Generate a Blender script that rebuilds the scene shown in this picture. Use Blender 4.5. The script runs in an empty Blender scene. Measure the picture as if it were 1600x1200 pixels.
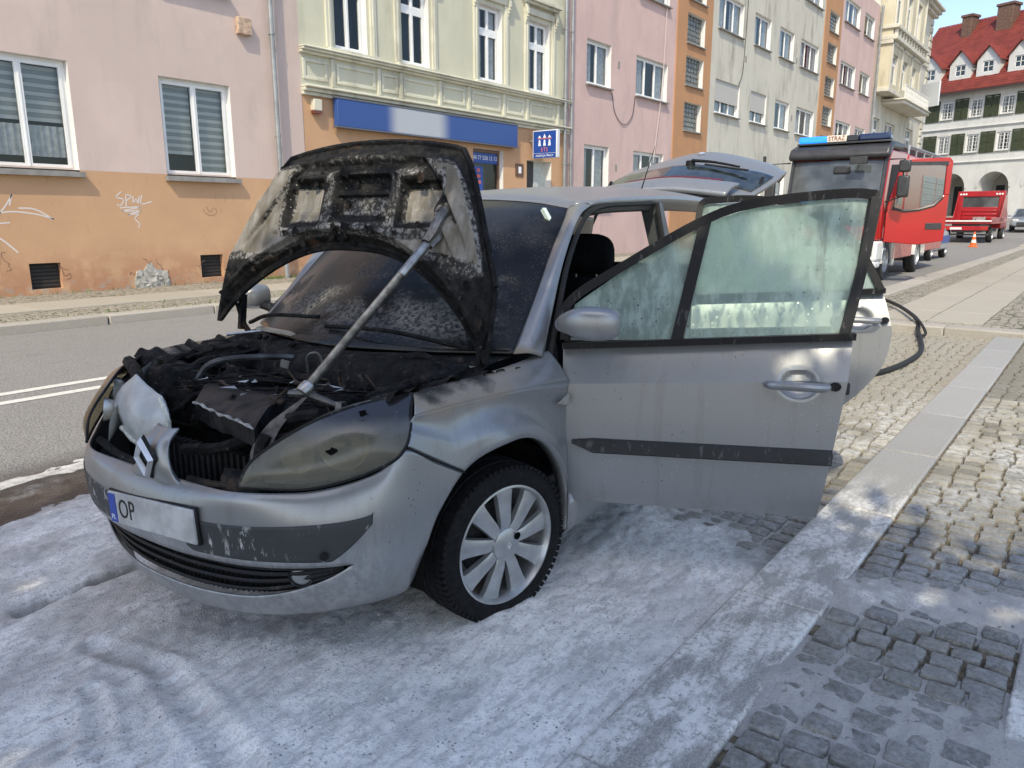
import bpy, math, random
import numpy as np
from mathutils import Vector, Matrix, Euler
R = math.radians
rnd = random.Random(7)
scene = bpy.context.scene
COL = scene.collection

# ------------------------------------------------------------------ camera
# world: X runs along the street away from the camera, Y across it towards the tenement row, Z up
cam_d = bpy.data.cameras.new('camera')
cam = bpy.data.objects.new('camera', cam_d); COL.objects.link(cam)
cam.location = (0, 0, 1.45)
cam.rotation_euler = (R(90 - 12.4), 0, R(38 - 90))
cam_d.sensor_width = 36; cam_d.lens = 36 * 1180 / 1600
cam_d.clip_end = 2000; cam_d.clip_start = .05
scene.camera = cam
# ------------------------------------------------------------------ sky, sun, exposure
SUN_AZ, SUN_EL = 26.0, 49.0          # direction the rays travel (from +X towards +Y), elevation
wd = bpy.data.worlds.new('World'); scene.world = wd; wd.use_nodes = True
nt = wd.node_tree; nt.nodes.clear()
sky = nt.nodes.new('ShaderNodeTexSky'); sky.sky_type = 'NISHITA'; sky.sun_disc = False
sky.sun_elevation = R(SUN_EL); sky.sun_rotation = R(90 - (SUN_AZ + 180))
sky.altitude = 150; sky.air_density = 1.0; sky.dust_density = 1.7; sky.ozone_density = 1.0
bg = nt.nodes.new('ShaderNodeBackground'); bg.inputs[1].default_value = .15
wo = nt.nodes.new('ShaderNodeOutputWorld')
nt.links.new(sky.outputs[0], bg.inputs[0]); nt.links.new(bg.outputs[0], wo.inputs[0])
sl = bpy.data.lights.new('sun', 'SUN'); sl.energy = 2.2; sl.angle = R(.53); sl.color = (1, .91, .70)
so = bpy.data.objects.new('sun', sl); COL.objects.link(so)
_d = Vector((math.cos(R(SUN_AZ)) * math.cos(R(SUN_EL)), math.sin(R(SUN_AZ)) * math.cos(R(SUN_EL)), -math.sin(R(SUN_EL))))
so.rotation_euler = _d.to_track_quat('-Z', 'Y').to_euler()
vs = scene.view_settings; vs.view_transform = 'Standard'; vs.look = 'None'; vs.gamma = 1; vs.exposure = .82
vs.use_curve_mapping = False
scene.cycles.max_bounces = 8; scene.cycles.transparent_max_bounces = 16

# ------------------------------------------------------------------ numpy noise
_rs = np.random.RandomState(3); _T = _rs.rand(256, 256)
def vnoise(x, y, seed=0):
    x = np.asarray(x, float) + seed * 17.31; y = np.asarray(y, float) + seed * 9.73
    xi = np.floor(x).astype(int); yi = np.floor(y).astype(int); fx = x - xi; fy = y - yi
    fx = fx * fx * (3 - 2 * fx); fy = fy * fy * (3 - 2 * fy)
    g = lambda a, b: _T[a & 255, b & 255]
    return (g(xi, yi) * (1 - fx) + g(xi + 1, yi) * fx) * (1 - fy) + (g(xi, yi + 1) * (1 - fx) + g(xi + 1, yi + 1) * fx) * fy
def fbm(x, y, o=4, seed=0):
    s = 0; a = .5; t = 0
    for k in range(o):
        s = s + a * vnoise(np.asarray(x) * 2 ** k, np.asarray(y) * 2 ** k, seed + k); t += a; a *= .5
    return s / t
def sst(e0, e1, x):
    t = np.clip((np.asarray(x, float) - e0) / (e1 - e0), 0, 1); return t * t * (3 - 2 * t)
def gauss(x, w): return np.exp(-(np.asarray(x, float) / w) ** 2)

# ------------------------------------------------------------------ mesh helpers
def crom(P, n):
    """Catmull-Rom through P (k x d), n samples, end to end"""
    P = np.asarray(P, float); k = len(P)
    if k == 2:
        t = np.linspace(0, 1, n).reshape(-1, *([1] * (P.ndim - 1))); return P[0] * (1 - t) + P[1] * t
    Q = np.concatenate([(2 * P[0] - P[1])[None], P, (2 * P[-1] - P[-2])[None]])
    u = np.linspace(0, k - 1, n); i = np.minimum(u.astype(int), k - 2); t = (u - i)
    t = t.reshape(-1, *([1] * (P.ndim - 1)))
    a, b, c, d = Q[i], Q[i + 1], Q[i + 2], Q[i + 3]
    return .5 * (2 * b + (c - a) * t + (2 * a - 5 * b + 4 * c - d) * t * t + (3 * b - a - 3 * c + d) * t ** 3)
def cr_at(P, u):
    P = np.asarray(P, float); k = len(P); Q = np.concatenate([2 * P[:1] - P[1:2], P, 2 * P[-1:] - P[-2:-1]])
    u = np.clip(np.asarray(u, float), 0, k - 1); i = np.minimum(u.astype(int), k - 2); t = (u - i)
    t = t.reshape(-1, *([1] * (P.ndim - 1)))
    a, b, c, d = Q[i], Q[i + 1], Q[i + 2], Q[i + 3]
    return .5 * (2 * b + (c - a) * t + (2 * a - 5 * b + 4 * c - d) * t * t + (3 * b - a - 3 * c + d) * t ** 3)
def surf(net, nu, nv):
    """net[i][j] control points -> dense array nu x nv x 3"""
    A = np.asarray(net, float)
    B = np.stack([crom(A[i], nv) for i in range(A.shape[0])])     # k x nv x 3
    return crom(B, nu)
def spt(net, u, v):
    """point of the net surface at u (index along stations), v (index along rows); arrays"""
    A = np.asarray(net, float); u = np.atleast_1d(u); v = np.atleast_1d(v); out = []
    for a, b in zip(u, v):
        row = cr_at(A, np.array([a]))[0]
        out.append(cr_at(row, np.array([b]))[0])
    return np.array(out)

class G:
    def __init__(s): s.v = []; s.f = []; s.m = []
    def add(s, vs, fs, m=0):
        o = len(s.v); s.v.extend([tuple(map(float, p)) for p in vs]); s.f.extend([tuple(i + o for i in f) for f in fs]); s.m.extend([m] * len(fs)); return s
    def box(s, c, d, rot=None, m=0):
        hx, hy, hz = d[0] / 2, d[1] / 2, d[2] / 2
        pts = [Vector((x * hx, y * hy, z * hz)) for x in (-1, 1) for y in (-1, 1) for z in (-1, 1)]
        if rot is not None:
            M = rot if isinstance(rot, Matrix) else Euler(rot).to_matrix(); pts = [M @ p for p in pts]
        return s.add([p + Vector(c) for p in pts], [(0, 1, 3, 2), (4, 6, 7, 5), (0, 4, 5, 1), (2, 3, 7, 6), (0, 2, 6, 4), (1, 5, 7, 3)], m)
    def bb(s, x0, x1, y0, y1, z0, z1, m=0): return s.box(((x0 + x1) / 2, (y0 + y1) / 2, (z0 + z1) / 2), (abs(x1 - x0), abs(y1 - y0), abs(z1 - z0)), None, m)
    def grid(s, A, m=0, flip=False, closeu=False, closev=False):
        nu, nv = A.shape[:2]; fs = []
        for i in range(nu if closeu else nu - 1):
            for j in range(nv if closev else nv - 1):
                a, b, c, d = i * nv + j, ((i + 1) % nu) * nv + j, ((i + 1) % nu) * nv + (j + 1) % nv, i * nv + (j + 1) % nv
                fs.append((a, d, c, b) if flip else (a, b, c, d))
        return s.add(A.reshape(-1, 3), fs, m)
    def tube(s, path, r, n=8, m=0, cap=True):
        P = [Vector(p) for p in path]; k = len(P); rr = r if hasattr(r, '__len__') else [r] * k
        up = Vector((0, 0, 1)); rings = []; prev = None
        for i in range(k):
            t = (P[min(i + 1, k - 1)] - P[max(i - 1, 0)])
            t = t.normalized() if t.length > 1e-9 else Vector((0, 0, 1))
            if prev is None:
                a = t.cross(up if abs(t.z) < .95 else Vector((1, 0, 0))).normalized()
            else:
                a = (prev - t * prev.dot(t)); a = a.normalized() if a.length > 1e-6 else t.cross(up).normalized()
            prev = a; b = t.cross(a)
            rings.append([P[i] + (a * math.cos(2 * math.pi * j / n) + b * math.sin(2 * math.pi * j / n)) * rr[i] for j in range(n)])
        vs = [p for rg in rings for p in rg]; fs = []
        for i in range(k - 1):
            for j in range(n): fs.append((i * n + j, i * n + (j + 1) % n, (i + 1) * n + (j + 1) % n, (i + 1) * n + j))
        if cap: fs.append(tuple(range(n - 1, -1, -1))); fs.append(tuple((k - 1) * n + j for j in range(n)))
        return s.add(vs, fs, m)
    def lathe(s, prof, n=32, M=None, m=0, a0=0, a1=2 * math.pi):
        """prof [(r,h)] turned about local Y (h along Y); M places it"""
        full = abs(a1 - a0 - 2 * math.pi) < 1e-6; cols = n if full else n + 1; vs = []; fs = []
        for i in range(cols):
            t = a0 + (a1 - a0) * i / n
            for r_, h in prof:
                p = Vector((r_ * math.cos(t), h, r_ * math.sin(t))); vs.append(M @ p if M else p)
        k = len(prof)
        for i in range(n):
            for j in range(k - 1): fs.append((i * k + j, i * k + j + 1, ((i + 1) % cols) * k + j + 1, ((i + 1) % cols) * k + j))
        return s.add(vs, fs, m)
    def prism(s, poly, d0, d1, ax='y', m=0):
        """poly of 2-D points; extruded between d0 and d1 along ax (x: (y,z), y: (x,z), z: (x,y))"""
        f = {'x': lambda p, d: (d, p[0], p[1]), 'y': lambda p, d: (p[0], d, p[1]), 'z': lambda p, d: (p[0], p[1], d)}[ax]
        n = len(poly); vs = [f(p, d0) for p in poly] + [f(p, d1) for p in poly]
        fs = [tuple(range(n)), tuple(range(2 * n - 1, n - 1, -1))] + [(i, i + n, (i + 1) % n + n, (i + 1) % n) for i in range(n)]
        return s.add(vs, fs, m)
    def xf(s, M): s.v = [tuple(M @ Vector(p)) for p in s.v]; return s
    def mirror_y(s):
        s.v = [(x, -y, z) for x, y, z in s.v]; s.f = [tuple(reversed(f)) for f in s.f]; return s
    def mesh(s, name, mats, ang=35, smooth=True):
        me = bpy.data.meshes.new(name); me.from_pydata(s.v, [], s.f)
        for q in (mats if isinstance(mats, (list, tuple)) else [mats]): me.materials.append(q)
        if any(s.m): me.polygons.foreach_set('material_index', s.m)
        if smooth:
            me.polygons.foreach_set('use_smooth', [True] * len(s.f)); me.set_sharp_from_angle(angle=R(ang))
        me.update(); return me
    def build(s, name, mats, parent=None, ang=35, smooth=True, **kw):
        return link(name, s.mesh(name, mats, ang, smooth), parent, **kw)

def link(name, me, parent=None, loc=None, rot=None, label=None, cat=None, group=None, kind=None):
    o = bpy.data.objects.new(name, me); COL.objects.link(o)
    if parent is not None: o.parent = parent
    if loc is not None: o.location = loc
    if rot is not None: o.rotation_euler = rot
    return tag(o, label, cat, group, kind)
def tag(o, label=None, cat=None, group=None, kind=None):
    for k, v in (('label', label), ('category', cat), ('group', group), ('kind', kind)):
        if v: o[k] = v
    return o
def thing(name, label, cat, loc=(0, 0, 0), rz=0, group=None): return link(name, None, None, loc, (0, 0, rz), label, cat, group)
def solid(o, t, off=-1):
    m = o.modifiers.new('solid', 'SOLIDIFY'); m.thickness = t; m.offset = off; m.use_even_offset = False; return o
def bevel(o, w, seg=2, ang=30):
    m = o.modifiers.new('bevel', 'BEVEL'); m.width = w; m.segments = seg; m.limit_method = 'ANGLE'; m.angle_limit = R(ang); m.harden_normals = False; return o
def text(name, body, size, mat, parent, M, ext=.002, align='CENTER', sx=1.0):
    c = bpy.data.curves.new(name, 'FONT'); c.body = body; c.size = size; c.align_x = align; c.align_y = 'CENTER'; c.extrude = ext; c.resolution_u = 3
    t = bpy.data.objects.new('tmp', c); COL.objects.link(t)
    dg = bpy.context.evaluated_depsgraph_get(); me = bpy.data.meshes.new_from_object(t.evaluated_get(dg))
    bpy.data.objects.remove(t); bpy.data.curves.remove(c)
    me.transform(M @ Matrix.Diagonal((sx, 1, 1, 1))); me.materials.clear(); me.materials.append(mat); me.name = name
    return link(name, me, parent)

# ------------------------------------------------------------------ materials
class N:
    """tiny node-graph helper"""
    def __init__(s, name):
        s.mat = bpy.data.materials.new(name); s.mat.use_nodes = True; s.t = s.mat.node_tree
        s.b = s.t.nodes['Principled BSDF']; s.out = s.t.nodes['Material Output']; s._co = None
    def n(s, typ, **kw):
        x = s.t.nodes.new('ShaderNode' + typ)
        for k, v in kw.items(): setattr(x, k, v)
        return x
    def l(s, a, b): s.t.links.new(a, b)
    def set(s, inp, v):
        if isinstance(v, bpy.types.NodeSocket): s.l(v, inp)
        elif isinstance(v, (tuple, list)): inp.default_value = (*v, 1) if len(v) == 3 and inp.type == 'RGBA' else v
        else: inp.default_value = v
    @property
    def co(s):
        if s._co is None: s._co = s.n('TexCoord').outputs['Object']
        return s._co
    def gen(s): return s.n('NewGeometry').outputs['Position']
    def map(s, v, sc=(1, 1, 1), loc=(0, 0, 0), rot=(0, 0, 0)):
        m = s.n('Mapping'); s.l(v, m.inputs[0]); m.inputs['Scale'].default_value = sc; m.inputs['Location'].default_value = loc; m.inputs['Rotation'].default_value = rot; return m.outputs[0]
    def noise(s, sc, det=4, rough=.55, v=None, dist=0):
        x = s.n('TexNoise'); s.l(v if v is not None else s.co, x.inputs['Vector']); x.inputs['Scale'].default_value = sc; x.inputs['Detail'].default_value = det
        x.inputs['Roughness'].default_value = rough; x.inputs['Distortion'].default_value = dist; return x.outputs['Fac']
    def voro(s, sc, v=None, feature='F1', out='Distance'):
        x = s.n('TexVoronoi', feature=feature); s.l(v if v is not None else s.co, x.inputs['Vector']); x.inputs['Scale'].default_value = sc; return x.outputs[out]
    def ramp(s, f, a, b, ca=0., cb=1.):
        x = s.n('MapRange'); x.interpolation_type = 'SMOOTHSTEP'; s.set(x.inputs[0], f); x.inputs[1].default_value = a; x.inputs[2].default_value = b
        x.inputs[3].default_value = ca; x.inputs[4].default_value = cb; return x.outputs[0]
    def mix(s, f, a, b, mode='MIX'):
        x = s.n('Mix', data_type='RGBA', blend_type=mode); s.set(x.inputs[0], f); s.set(x.inputs[6], a); s.set(x.inputs[7], b); return x.outputs[2]
    def math(s, op, a, b=0.):
        x = s.n('Math', operation=op); s.set(x.inputs[0], a); s.set(x.inputs[1], b); return x.outputs[0]
    def sep(s, v): x = s.n('SeparateXYZ'); s.l(v, x.inputs[0]); return x.outputs
    def attr(s, name): x = s.n('Attribute', attribute_name=name); return x.outputs['Fac']
    def objrand(s): return s.n('ObjectInfo').outputs['Random']
    def bump(s, h, st=.3, dist=.01, normal=None):
        x = s.n('Bump'); x.inputs['Strength'].default_value = st; x.inputs['Distance'].default_value = dist; s.l(h, x.inputs['Height'])
        if normal is not None: s.l(normal, x.inputs['Normal'])
        return x.outputs[0]
    def fin(s, col=None, rough=None, metal=None, normal=None, **kw):
        i = s.b.inputs
        if col is not None: s.set(i['Base Color'], col)
        if rough is not None: s.set(i['Roughness'], rough)
        if metal is not None: s.set(i['Metallic'], metal)
        if normal is not None: s.l(normal, i['Normal'])
        for k, v in kw.items(): s.set(i[k.replace('_', ' ')], v)
        return s.mat
def flat(name, col, rough=.6, metal=0, var=.0, sc=8, bump=0, bsc=60, **kw):
    n = N(name); c = col
    if var:
        c = n.mix(n.ramp(n.noise(sc, 5), .3, .7), tuple(x * (1 - var) for x in col), tuple(min(1, x * (1 + var)) for x in col))
    nm = n.bump(n.noise(bsc, 4), bump, .005) if bump else None
    return n.fin(c, rough, metal, nm, **kw)
def plaster(name, col, dirt=(.25, .22, .19), amt=.35, low=None):
    n = N(name); p = n.gen()
    big = n.noise(.6, 5, .6, p); st = n.noise(1.3, 6, .65, n.map(p, (1.3, 1.3, .35))); fine = n.noise(14, 4, .6, p)
    c = n.mix(n.ramp(big, .3, .75), tuple(x * .93 for x in col), tuple(min(1, x * 1.05) for x in col))
    c = n.mix(n.math('MULTIPLY', n.ramp(st, .48, .76), min(.8, amt * 1.3)), c, dirt); drip = n.noise(2.3, 6, .7, n.map(p, (1.7, 1.7, .22), (2, 2, 5))); c = n.mix(n.math('MULTIPLY', n.ramp(drip, .54, .76), amt * .6), c, dirt); pt_ = n.noise(.9, 3, .4, n.map(p, (1, 1, 1), (9, 3, 1))); c = n.mix(n.ramp(pt_, .60, .62, 0, .14), c, tuple(min(1, x * 1.2) for x in col))
    c = n.mix(n.math('MULTIPLY', n.ramp(fine, .55, .8), .12), c, dirt)
    h = n.math('ADD', n.noise(120, 3, .6, p), n.math('MULTIPLY', n.noise(9, 3, .5, p), .8))
    return n.fin(c, .9, 0, n.bump(h, .25, .006))
# ------------------------------------------------------------------ ground, road, pavements
def gz(x): return max(0., (x - 42)) * .032 if x < 130 else 88 * .032
def sheet(name, x0, x1, y0, y1, z, mat, step=4, label=None):
    xs = np.unique(np.concatenate([np.arange(x0, x1, step), [x1]])); g = G()
    A = np.array([[(x, y, z + gz(x)) for y in (y0, y1)] for x in xs])
    g.grid(A); o = g.build(name, mat, kind='structure'); return o

def asphalt():
    n = N('asphalt'); p = n.gen()
    agg = n.voro(90, p, 'F1'); f = n.noise(220, 2, .6, p); big = n.noise(.35, 5, .6, p); mid = n.noise(3, 5, .65, n.map(p, (.35, 1.3, 1)))
    c = n.mix(n.ramp(n.math('ADD', n.math('MULTIPLY', agg, .9), n.math('MULTIPLY', f, .6)), .3, .95), (.052, .05, .048), (.30, .285, .265))
    c = n.mix(n.ramp(n.noise(48, 3, .7, p), .42, .60, 0, .5), c, (.34, .32, .295)); c = n.mix(n.ramp(n.noise(75, 3, .7, n.map(p, (1, 1, 1), (5, 2, 0))), .52, .64, 0, .6), c, (.06, .057, .053)); c = n.mix(n.ramp(big, .35, .7, 0, .25), c, (.20, .19, .175)); c = n.mix(n.ramp(mid, .55, .8, 0, .35), c, (.06, .055, .05))
    sx, sy, sz = n.sep(p)
    w = n.math('MULTIPLY', n.ramp(sy, 5.15, 4.55), n.ramp(sx, 5.2, 3.4)); w = n.math('MULTIPLY', w, n.ramp(n.noise(2.2, 5, .6, p), .28, .48))
    c = n.mix(w, c, n.mix(n.ramp(n.noise(7, 4, .6, p), .35, .7), (.022, .019, .017), (.075, .064, .055)))
    h = n.math('ADD', agg, n.math('MULTIPLY', f, .4))
    return n.fin(c, n.ramp(w, 0, 1, .85, .3), 0, n.bump(h, .8, .008))
ASPH = asphalt()
def stone(name, a, b, film=0, sc=1.0):
    n = N(name); p = n.gen(); r = n.objrand()
    sp = n.noise(160 * sc, 3, .7, p); sp2 = n.voro(110 * sc, p); bl = n.noise(2.5, 5, .6, p)
    c = n.mix(n.ramp(sp, .35, .65), a, b); c = n.mix(n.ramp(sp2, .05, .35, .45, 0), c, tuple(x * .35 for x in a))
    c = n.mix(n.ramp(bl, .40, .78, 0, .3), c, (.31, .275, .215))
    q_ = .2 if name.startswith('kerb') or name.startswith('pave') else 1.; c = n.mix(n.ramp(r, 0, .5, .55 * q_, 0), c, tuple(x * .5 for x in a)); c = n.mix(n.ramp(r, .6, 1, 0, .35 * q_), c, tuple(min(1, x * 1.25) for x in b))
    rough = .85
    if film > .8:
        sx, sy, sz = n.sep(p); f = n.math('MULTIPLY', n.ramp(sx, 4.6, 3.6), n.ramp(n.noise(5, 6, .7, n.map(p, (.8, 2.2, 1), rot=(0, 0, -.35))), .40, .60)); f = n.math('MULTIPLY', f, n.ramp(n.noise(40, 5, .7, p), .30, .55)); c = n.mix(n.math('MULTIPLY', f, .85), c, (.80, .775, .735)); rough = n.ramp(f, 0, 1, .6, .5)
    elif film:
        sx, sy, sz = n.sep(p)
        reg = n.math('MULTIPLY', n.ramp(sx, 8.0, 5.4), n.ramp(n.noise(1.6, 4, .6, p), .40, .62))
        f = n.math('MULTIPLY', reg, n.ramp(n.noise(22, 5, .65, p), .38, .58)); c = n.mix(n.math('MULTIPLY', f, film), c, (.70, .70, .69))
        wet = n.ramp(sx, 5.2, 3.4); c = n.mix(n.math('MULTIPLY', wet, .62), c, n.mix(n.ramp(n.noise(55, 4, .7, p), .38, .64), (.055, .055, .056), (.20, .198, .192))); rough = n.ramp(wet, 0, 1, .85, .45)
    h = n.math('ADD', n.noise(70, 4, .65, p), n.math('MULTIPLY', n.noise(18, 4, .6, p), 1.5))
    return n.fin(c, rough, 0, n.bump(h, .45, .006))
SETT = stone('sett_granite', (.215, .20, .165), (.38, .35, .285), .55)
SETTF = stone('sett_granite_far', (.22, .195, .16), (.40, .355, .28))
GRAN = stone('kerb_granite', (.245, .235, .22), (.43, .415, .385), .9)
GRANF = stone('kerb_granite_far', (.27, .25, .22), (.46, .42, .355))
SLAB = stone('pavement_slab', (.31, .28, .225), (.42, .38, .31))
def soil():
    n = N('joint_soil'); p = n.gen()
    c = n.mix(n.ramp(n.noise(30, 5, .6, p), .35, .65), (.07, .058, .042), (.22, .18, .12))
    c = n.mix(n.ramp(n.noise(3.5, 4, .6, p), .6, .75, 0, .8), c, (.06, .075, .025))
    return n.fin(c, .95, 0, n.bump(n.noise(120, 3, .6, p), .6, .006))
SOIL = soil()
def cobblemat(name, sc, a=(.22, .195, .155), b=(.38, .34, .27)):
    n = N(name); p = n.map(n.gen(), (1, 1, 0)); v = n.n('TexVoronoi', feature='DISTANCE_TO_EDGE'); n.l(p, v.inputs['Vector']); v.inputs['Scale'].default_value = sc; v.inputs['Randomness'].default_value = .55
    cc = n.voro(sc, p, 'F1', 'Color'); e = n.ramp(v.outputs['Distance'], .02, .10)
    c = n.mix(n.noise(40, 3, .6, p), a, b); c = n.mix(.28, c, n.mix(n.sep(cc)[0], (.12, .11, .09), (.5, .45, .37))); c = n.mix(e, (.09, .085, .05), c)
    return n.fin(c, .9, 0, n.bump(e, .7, .012))
COBF = cobblemat('far_cobbles', 9)
WHITEPAINT = flat('road_paint', (.62, .60, .55), .7, var=.12, sc=25, bump=.3, bsc=140)

sheet('ground', -60, 700, -300, 300, -.09, flat('ground_earth', (.21, .19, .16), .95, var=.2, sc=.3), 20)
road = sheet('road', -40, 130, 3.4, 10.85, 0., ASPH, 3)
for y in (6.76, 7.12):
    sheet('road_line', -40, 40, y, y + .12, .004, WHITEPAINT, 3)
# --- far pavement (tenement side)
fp = sheet('far_pavement', -40, 100, 11.1, 15.02, .105, COBF, 3)
for k in range(-6, 62):                                                     # kerb stones
    x = k * 1.6 + rnd.uniform(-.004, .004)
    g = G().box((.79, .14, .03), (1.585, .28, .2 + rnd.uniform(-.006, .006))); o = g.build('kerb_stone', GRANF, fp, loc=(x, 10.86 + rnd.uniform(-.008, .008), gz(x))); bevel(o, .018, 2)
for k in range(-6, 60):
    x = k * 1.5
    o = G().box((.74, .62, .006), (1.485, 1.22, .03)).build('slab', SLAB, fp, loc=(x, 12.25 + rnd.uniform(-.01, .01), .105 + gz(x) + rnd.uniform(-.004, .004))); bevel(o, .006, 1)
# --- near pavement and the parking bay
bay = sheet('parking_bay', -12, 10.75, .9, 3.41, -.017, SOIL, 4)
npav = sheet('near_pavement', -12, 10.8, -14, .95, .032, SOIL, 4)
rpav = sheet('raised_pavement', 10.75, 130, -14, 3.38, .075, COBF, 3)

def sett_mesh(w, d, k):
    rr = random.Random(k); g = G(); n = 12; ring = []
    for i in range(n):
        t = 2 * math.pi * (i + .5) / n; c, s = math.cos(t), math.sin(t); q = 9
        r_ = 1 / ((abs(c) ** q + abs(s) ** q) ** (1 / q)); j = 1 + rr.uniform(-.08, .05)
        ring.append((c * r_ * w / 2 * j, s * r_ * d / 2 * j))
    tx, ty = rr.uniform(-.05, .05), rr.uniform(-.05, .05)
    vs = [(x * 1.0, y * 1.0, -.06) for x, y in ring] + [(x, y, -.012 + tx * x + ty * y) for x, y in ring] + \
         [(x * .93, y * .92, -.001 + rr.uniform(-.003, .002) + tx * x + ty * y) for x, y in ring] + [(x * .45, y * .45, .0025 + rr.uniform(-.003, .003) + tx * x + ty * y) for x, y in ring[::2]]
    fs = []
    for L in (0, 1):
        for i in range(n): fs.append((L * n + i, L * n + (i + 1) % n, (L + 1) * n + (i + 1) % n, (L + 1) * n + i))
    for i in range(n // 2):
        a = 2 * n; b = 3 * n; i2 = (i + 1) % (n // 2)
        fs.append((a + 2 * i, a + 2 * i + 1, b + i)); fs.append((a + 2 * i + 1, a + (2 * i + 2) % n, b + i2, b + i))
    fs.append(tuple(3 * n + i for i in range(n // 2)))
    g.add(vs, fs); return g
SETTS = [sett_mesh(*s, k) for k, s in enumerate([(.100, .088), (.108, .092), (.094, .088), (.112, .090), (.098, .085), (.086, .088), (.105, .093), (.096, .09)])]
SMESH = [s.mesh('sett', SETT) for s in SETTS]
def lay_setts(x0, x1, y0, y1, z, parent, keep, cap, along_x=False):
    """rows of setts; keep(x,y) says where; the nearest `cap` become objects, the rest one mesh"""
    pts = []; x = x0; row = 0
    while x < x1:
        rd = .0955 + rnd.uniform(-.004, .004); ks = []; tot = 0; WT = (.100, .108, .094, .112, .098, .086, .105, .096)
        while tot < (y1 - y0) - .06: k = rnd.randrange(8); ks.append(k); tot += WT[k] + .006
        f = (y1 - y0) / tot; y = y0
        for k in ks:
            w = (WT[k] + .006) * f; pts.append((x + rd / 2 + rnd.uniform(-.005, .005), y + w / 2, z + rnd.uniform(-.005, .005), k, rnd.uniform(-.05, .05) + (math.pi if rnd.random() < .5 else 0), f)); y += w
        x += rd
    pts = [p for p in pts if keep(p[0], p[1])]; pts.sort(key=lambda p: p[0] ** 2 + p[1] ** 2)
    for p in pts[:cap]:
        link('sett', SMESH[p[3]], parent, p[:3], (rnd.uniform(-.03, .03), rnd.uniform(-.03, .03), p[4] + math.pi / 2)).scale[0] = p[5]
    g = G()
    for p in pts[cap:]:
        M = Matrix.Translation(p[:3]) @ Matrix.Rotation(p[4] + math.pi / 2, 4, 'Z') @ Matrix.Diagonal((p[5], 1, 1, 1)); b = SETTS[p[3]]
        g.add([M @ Vector(v) for v in b.v], b.f)
    if g.v: g.build('setts', SETT, parent, kind='stuff')
lay_setts(2.55, 10.7, .97, 2.6, 0., bay, lambda x, y: y < 1.35 + (x - 2.5) * .45 and not (x < 3.0 and y > 1.5), 300)
lay_setts(1.5, 10.7, .065, .64, .05, npav, lambda x, y: True, 300)
for k in range(-3, 10):                                                     # granite kerb along the bay
    x = .35 + k * 1.15
    if x > 9.7: continue
    o = G().box((.57, .155, -.02), (1.146, .308, .15 + rnd.uniform(-.003, .003))).build('kerb_stone', GRAN, npav, loc=(x, .65 + rnd.uniform(-.004, .004), 0)); bevel(o, .012, 2)
for k in range(-2, 11):                                                     # slab band right of the setts
    o = G().box((.47, -.45, .015), (.994, .9, .07 + rnd.uniform(-.003, .003))).build('slab', GRAN, npav, loc=(k * 1.0 + .1, .06, 0)); bevel(o, .008, 2)
for y in (-.2, .66, 1.52, 2.38):                                           # kerb across the end of the bay
    o = G().box((.16, .43, 0), (.32, .855, .24)).build('kerb_stone', GRANF, rpav, loc=(10.74, y, -.005)); bevel(o, .02, 2)
for k in range(0, 62):                                                      # road kerb of the raised pavement
    x = 11.08 + k * 1.3
    o = G().box((.645, .2, 0), (1.288, .4, .22)).build('kerb_stone', GRANF, rpav, loc=(x, 3.06, .0 + gz(x))); bevel(o, .02, 2)
for i in range(0, 26):
    for y0, w in ((1.2, .66), (1.87, .66)):
        x = 11.55 + i * 1.35
        o = G().box((.67, w / 2, 0), (1.338, w - .012, .05)).build('slab', SLAB, rpav, loc=(x, y0, .06 + gz(x) + rnd.uniform(-.003, .003))); bevel(o, .006, 1)
lay_setts(11.08, 11.5, .98, 3.0, .082, rpav, lambda x, y: True, 40)

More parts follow.
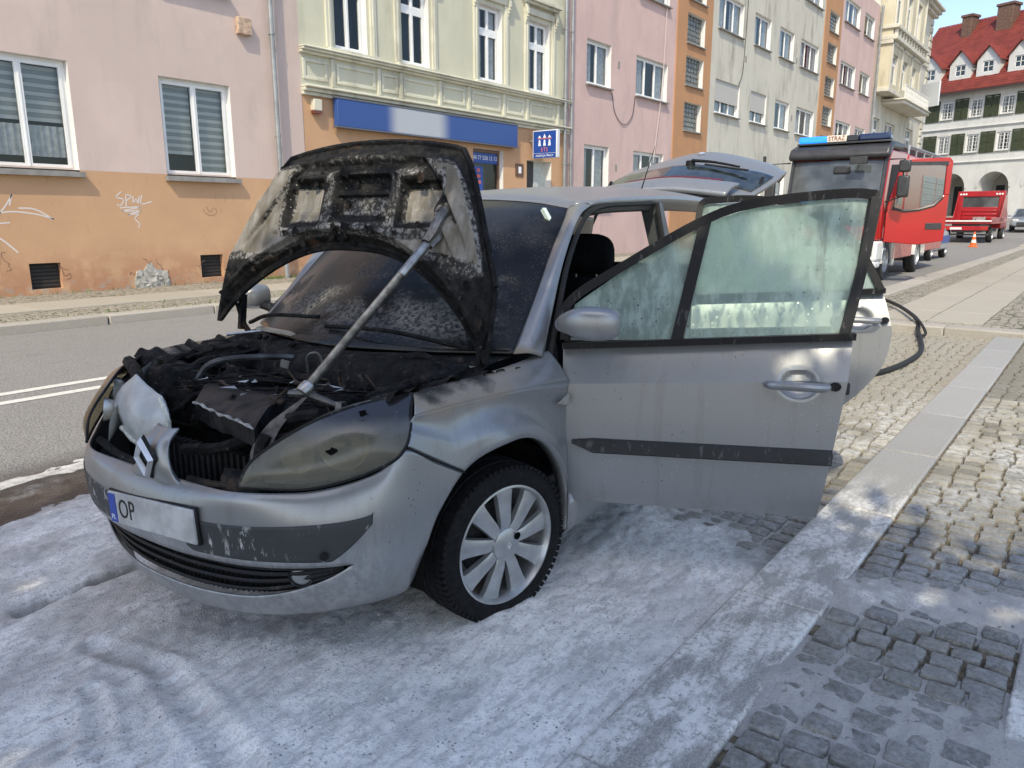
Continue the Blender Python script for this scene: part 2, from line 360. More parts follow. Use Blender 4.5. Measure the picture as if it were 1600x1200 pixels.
# --- extinguishing foam
def foam_mat():
    n = N('fire_foam'); p = n.gen()
    big = n.noise(1.5, 5, .6, p); str_ = n.noise(5, 6, .68, n.map(p, (.7, 2.2, 1), rot=(0, 0, -.5))); fine = n.noise(55, 5, .7, p)
    pit = n.voro(60, p); pit2 = n.voro(150, p); rare = n.ramp(n.noise(11, 3, .6, p), .46, .64)
    c = n.mix(n.ramp(big, .3, .72), (.78, .755, .715), (.93, .90, .85)); c = n.mix(n.ramp(str_, .50, .70, 0, .4), c, (.42, .41, .40))
    c = n.mix(n.ramp(fine, .50, .60, 0, .42), c, (.38, .39, .375))
    hole = n.math('MULTIPLY', n.ramp(pit, .14, .30, 1, 0), rare); c = n.mix(n.math('MULTIPLY', hole, .8), c, (.16, .15, .14))
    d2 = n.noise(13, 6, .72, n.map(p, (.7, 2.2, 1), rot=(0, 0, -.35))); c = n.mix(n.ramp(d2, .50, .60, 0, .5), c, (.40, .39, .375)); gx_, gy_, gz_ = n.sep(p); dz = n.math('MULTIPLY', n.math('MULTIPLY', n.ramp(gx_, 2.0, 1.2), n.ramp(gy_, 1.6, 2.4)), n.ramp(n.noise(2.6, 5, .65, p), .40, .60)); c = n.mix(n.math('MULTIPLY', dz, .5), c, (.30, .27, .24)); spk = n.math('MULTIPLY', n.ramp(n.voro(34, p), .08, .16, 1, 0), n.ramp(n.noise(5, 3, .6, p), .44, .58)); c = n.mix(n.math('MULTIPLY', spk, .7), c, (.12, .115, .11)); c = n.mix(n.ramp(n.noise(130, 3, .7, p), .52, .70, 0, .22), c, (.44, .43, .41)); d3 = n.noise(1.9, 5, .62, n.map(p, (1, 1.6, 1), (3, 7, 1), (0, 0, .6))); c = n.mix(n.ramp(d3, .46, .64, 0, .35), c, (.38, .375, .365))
    th = n.attr('thin'); c = n.mix(n.math('MULTIPLY', n.ramp(n.math('ADD', th, n.math('MULTIPLY', n.noise(14, 5, .7, p), .9)), .52, .95), .8), c, (.30, .285, .265))
    h = n.math('ADD', n.math('MULTIPLY', n.ramp(pit, .05, .3), .8), n.math('ADD', n.math('MULTIPLY', pit2, .35), n.math('MULTIPLY', fine, .9)))
    return n.fin(c, .5, 0, n.bump(h, .38, .010), Subsurface_Weight=.0, Specular_IOR_Level=.35)
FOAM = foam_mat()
def foam_sheet(name, x0, x1, y0, y1, st, base, mask, label):
    xs = np.arange(x0, x1, st); ys = np.arange(y0, y1, st); X, Y = np.meshgrid(xs, ys, indexing='ij')
    m = mask(X, Y)
    wx = X + .18 * (fbm(X * 1.7, Y * 1.7, 3, 5) - .5); wy = Y + .18 * (fbm(X * 1.7, Y * 1.7, 3, 9) - .5)
    rip = (fbm(wx * 3.2 + wy * 1.3, wy * 7.5, 5, 2) - .5) * .007 + (fbm(wx * 15 + wy * 6, wy * 30 - wx * 12, 4, 3) - .5) * .015 + (fbm(wx * 1.1, wy * 1.4, 3, 8) - .5) * .008 + (fbm(wx * 45, wy * 60, 2, 13) - .5) * .006
    Z = base - .036 + m * .062 + rip * (.25 + .75 * m)
    for ax, ay, bx, by, w, dp in ((.97, 2.56, 1.02, 2.22, .035, .016), (1.02, 2.22, .98, 1.95, .04, .018), (.98, 1.95, .91, 1.62, .045, .018), (.83, 2.30, .74, 2.0, .03, .014)):   # runnels
        dx, dy = bx - ax, by - ay; L = math.hypot(dx, dy); t = np.clip(((X - ax) * dx + (Y - ay) * dy) / L ** 2, 0, 1)
        d = np.hypot(X - ax - t * dx + .05 * (fbm(X * 4, Y * 4, 2, 4) - .5), Y - ay - t * dy + .05 * (fbm(X * 4, Y * 4, 2, 6) - .5)); Z -= .8 * dp * gauss(d, w) - .006 * gauss(d - w * 1.6, w * .5)
    Z += .05 * gauss(np.hypot(X - 1.99, Y - 1.66), .26) * sst(.2, .8, m) + .03 * gauss(np.hypot((X - 1.35) / 1.3, Y - 1.9), .35) * sst(.2, .8, m)
    nv = len(ys); idx = np.arange(len(xs) * nv).reshape(len(xs), nv)
    keep = (m > .12); kc = keep[:-1, :-1] | keep[1:, :-1] | keep[:-1, 1:] | keep[1:, 1:]
    F = np.stack([idx[:-1, :-1][kc], idx[1:, :-1][kc], idx[1:, 1:][kc], idx[:-1, 1:][kc]], 1)
    used = np.unique(F); re = -np.ones(idx.size, int); re[used] = np.arange(len(used))
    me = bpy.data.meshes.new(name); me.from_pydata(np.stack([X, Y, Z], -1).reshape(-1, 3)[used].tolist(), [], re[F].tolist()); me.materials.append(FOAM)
    at = me.attributes.new('thin', 'FLOAT', 'POINT'); at.data.foreach_set('value', (1 - np.clip(m, 0, 1)).reshape(-1)[used].astype(np.float32))
    me.polygons.foreach_set('use_smooth', [True] * len(F)); me.update()
    return link(name, me, None, label=label, cat='foam', kind='stuff')
def bay_mask(X, Y):
    nz = fbm(X * 1.3, Y * 1.3, 4, 1) - .5; n2 = fbm(X * 5, Y * 6, 4, 12) - .5
    e = 4.02 + .10 * X + .5 * nz + .3 * n2 - Y                                # road side edge
    m = sst(-.12, .22, e)
    m = np.maximum(m, .66 * sst(.03, .16, .30 - np.abs(Y - 4.72 - .1 * (X - 1.5) + .25 * n2) - .10) * sst(3.2, 2.2, X))
    far = sst(3.5, 2.75, X - .55 * (Y - 1.2) * (Y < 2.2) + .5 * n2 - .2 * (Y > 1.9)); m = m * (.42 * sst(5.0, 3.6, X + n2) + .58 * far) * sst(5.6, 4.4, X + n2)
    # brown puddle gap beside the bumper
    ax, ay, bx, by = 1.36, 3.07, .90, 3.03
    dx, dy = bx - ax, by - ay; L = math.hypot(dx, dy); t = np.clip(((X - ax) * dx + (Y - ay) * dy) / L ** 2, 0, 1); d = np.hypot(X - ax - t * dx, Y - ay - t * dy) + .10 * n2
    m = m * (1 - .98 * gauss(d, .045))
    return np.clip(m + .10 * n2 * (m > .05), 0, 1.05)
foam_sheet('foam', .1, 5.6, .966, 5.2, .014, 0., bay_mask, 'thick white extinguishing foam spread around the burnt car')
def pav_mask(X, Y):
    nz = fbm(X * 2.1, Y * 2.4, 4, 21) - .5; n2 = fbm(X * 7, Y * 8, 4, 22) - .5
    b1 = gauss(X - 2.92 - .35 * (.6 - Y), .26); b2 = .75 * gauss(X - 2.15, .38); k = sst(.55, .75, Y)
    m = np.clip(np.maximum(b1, b2) * .9 + .5 * nz + .35 * n2, 0, 1) * .72 - .12 * k
    return m * sst(4.2, 3.3, X) * sst(.06, .16, Y + .3)
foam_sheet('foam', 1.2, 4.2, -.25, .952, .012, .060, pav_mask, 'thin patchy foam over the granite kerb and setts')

# --- weeds along the wall foot and in the joints of the far pavement
g = G(); rw = random.Random(21)
for k in range(900):
    if rw.random() < .55: x, y = rw.uniform(9.2, 12.4), 14.97 - abs(rw.gauss(0, .12))
    elif rw.random() < .5: x, y = rw.uniform(2, 20), 11.18 + abs(rw.gauss(0, .25))
    else: x, y = rw.uniform(2, 20), 14.97 - abs(rw.gauss(0, .05))
    h_ = rw.uniform(.03, .10); t = rw.uniform(0, 6.28); dx, dy = math.cos(t) * .012, math.sin(t) * .012; lx, ly = rw.uniform(-.03, .03), rw.uniform(-.03, .03)
    g.add([(x - dx, y - dy, .10), (x + dx, y + dy, .10), (x + lx, y + ly, .10 + h_)], [(0, 1, 2)])
g.build('weeds', flat('weed_green', (.12, .17, .045), .8, var=.3), kind='stuff', label='sparse green weeds along the wall foot and pavement joints', cat='weeds')
# ------------------------------------------------------------------ buildings
def glass_mat(name, tint=(.82, .86, .86), dark=.0, rough=.03):
    n = N(name); t = n.n('BsdfTransparent'); t.inputs[0].default_value = (*tint, 1)
    gl = n.n('BsdfGlossy'); gl.inputs['Roughness'].default_value = rough; gl.inputs[0].default_value = (.9, .93, .95, 1)
    fr = n.n('Fresnel'); fr.inputs[0].default_value = 1.5; mx = n.n('MixShader')
    nz = n.bump(n.noise(1.3, 2, .5, n.gen()), .12, .05); n.l(nz, gl.inputs['Normal'])
    n.l(n.math('ADD', n.math('MULTIPLY', fr.outputs[0], .75), .015), mx.inputs[0]); n.l(t.outputs[0], mx.inputs[1]); n.l(gl.outputs[0], mx.inputs[2]); n.l(mx.outputs[0], n.out.inputs[0]); return n.mat
GLASS = glass_mat('window_glass', (.86, .89, .90))
PVC = flat('white_pvc', (.78, .78, .765), .35, var=.04, sc=3)
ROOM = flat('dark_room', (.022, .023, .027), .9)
CURT = flat('net_curtain', (.56, .565, .56), .9, var=.18, sc=9)
BLIND_L = flat('blind_light', (.62, .63, .61), .85); BLIND_D = flat('blind_grey', (.34, .36, .34), .85)
SILLM = flat('sill_metal', (.25, .24, .225), .7, var=.15, sc=5)
REVEAL = plaster('white_reveal', (.74, .73, .70), amt=.15)
PINK = plaster('pink_plaster', (.58, .46, .41), (.36, .30, .265), .38)
PINK2 = plaster('salmon_plaster', (.58, .42, .385), (.38, .29, .27), .35)
ORAN = plaster('orange_plaster', (.54, .325, .185), (.33, .2, .13), .35)
ORAN2 = plaster('rust_plaster', (.45, .24, .12), (.28, .16, .1), .25)
GREY = plaster('grey_plaster', (.54, .515, .44), (.26, .24, .2), .6)
SAGE = plaster('sage_plaster', (.56, .545, .42), (.3, .28, .21), .3)
SAGE2 = plaster('sage_trim', (.60, .585, .475), (.26, .24, .19), .5)
CREAM = plaster('cream_plaster', (.56, .51, .375), (.30, .26, .19), .5)
CREAM2 = plaster('pale_stucco', (.58, .55, .465), (.28, .26, .21), .55)
WHITEW = plaster('white_render', (.62, .62, .605), (.38, .37, .35), .25)
ZINC = flat('zinc_pipe', (.30, .31, .31), .5, .5, var=.15, sc=4)

def wallmesh(g, x0, x1, z0, z1, holes, rev=.17, m=0, mr=1, y=0.):
    """flat wall with rectangular openings and their reveals; outward is -y"""
    xs = sorted({x0, x1, *[h[0] for h in holes], *[h[2] for h in holes]}); zs = sorted({z0, z1, *[h[1] for h in holes], *[h[3] for h in holes]})
    xs = [x for x in xs if x0 <= x <= x1]; zs = [z for z in zs if z0 <= z <= z1]
    for i in range(len(xs) - 1):
        for j in range(len(zs) - 1):
            cx, cz = (xs[i] + xs[i + 1]) / 2, (zs[j] + zs[j + 1]) / 2
            if any(h[0] < cx < h[2] and h[1] < cz < h[3] for h in holes): continue
            g.add([(xs[i], y, zs[j]), (xs[i + 1], y, zs[j]), (xs[i + 1], y, zs[j + 1]), (xs[i], y, zs[j + 1])], [(0, 1, 2, 3)], m)
    for a, b, c, d in holes:
        r_ = y + rev
        for q in ([(a, y, b), (a, y, d), (a, r_, d), (a, r_, b)], [(c, y, d), (c, y, b), (c, r_, b), (c, r_, d)], [(a, y, d), (c, y, d), (c, r_, d), (a, r_, d)], [(c, y, b), (a, y, b), (a, r_, b), (c, r_, b)]): g.add(q, [(0, 1, 2, 3)], mr)
def shell(g, x0, x1, z1, dep=9, m=0, y=0.):
    g.add([(x0, y, 0), (x0, y, z1), (x0, dep, z1), (x0, dep, 0), (x1, y, 0), (x1, y, z1), (x1, dep, z1), (x1, dep, 0)], [(0, 3, 2, 1), (4, 5, 6, 7), (1, 2, 6, 5), (3, 7, 6, 2)], m)
def window(par, x0, z0, x1, z1, cas=2, transom=None, cover='curtain', rec=.13, sill=.045, fw=.065, tilt=False, name='window'):
    """casement window in an opening; child of its building"""
    g = G(); y = rec; w = x1 - x0; e = .002
    g.bb(x0 + e, x0 + fw, y, y + .07, z0 + e, z1 - e); g.bb(x1 - fw, x1 - e, y, y + .07, z0 + e, z1 - e)
    g.bb(x0 + fw, x1 - fw, y, y + .07, z1 - fw, z1 - e); g.bb(x0 + fw, x1 - fw, y, y + .07, z0 + e, z0 + fw)
    rows = [(z0 + fw, z1 - fw)]
    if transom:
        zt = z0 + (z1 - z0) * transom; g.bb(x0 + fw, x1 - fw, y - .02, y + .06, zt - .05, zt + .05); rows = [(z0 + fw, zt - .05), (zt + .05, z1 - fw)]
    cw = (w - 2 * fw) / cas; panes = []
    for a, b in rows:
        for k in range(cas):
            c0 = x0 + fw + k * cw; c1 = c0 + cw; s = .055; yy = y - .018
            if k: g.bb(c0 - .012, c0 + .012, y - .03, y + .05, a, b)
            g.bb(c0 + .004, c0 + s, yy, y + .04, a, b); g.bb(c1 - s, c1 - .004, yy, y + .04, a, b); g.bb(c0 + s, c1 - s, yy, y + .04, a, a + s); g.bb(c0 + s, c1 - s, yy, y + .04, b - s, b)
            panes.append((c0 + s, c1 - s, a + s, b - s))
    win = g.build(name, PVC, par)
    for a, b, c, d in panes:
        G().add([(a, y + .012, c), (b, y + .012, c), (b, y + .012, d), (a, y + .012, d)], [(0, 1, 2, 3)]).build('pane', GLASS, win)
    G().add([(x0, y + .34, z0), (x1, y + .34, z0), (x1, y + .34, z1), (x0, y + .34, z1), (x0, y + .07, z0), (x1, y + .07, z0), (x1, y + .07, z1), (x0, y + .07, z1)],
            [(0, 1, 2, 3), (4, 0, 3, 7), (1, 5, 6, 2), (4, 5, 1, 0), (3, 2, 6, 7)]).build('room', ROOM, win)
    if cover == 'curtain':
        g = G(); n = max(8, int(w * 22)); xs = np.linspace(x0 + fw, x1 - fw, n)
        for k0, k1 in ((0, int(n * rnd.uniform(.25, .5))), (int(n * rnd.uniform(.55, .75)), n)):
            if k1 - k0 > 2: g.grid(np.array([[(x, y + .10 + .025 * math.sin(i * 1.9), z) for z in (z0 + .04, z1 - .03)] for i, x in enumerate(xs[k0:k1])]))
        g.build('curtain', CURT, win)
    elif cover == 'lower_net':
        g = G(); n = 60; xs = np.linspace(x0 + fw, x1 - fw, n)
        g.grid(np.array([[(x, y + .1 + .02 * math.sin(i * 1.3), z) for z in (z0 + .25, z0 + .78)] for i, x in enumerate(xs)])); g.build('curtain', CURT, win)
    if sill:
        o = G().bb(x0 - .05, x1 + .05, -.13, rec + .0, z0 - sill, z0 - .003).build('sill', SILLM, win)
    return win
def striped_blind(win, x0, x1, z0, z1, y, n):
    g = G(); h = (z1 - z0) / n
    for k in range(n): g.bb(x0, x1, y, y + .01 + .003 * (k % 2), z0 + k * h, z0 + (k + .92) * h, m=k % 2)
    g.bb(x0, x1, y + .014, y + .018, z0, z1, m=1); g.build('blind', [BLIND_L, BLIND_D], win)
def pipe(par, x, y, z0, z1, r=.055, brackets=True):
    g = G().tube([(x, y, z0), (x, y, z1)], r, 10)
    z = z0 + 1.0
    while z < z1:
        g.tube([(x, y, z), (x, y, z + .06)], r * 1.22, 10); g.bb(x - .012, x + .012, y, y + .12, z, z + .03); z += 2.1
    return g.build('downpipe', ZINC, par)
FY, BZ = 15.0, .1
def bld(name, label, x0): return thing(name, label, 'building', (x0, FY, 0))

# --- pink and orange house with the striped blinds
B = bld('apartment_building', 'pink house with orange base and striped window blinds, left edge of the row', 0)
H1 = [(4.86, 2.27, 6.4, 4.17), (8.05, 2.27, 9.58, 4.15), (8.1, 5.95, 9.63, 7.8), (4.86, 5.95, 6.4, 7.8), (1.6, 2.27, 3.2, 4.17), (5.36, .2, 5.88, .66), (8.6, .22, 9.12, .69)]
g = G(); wallmesh(g, -6, 11.42, 2.3, 13, [h for h in H1 if h[3] > 2.3] + [], .17, 0, 1)
# the opening bottoms dip just under the colour line: lower wall carries its own holes
g2 = G(); wallmesh(g2, -6, 11.42, 0, 2.3, [(h[0], h[1], h[2], min(h[3], 2.3)) for h in H1 if h[1] < 2.3], .17, 0, 1, -.004)
wl = g.build('wall', [PINK, REVEAL], B); 
def basemat():
    n = N('orange_base_plaster'); p = n.gen(); sx, sy, sz = n.sep(p)
    c = n.mix(n.ramp(n.noise(.7, 5, .6, p), .3, .75), (.50, .305, .175), (.58, .36, .21))
    low = n.math('MULTIPLY', n.ramp(sz, 1.15, .2), n.ramp(n.noise(2.4, 5, .65, p), .36, .56)); c = n.mix(n.math('MULTIPLY', low, .75), c, (.40, .19, .105))
    c = n.mix(n.math('MULTIPLY', n.ramp(n.noise(5, 6, .7, n.map(p, (2, 2, .4))), .58, .75), .4), c, (.25, .15, .1))
    c = n.mix(n.math('MULTIPLY', n.ramp(sz, .42, .12), n.ramp(n.noise(6, 6, .7, p), .5, .62)), c, (.36, .31, .26))
    crk = n.n('TexVoronoi', feature='DISTANCE_TO_EDGE'); n.l(n.map(p, (1, 1, 1)), crk.inputs['Vector']); crk.inputs['Scale'].default_value = 4.5
    cr = n.math('MULTIPLY', n.ramp(crk.outputs['Distance'], .0, .012, 1, 0), n.math('MULTIPLY', n.ramp(sz, .85, .3), n.ramp(n.noise(1.2, 3, .5, p), .5, .62)))
    c = n.mix(n.math('MULTIPLY', cr, .7), c, (.12, .08, .06))
    h = n.math('ADD', n.noise(90, 3, .6, p), n.math('MULTIPLY', low, n.noise(16, 5, .65, p)))
    return n.fin(c, .92, 0, n.bump(h, .35, .008))
ORB = basemat()
g2.build('base_wall', [ORB, ORB], B)
sh = G(); shell(sh, -6, 11.42, 13); sh.build('shell', PINK, B)
w = window(B, *H1[0], cover='lower_net', sill=.095); striped_blind(w, 4.95, 6.31, 3.12, 4.05, .25, 13)
w = window(B, *H1[1], cover=None, sill=.095); striped_blind(w, 8.13, 8.78, 2.72, 4.05, .25, 19); striped_blind(w, 8.85, 9.5, 2.36, 4.05, .25, 23)
w = window(B, *H1[2], cover='curtain', sill=.095); window(B, *H1[3], sill=.095); window(B, *H1[4], sill=.095)
for h in H1[5:]:
    g = G(); g.bb(h[0], h[2], .12, .14, h[1], h[3])
    for k in range(6):
        z = h[1] + .04 + k * (h[3] - h[1] - .06) / 6; g.bb(h[0] + .02, h[2] - .02, .10, .121, z, z + .045)
    g.build('cellar_grate', flat('cellar_dark', (.03, .028, .026), .8), B)
pipe(B, 10.6, -.16, .1, 13)
g = G(); rr = random.Random(4); pts = []                                    # broken plaster patch
N_ = 15
for i in range(N_):
    t = math.pi * i / (N_ - 1); pts.append((7.55 + .37 * math.cos(t) * (1 + rr.uniform(-.12, .12)), .1 + .42 * abs(math.sin(t)) ** .8 * (1 + rr.uniform(-.2, .18))))
g.prism([(x, z) for x, z in pts], -.02, -.0065)
for k in range(26): g.box((7.55 + rr.uniform(-.3, .3), -.022, .13 + rr.uniform(0, .26)), (rr.uniform(.05, .16), .03, rr.uniform(.03, .1)), (rr.uniform(-.2, .2), rr.uniform(-.4, .4), rr.uniform(-.2, .2)))
g.build('broken_plaster', flat('bare_cement', (.40, .38, .345), .95, var=.3, sc=14, bump=.8, bsc=40), B, ang=20)
SPRAY = flat('pale_spray_paint', (.66, .60, .56), .8)
def graffiti(strokes, ox, oz, s, mat, r_=.014):
    for st in strokes:
        P = crom([(ox + s * a, -.006, oz + s * b) for a, b in st], max(8, 6 * len(st)))
        g = G(); 
        for i in range(len(P) - 1):
            d = P[i + 1] - P[i]; nrm = np.array([-d[2], 0, d[0]]); L = np.linalg.norm(nrm); 
            if L < 1e-6: continue
            nrm = nrm / L * r_; g.add([P[i] - nrm, P[i + 1] - nrm, P[i + 1] + nrm, P[i] + nrm], [(0, 1, 2, 3)])
        g.build('graffiti_stroke', mat, B, smooth=False)
graffiti([[(.2, 1), (0, .8), (.25, .72), (.12, .5), (0, .55)], [(.35, .9), (.33, .45)], [(.35, .9), (.55, .85), (.36, .68)], [(.62, .85), (.6, .6), (.72, .75), (.78, .58), (.85, .85)], [(.95, .9), (.9, .58), (1.3, .66)],
          [(.1, .42), (.85, .46), (.15, .3), (.85, .32), (.35, .18), (.75, .2), (.6, .05), (.75, -.15), (.7, -.3)]], 7.0, 1.42, .52, SPRAY, .011)
graffiti([[(0, .1), (.3, .45), (.5, .75), (.55, .85), (.45, .5)], [(0, .25), (.6, .3), (1.3, .2), (1.75, .05)], [(1.75, .05), (1.2, .38), (.7, .42)], [(-.1, -.1), (.4, -.05)]], 4.95, 1.4, .52, SPRAY, .012)
graffiti([[(0, .4), (.2, .1), (.6, 0), (.9, .2), (.8, .45)], [(.2, .5), (.5, .2), (.7, .5)]], 8.75, 1.5, .34, flat('faded_tag', (.36, .21, .12), .9), .01)
graffiti([[(4.6, 1.25), (4.95, 1.12), (5.22, .86)]], 0, 0, 1, SPRAY, .014)
CRK = flat('plaster_crack', (.14, .085, .06), .9); rk = random.Random(8)
for cx_, cz_ in ((7.55, .62), (7.9, .42), (5.0, .55), (8.5, .5), (5.95, .35), (7.2, .35)):
    pts = [(cx_, cz_)]
    for k in range(rk.randint(5, 9)): pts.append((pts[-1][0] + rk.uniform(-.07, .09), pts[-1][1] + rk.uniform(-.06, .10)))
    graffiti([pts], 0, 0, 1, CRK, .0045)
for o_ in B.children:
    if o_.name.startswith('graffiti') and o_.data.materials[0] == CRK: o_.name = 'plaster_crack'
bx = G().box((9.98, FY - .07, 5.37), (.32, .12, .33)).build('junction_box', flat('rusty_cover', (.46, .33, .24), .8, var=.3, sc=12), label='small rusty square box beside the downpipe on the pink house', cat='junction box'); bevel(bx, .012)

# --- sage ornamented house over the shop
B = bld('apartment_building', 'sage green ornamented house with cornices above a blue shop sign', 11.42)
L = lambda *h: (h[0] - 11.42, h[1], h[2] - 11.42, h[3]); W = 22.2 - 11.42
TW = [L(12.45, 5.34, 13.45, 7.42), L(14.62, 5.34, 15.62, 7.42), L(17.68, 5.34, 18.72, 7.42), L(20.07, 5.34, 21.15, 7.42)]
g = G(); wallmesh(g, 0, W, 4.4, 13, TW, .2, 0, 1); shell(g, 0, W, 13, 9, 0); g.build('wall', [SAGE, REVEAL], B)
SH = [L(13.4, .55, 16.9, 3.38), L(17.35, .55, 18.75, 3.45), L(19.95, .15, 21.3, 3.25)]
g = G(); wallmesh(g, 0, W, 0, 4.4, SH, .3, 0, 1, -.01); g.build('shop_wall', [ORAN, REVEAL], B)
for h in TW:
    window(B, *h, cas=2, transom=.66, cover='curtain' if h[0] > 5 else None, rec=.16, sill=False)
    a, b, c, d = h; g = G()
    g.bb(a - .27, a - .09, -.055, .02, b - .02, d + .12); g.bb(c + .09, c + .27, -.055, .02, b - .02, d + .12); g.bb(a - .2, a - .14, -.075, -.054, b, d + .1); g.bb(c + .14, c + .2, -.075, -.054, b, d + .1)
    g.bb(a - .27, c + .27, -.07, .02, d + .121, d + .30); g.bb(a - .40, c + .40, -.24, .02, d + .48, d + .58); g.bb(a - .34, c + .34, -.16, .02, d + .40, d + .479)
    for s in (a - .3, c + .18):                                            # scroll brackets
        for k in range(7): t = k / 6; g.box((s + .06, -.05 - .09 * math.sin(t * 3.1) * (1 - .4 * t), d + .38 - .5 * t), (.12 - .05 * t, .10 - .05 * t, .10))
    o = g.build('window_surround', SAGE2, B); bevel(o, .012, 2)
    g = G().bb(a - .27, c + .27, -.16, .1, b - .09, b - .022); bevel(g.build('sill', SAGE2, B), .01)
g = G()
for z0, z1, p in ((5.10, 5.16, .10), (5.161, 5.21, .18), (5.211, 5.25, .22), (4.20, 4.28, .09), (4.281, 4.36, .16), (4.361, 4.41, .24)): g.bb(-.02, W + .0, -p, .02, z0, z1)
o = g.build('cornice', SAGE2, B); bevel(o, .015, 2)
pn = [(.05, .75), (1.02, 2.24), (2.44, 3.0), (3.2, 4.43), (4.7, 5.6), (5.9, 7.2), (7.5, 8.35), (8.69, 10.01)]
for i, (a, b) in enumerate(pn):
    g = G(); dd = -.03
    for q in ((a, b, 4.93, 5.0), (a, b, 4.55, 4.62), (a, a + .08, 4.62, 4.93), (b - .08, b, 4.62, 4.93)): g.bb(q[0], q[1], dd, .01, q[2], q[3])
    o = g.build('panel_moulding', SAGE2, B); bevel(o, .01, 2)
for x in (.9, 2.34, 3.1, 4.56, 5.75, 7.35, 8.52, 10.2): bevel(G().bb(x - .05, x + .05, -.06, .01, 4.45, 5.09).build('pilaster', SAGE2, B), .01)
WOOD = flat('dark_shop_frame', (.16, .10, .07), .5, var=.2)
for h in SH[:2]:
    a, b, c, d = h; g = G()
    for q in ((a, c, b, b + .09), (a, c, d - .09, d), (a, a + .08, b + .09, d - .09), (c - .08, c, b + .09, d - .09)): g.bb(q[0], q[1], .14, .22, q[2], q[3])
    f = g.build('shop_window', WOOD, B); G().add([(a, .19, b), (c, .19, b), (c, .19, d), (a, .19, d)], [(0, 1, 2, 3)]).build('pane', GLASS, f)
    G().bb(a, c, .7, .72, b, d).build('room', flat('shop_interior', (.07, .08, .11), .9), f)
a, b, c, d = SH[2]; g = G(); g.bb(a, a + (c - a) * .52, .26, .32, b, d); bevel(g.build('door', flat('dark_entrance', (.03, .028, .025), .5), B), .01)
g = G(); g.bb(a + (c - a) * .52, c, .24, .33, b, d); g.build('door_panel', flat('pale_door', (.52, .54, .5), .6, var=.1), B)
BLUE = flat('sign_blue', (.018, .065, .30), .35); WHITEL = flat('sign_white', (.80, .82, .84), .45)
XM = lambda x, y, z: Matrix.Translation((x, y, z)) @ Matrix.Rotation(R(90), 4, 'X')
# poster strip with the phone number inside the shop window
pf = G().bb(SH[1][0] + .1, SH[1][2] - .1, .150, .153, 3.05, 3.34).build('window_poster', BLUE, B)
text('phone_number', '+48 77 550 12 12', .17, WHITEL, pf, XM(SH[1][0] + .68, .148, 3.2), .001)
g = G(); x = SH[1][0] + .42
for k in range(3): g.bb(x - .10 + .02 * k, x + .10 - .02 * k, .146, .149, 2.45 + k * .17, 2.55 + k * .17)
pb = G().bb(x - .2, x + .2, .150, .153, 1.3, 2.95).build('window_poster', BLUE, B); g.build('poster_mark', flat('mark_red', (.55, .12, .10), .5), pb)
# long fascia sign
def fascia():
    n = N('fascia_sign'); sx, sy, sz = n.sep(n.co)
    f = n.math('MULTIPLY', n.ramp(sx, 1.5, 2.0), n.ramp(sx, 4.0, 3.4))
    return n.fin(n.mix(f, (.035, .085, .27), (.42, .44, .47)), .5)
sg = thing('shop_sign', 'long blue and white fascia sign behind the raised bonnet', 'sign', (12.25, FY - .16, 3.58))
bevel(G().bb(0, 6.95, -.06, .1, 0, .62).build('sign_board', fascia(), sg), .012)
g = G(); g.bb(-.03, 6.98, -.07, .1, -.03, -.001); g.bb(-.03, 6.98, -.07, .1, .621, .65); g.build('sign_edge', flat('sign_trim', (.12, .13, .16), .5), sg)
# projecting sign
sg = thing('projecting_sign', 'blue box sign with house emblem projecting beside the shop entrance', 'sign', (20.1, FY - .5, 3.70))
bevel(G().bb(-.08, .08, -.62, .32, -.42, .42).build('sign_box', flat('sign_frame', (.66, .67, .68), .4), sg), .02)
YM = lambda x, y, z: Matrix.Translation((x, y, z)) @ Matrix.Rotation(R(-90), 4, 'Z') @ Matrix.Rotation(R(90), 4, 'X')
fc = G().bb(-.086, -.081, -.58, .28, -.26, .39).build('sign_face', BLUE, sg)
text('lettering', 'ETS', .17, flat('letter_red', (.62, .16, .14), .5), fc, YM(-.09, -.15, -.17), .002)
text('lettering', 'AGENCJA PRACY', .085, WHITEL, sg, YM(-.086, -.15, -.345), .002, sx=1.05)
G().bb(-.0855, -.081, -.58, .28, -.41, -.275).build('sign_strip', BLUE, sg)
g = G()
for k in (-1, 0, 1):
    y = -.15 + .19 * k; g.add([(-.089, y - .05, -.05), (-.089, y + .05, -.05), (-.089, y + .025, .13), (-.089, y - .025, .13)], [(0, 1, 2, 3)])
    g.add([(-.089, y - .06, .19), (-.089, y + .06, .19), (-.089, y, .27 + .04 * (k == 0))], [(0, 1, 2)])
g.build('emblem', [WHITEL], fc); G().bb(-.088, -.0865, -.42, .12, .155, .18).build('emblem_bar', flat('mark_red2', (.55, .15, .13), .5), fc)
G().bb(-.03, .03, .32, .5, .1, .16).build('bracket', ZINC, sg)
pq = thing('wall_plaque', 'small dark plaque under the blue projecting sign', 'plaque', (19.55, FY - .02, 2.92)); bevel(G().bb(-.2, .2, -.02, .01, -.19, .19).build('plate', flat('plaque_brown', (.12, .06, .035), .4), pq), .008); G().bb(-.07, .07, -.026, -.021, -.1, .1).build('mark', WHITEL, pq)
al = thing('alarm_box', 'cream alarm box under the cornice left of the shop sign', 'alarm box', (11.75, FY - .08, 3.97)); bevel(G().bb(-.12, .12, -.07, .08, -.1, .16).build('housing', flat('alarm_cream', (.62, .58, .46), .5), al), .02); G().bb(-.11, .11, -.06, .07, -.16, -.101).build('lens', flat('alarm_red', (.16, .04, .03), .3), al)
pipe(B, W - .35, -.16, .1, 13, .06); pipe(B, W + .06, -.14, .1, 13, .05)

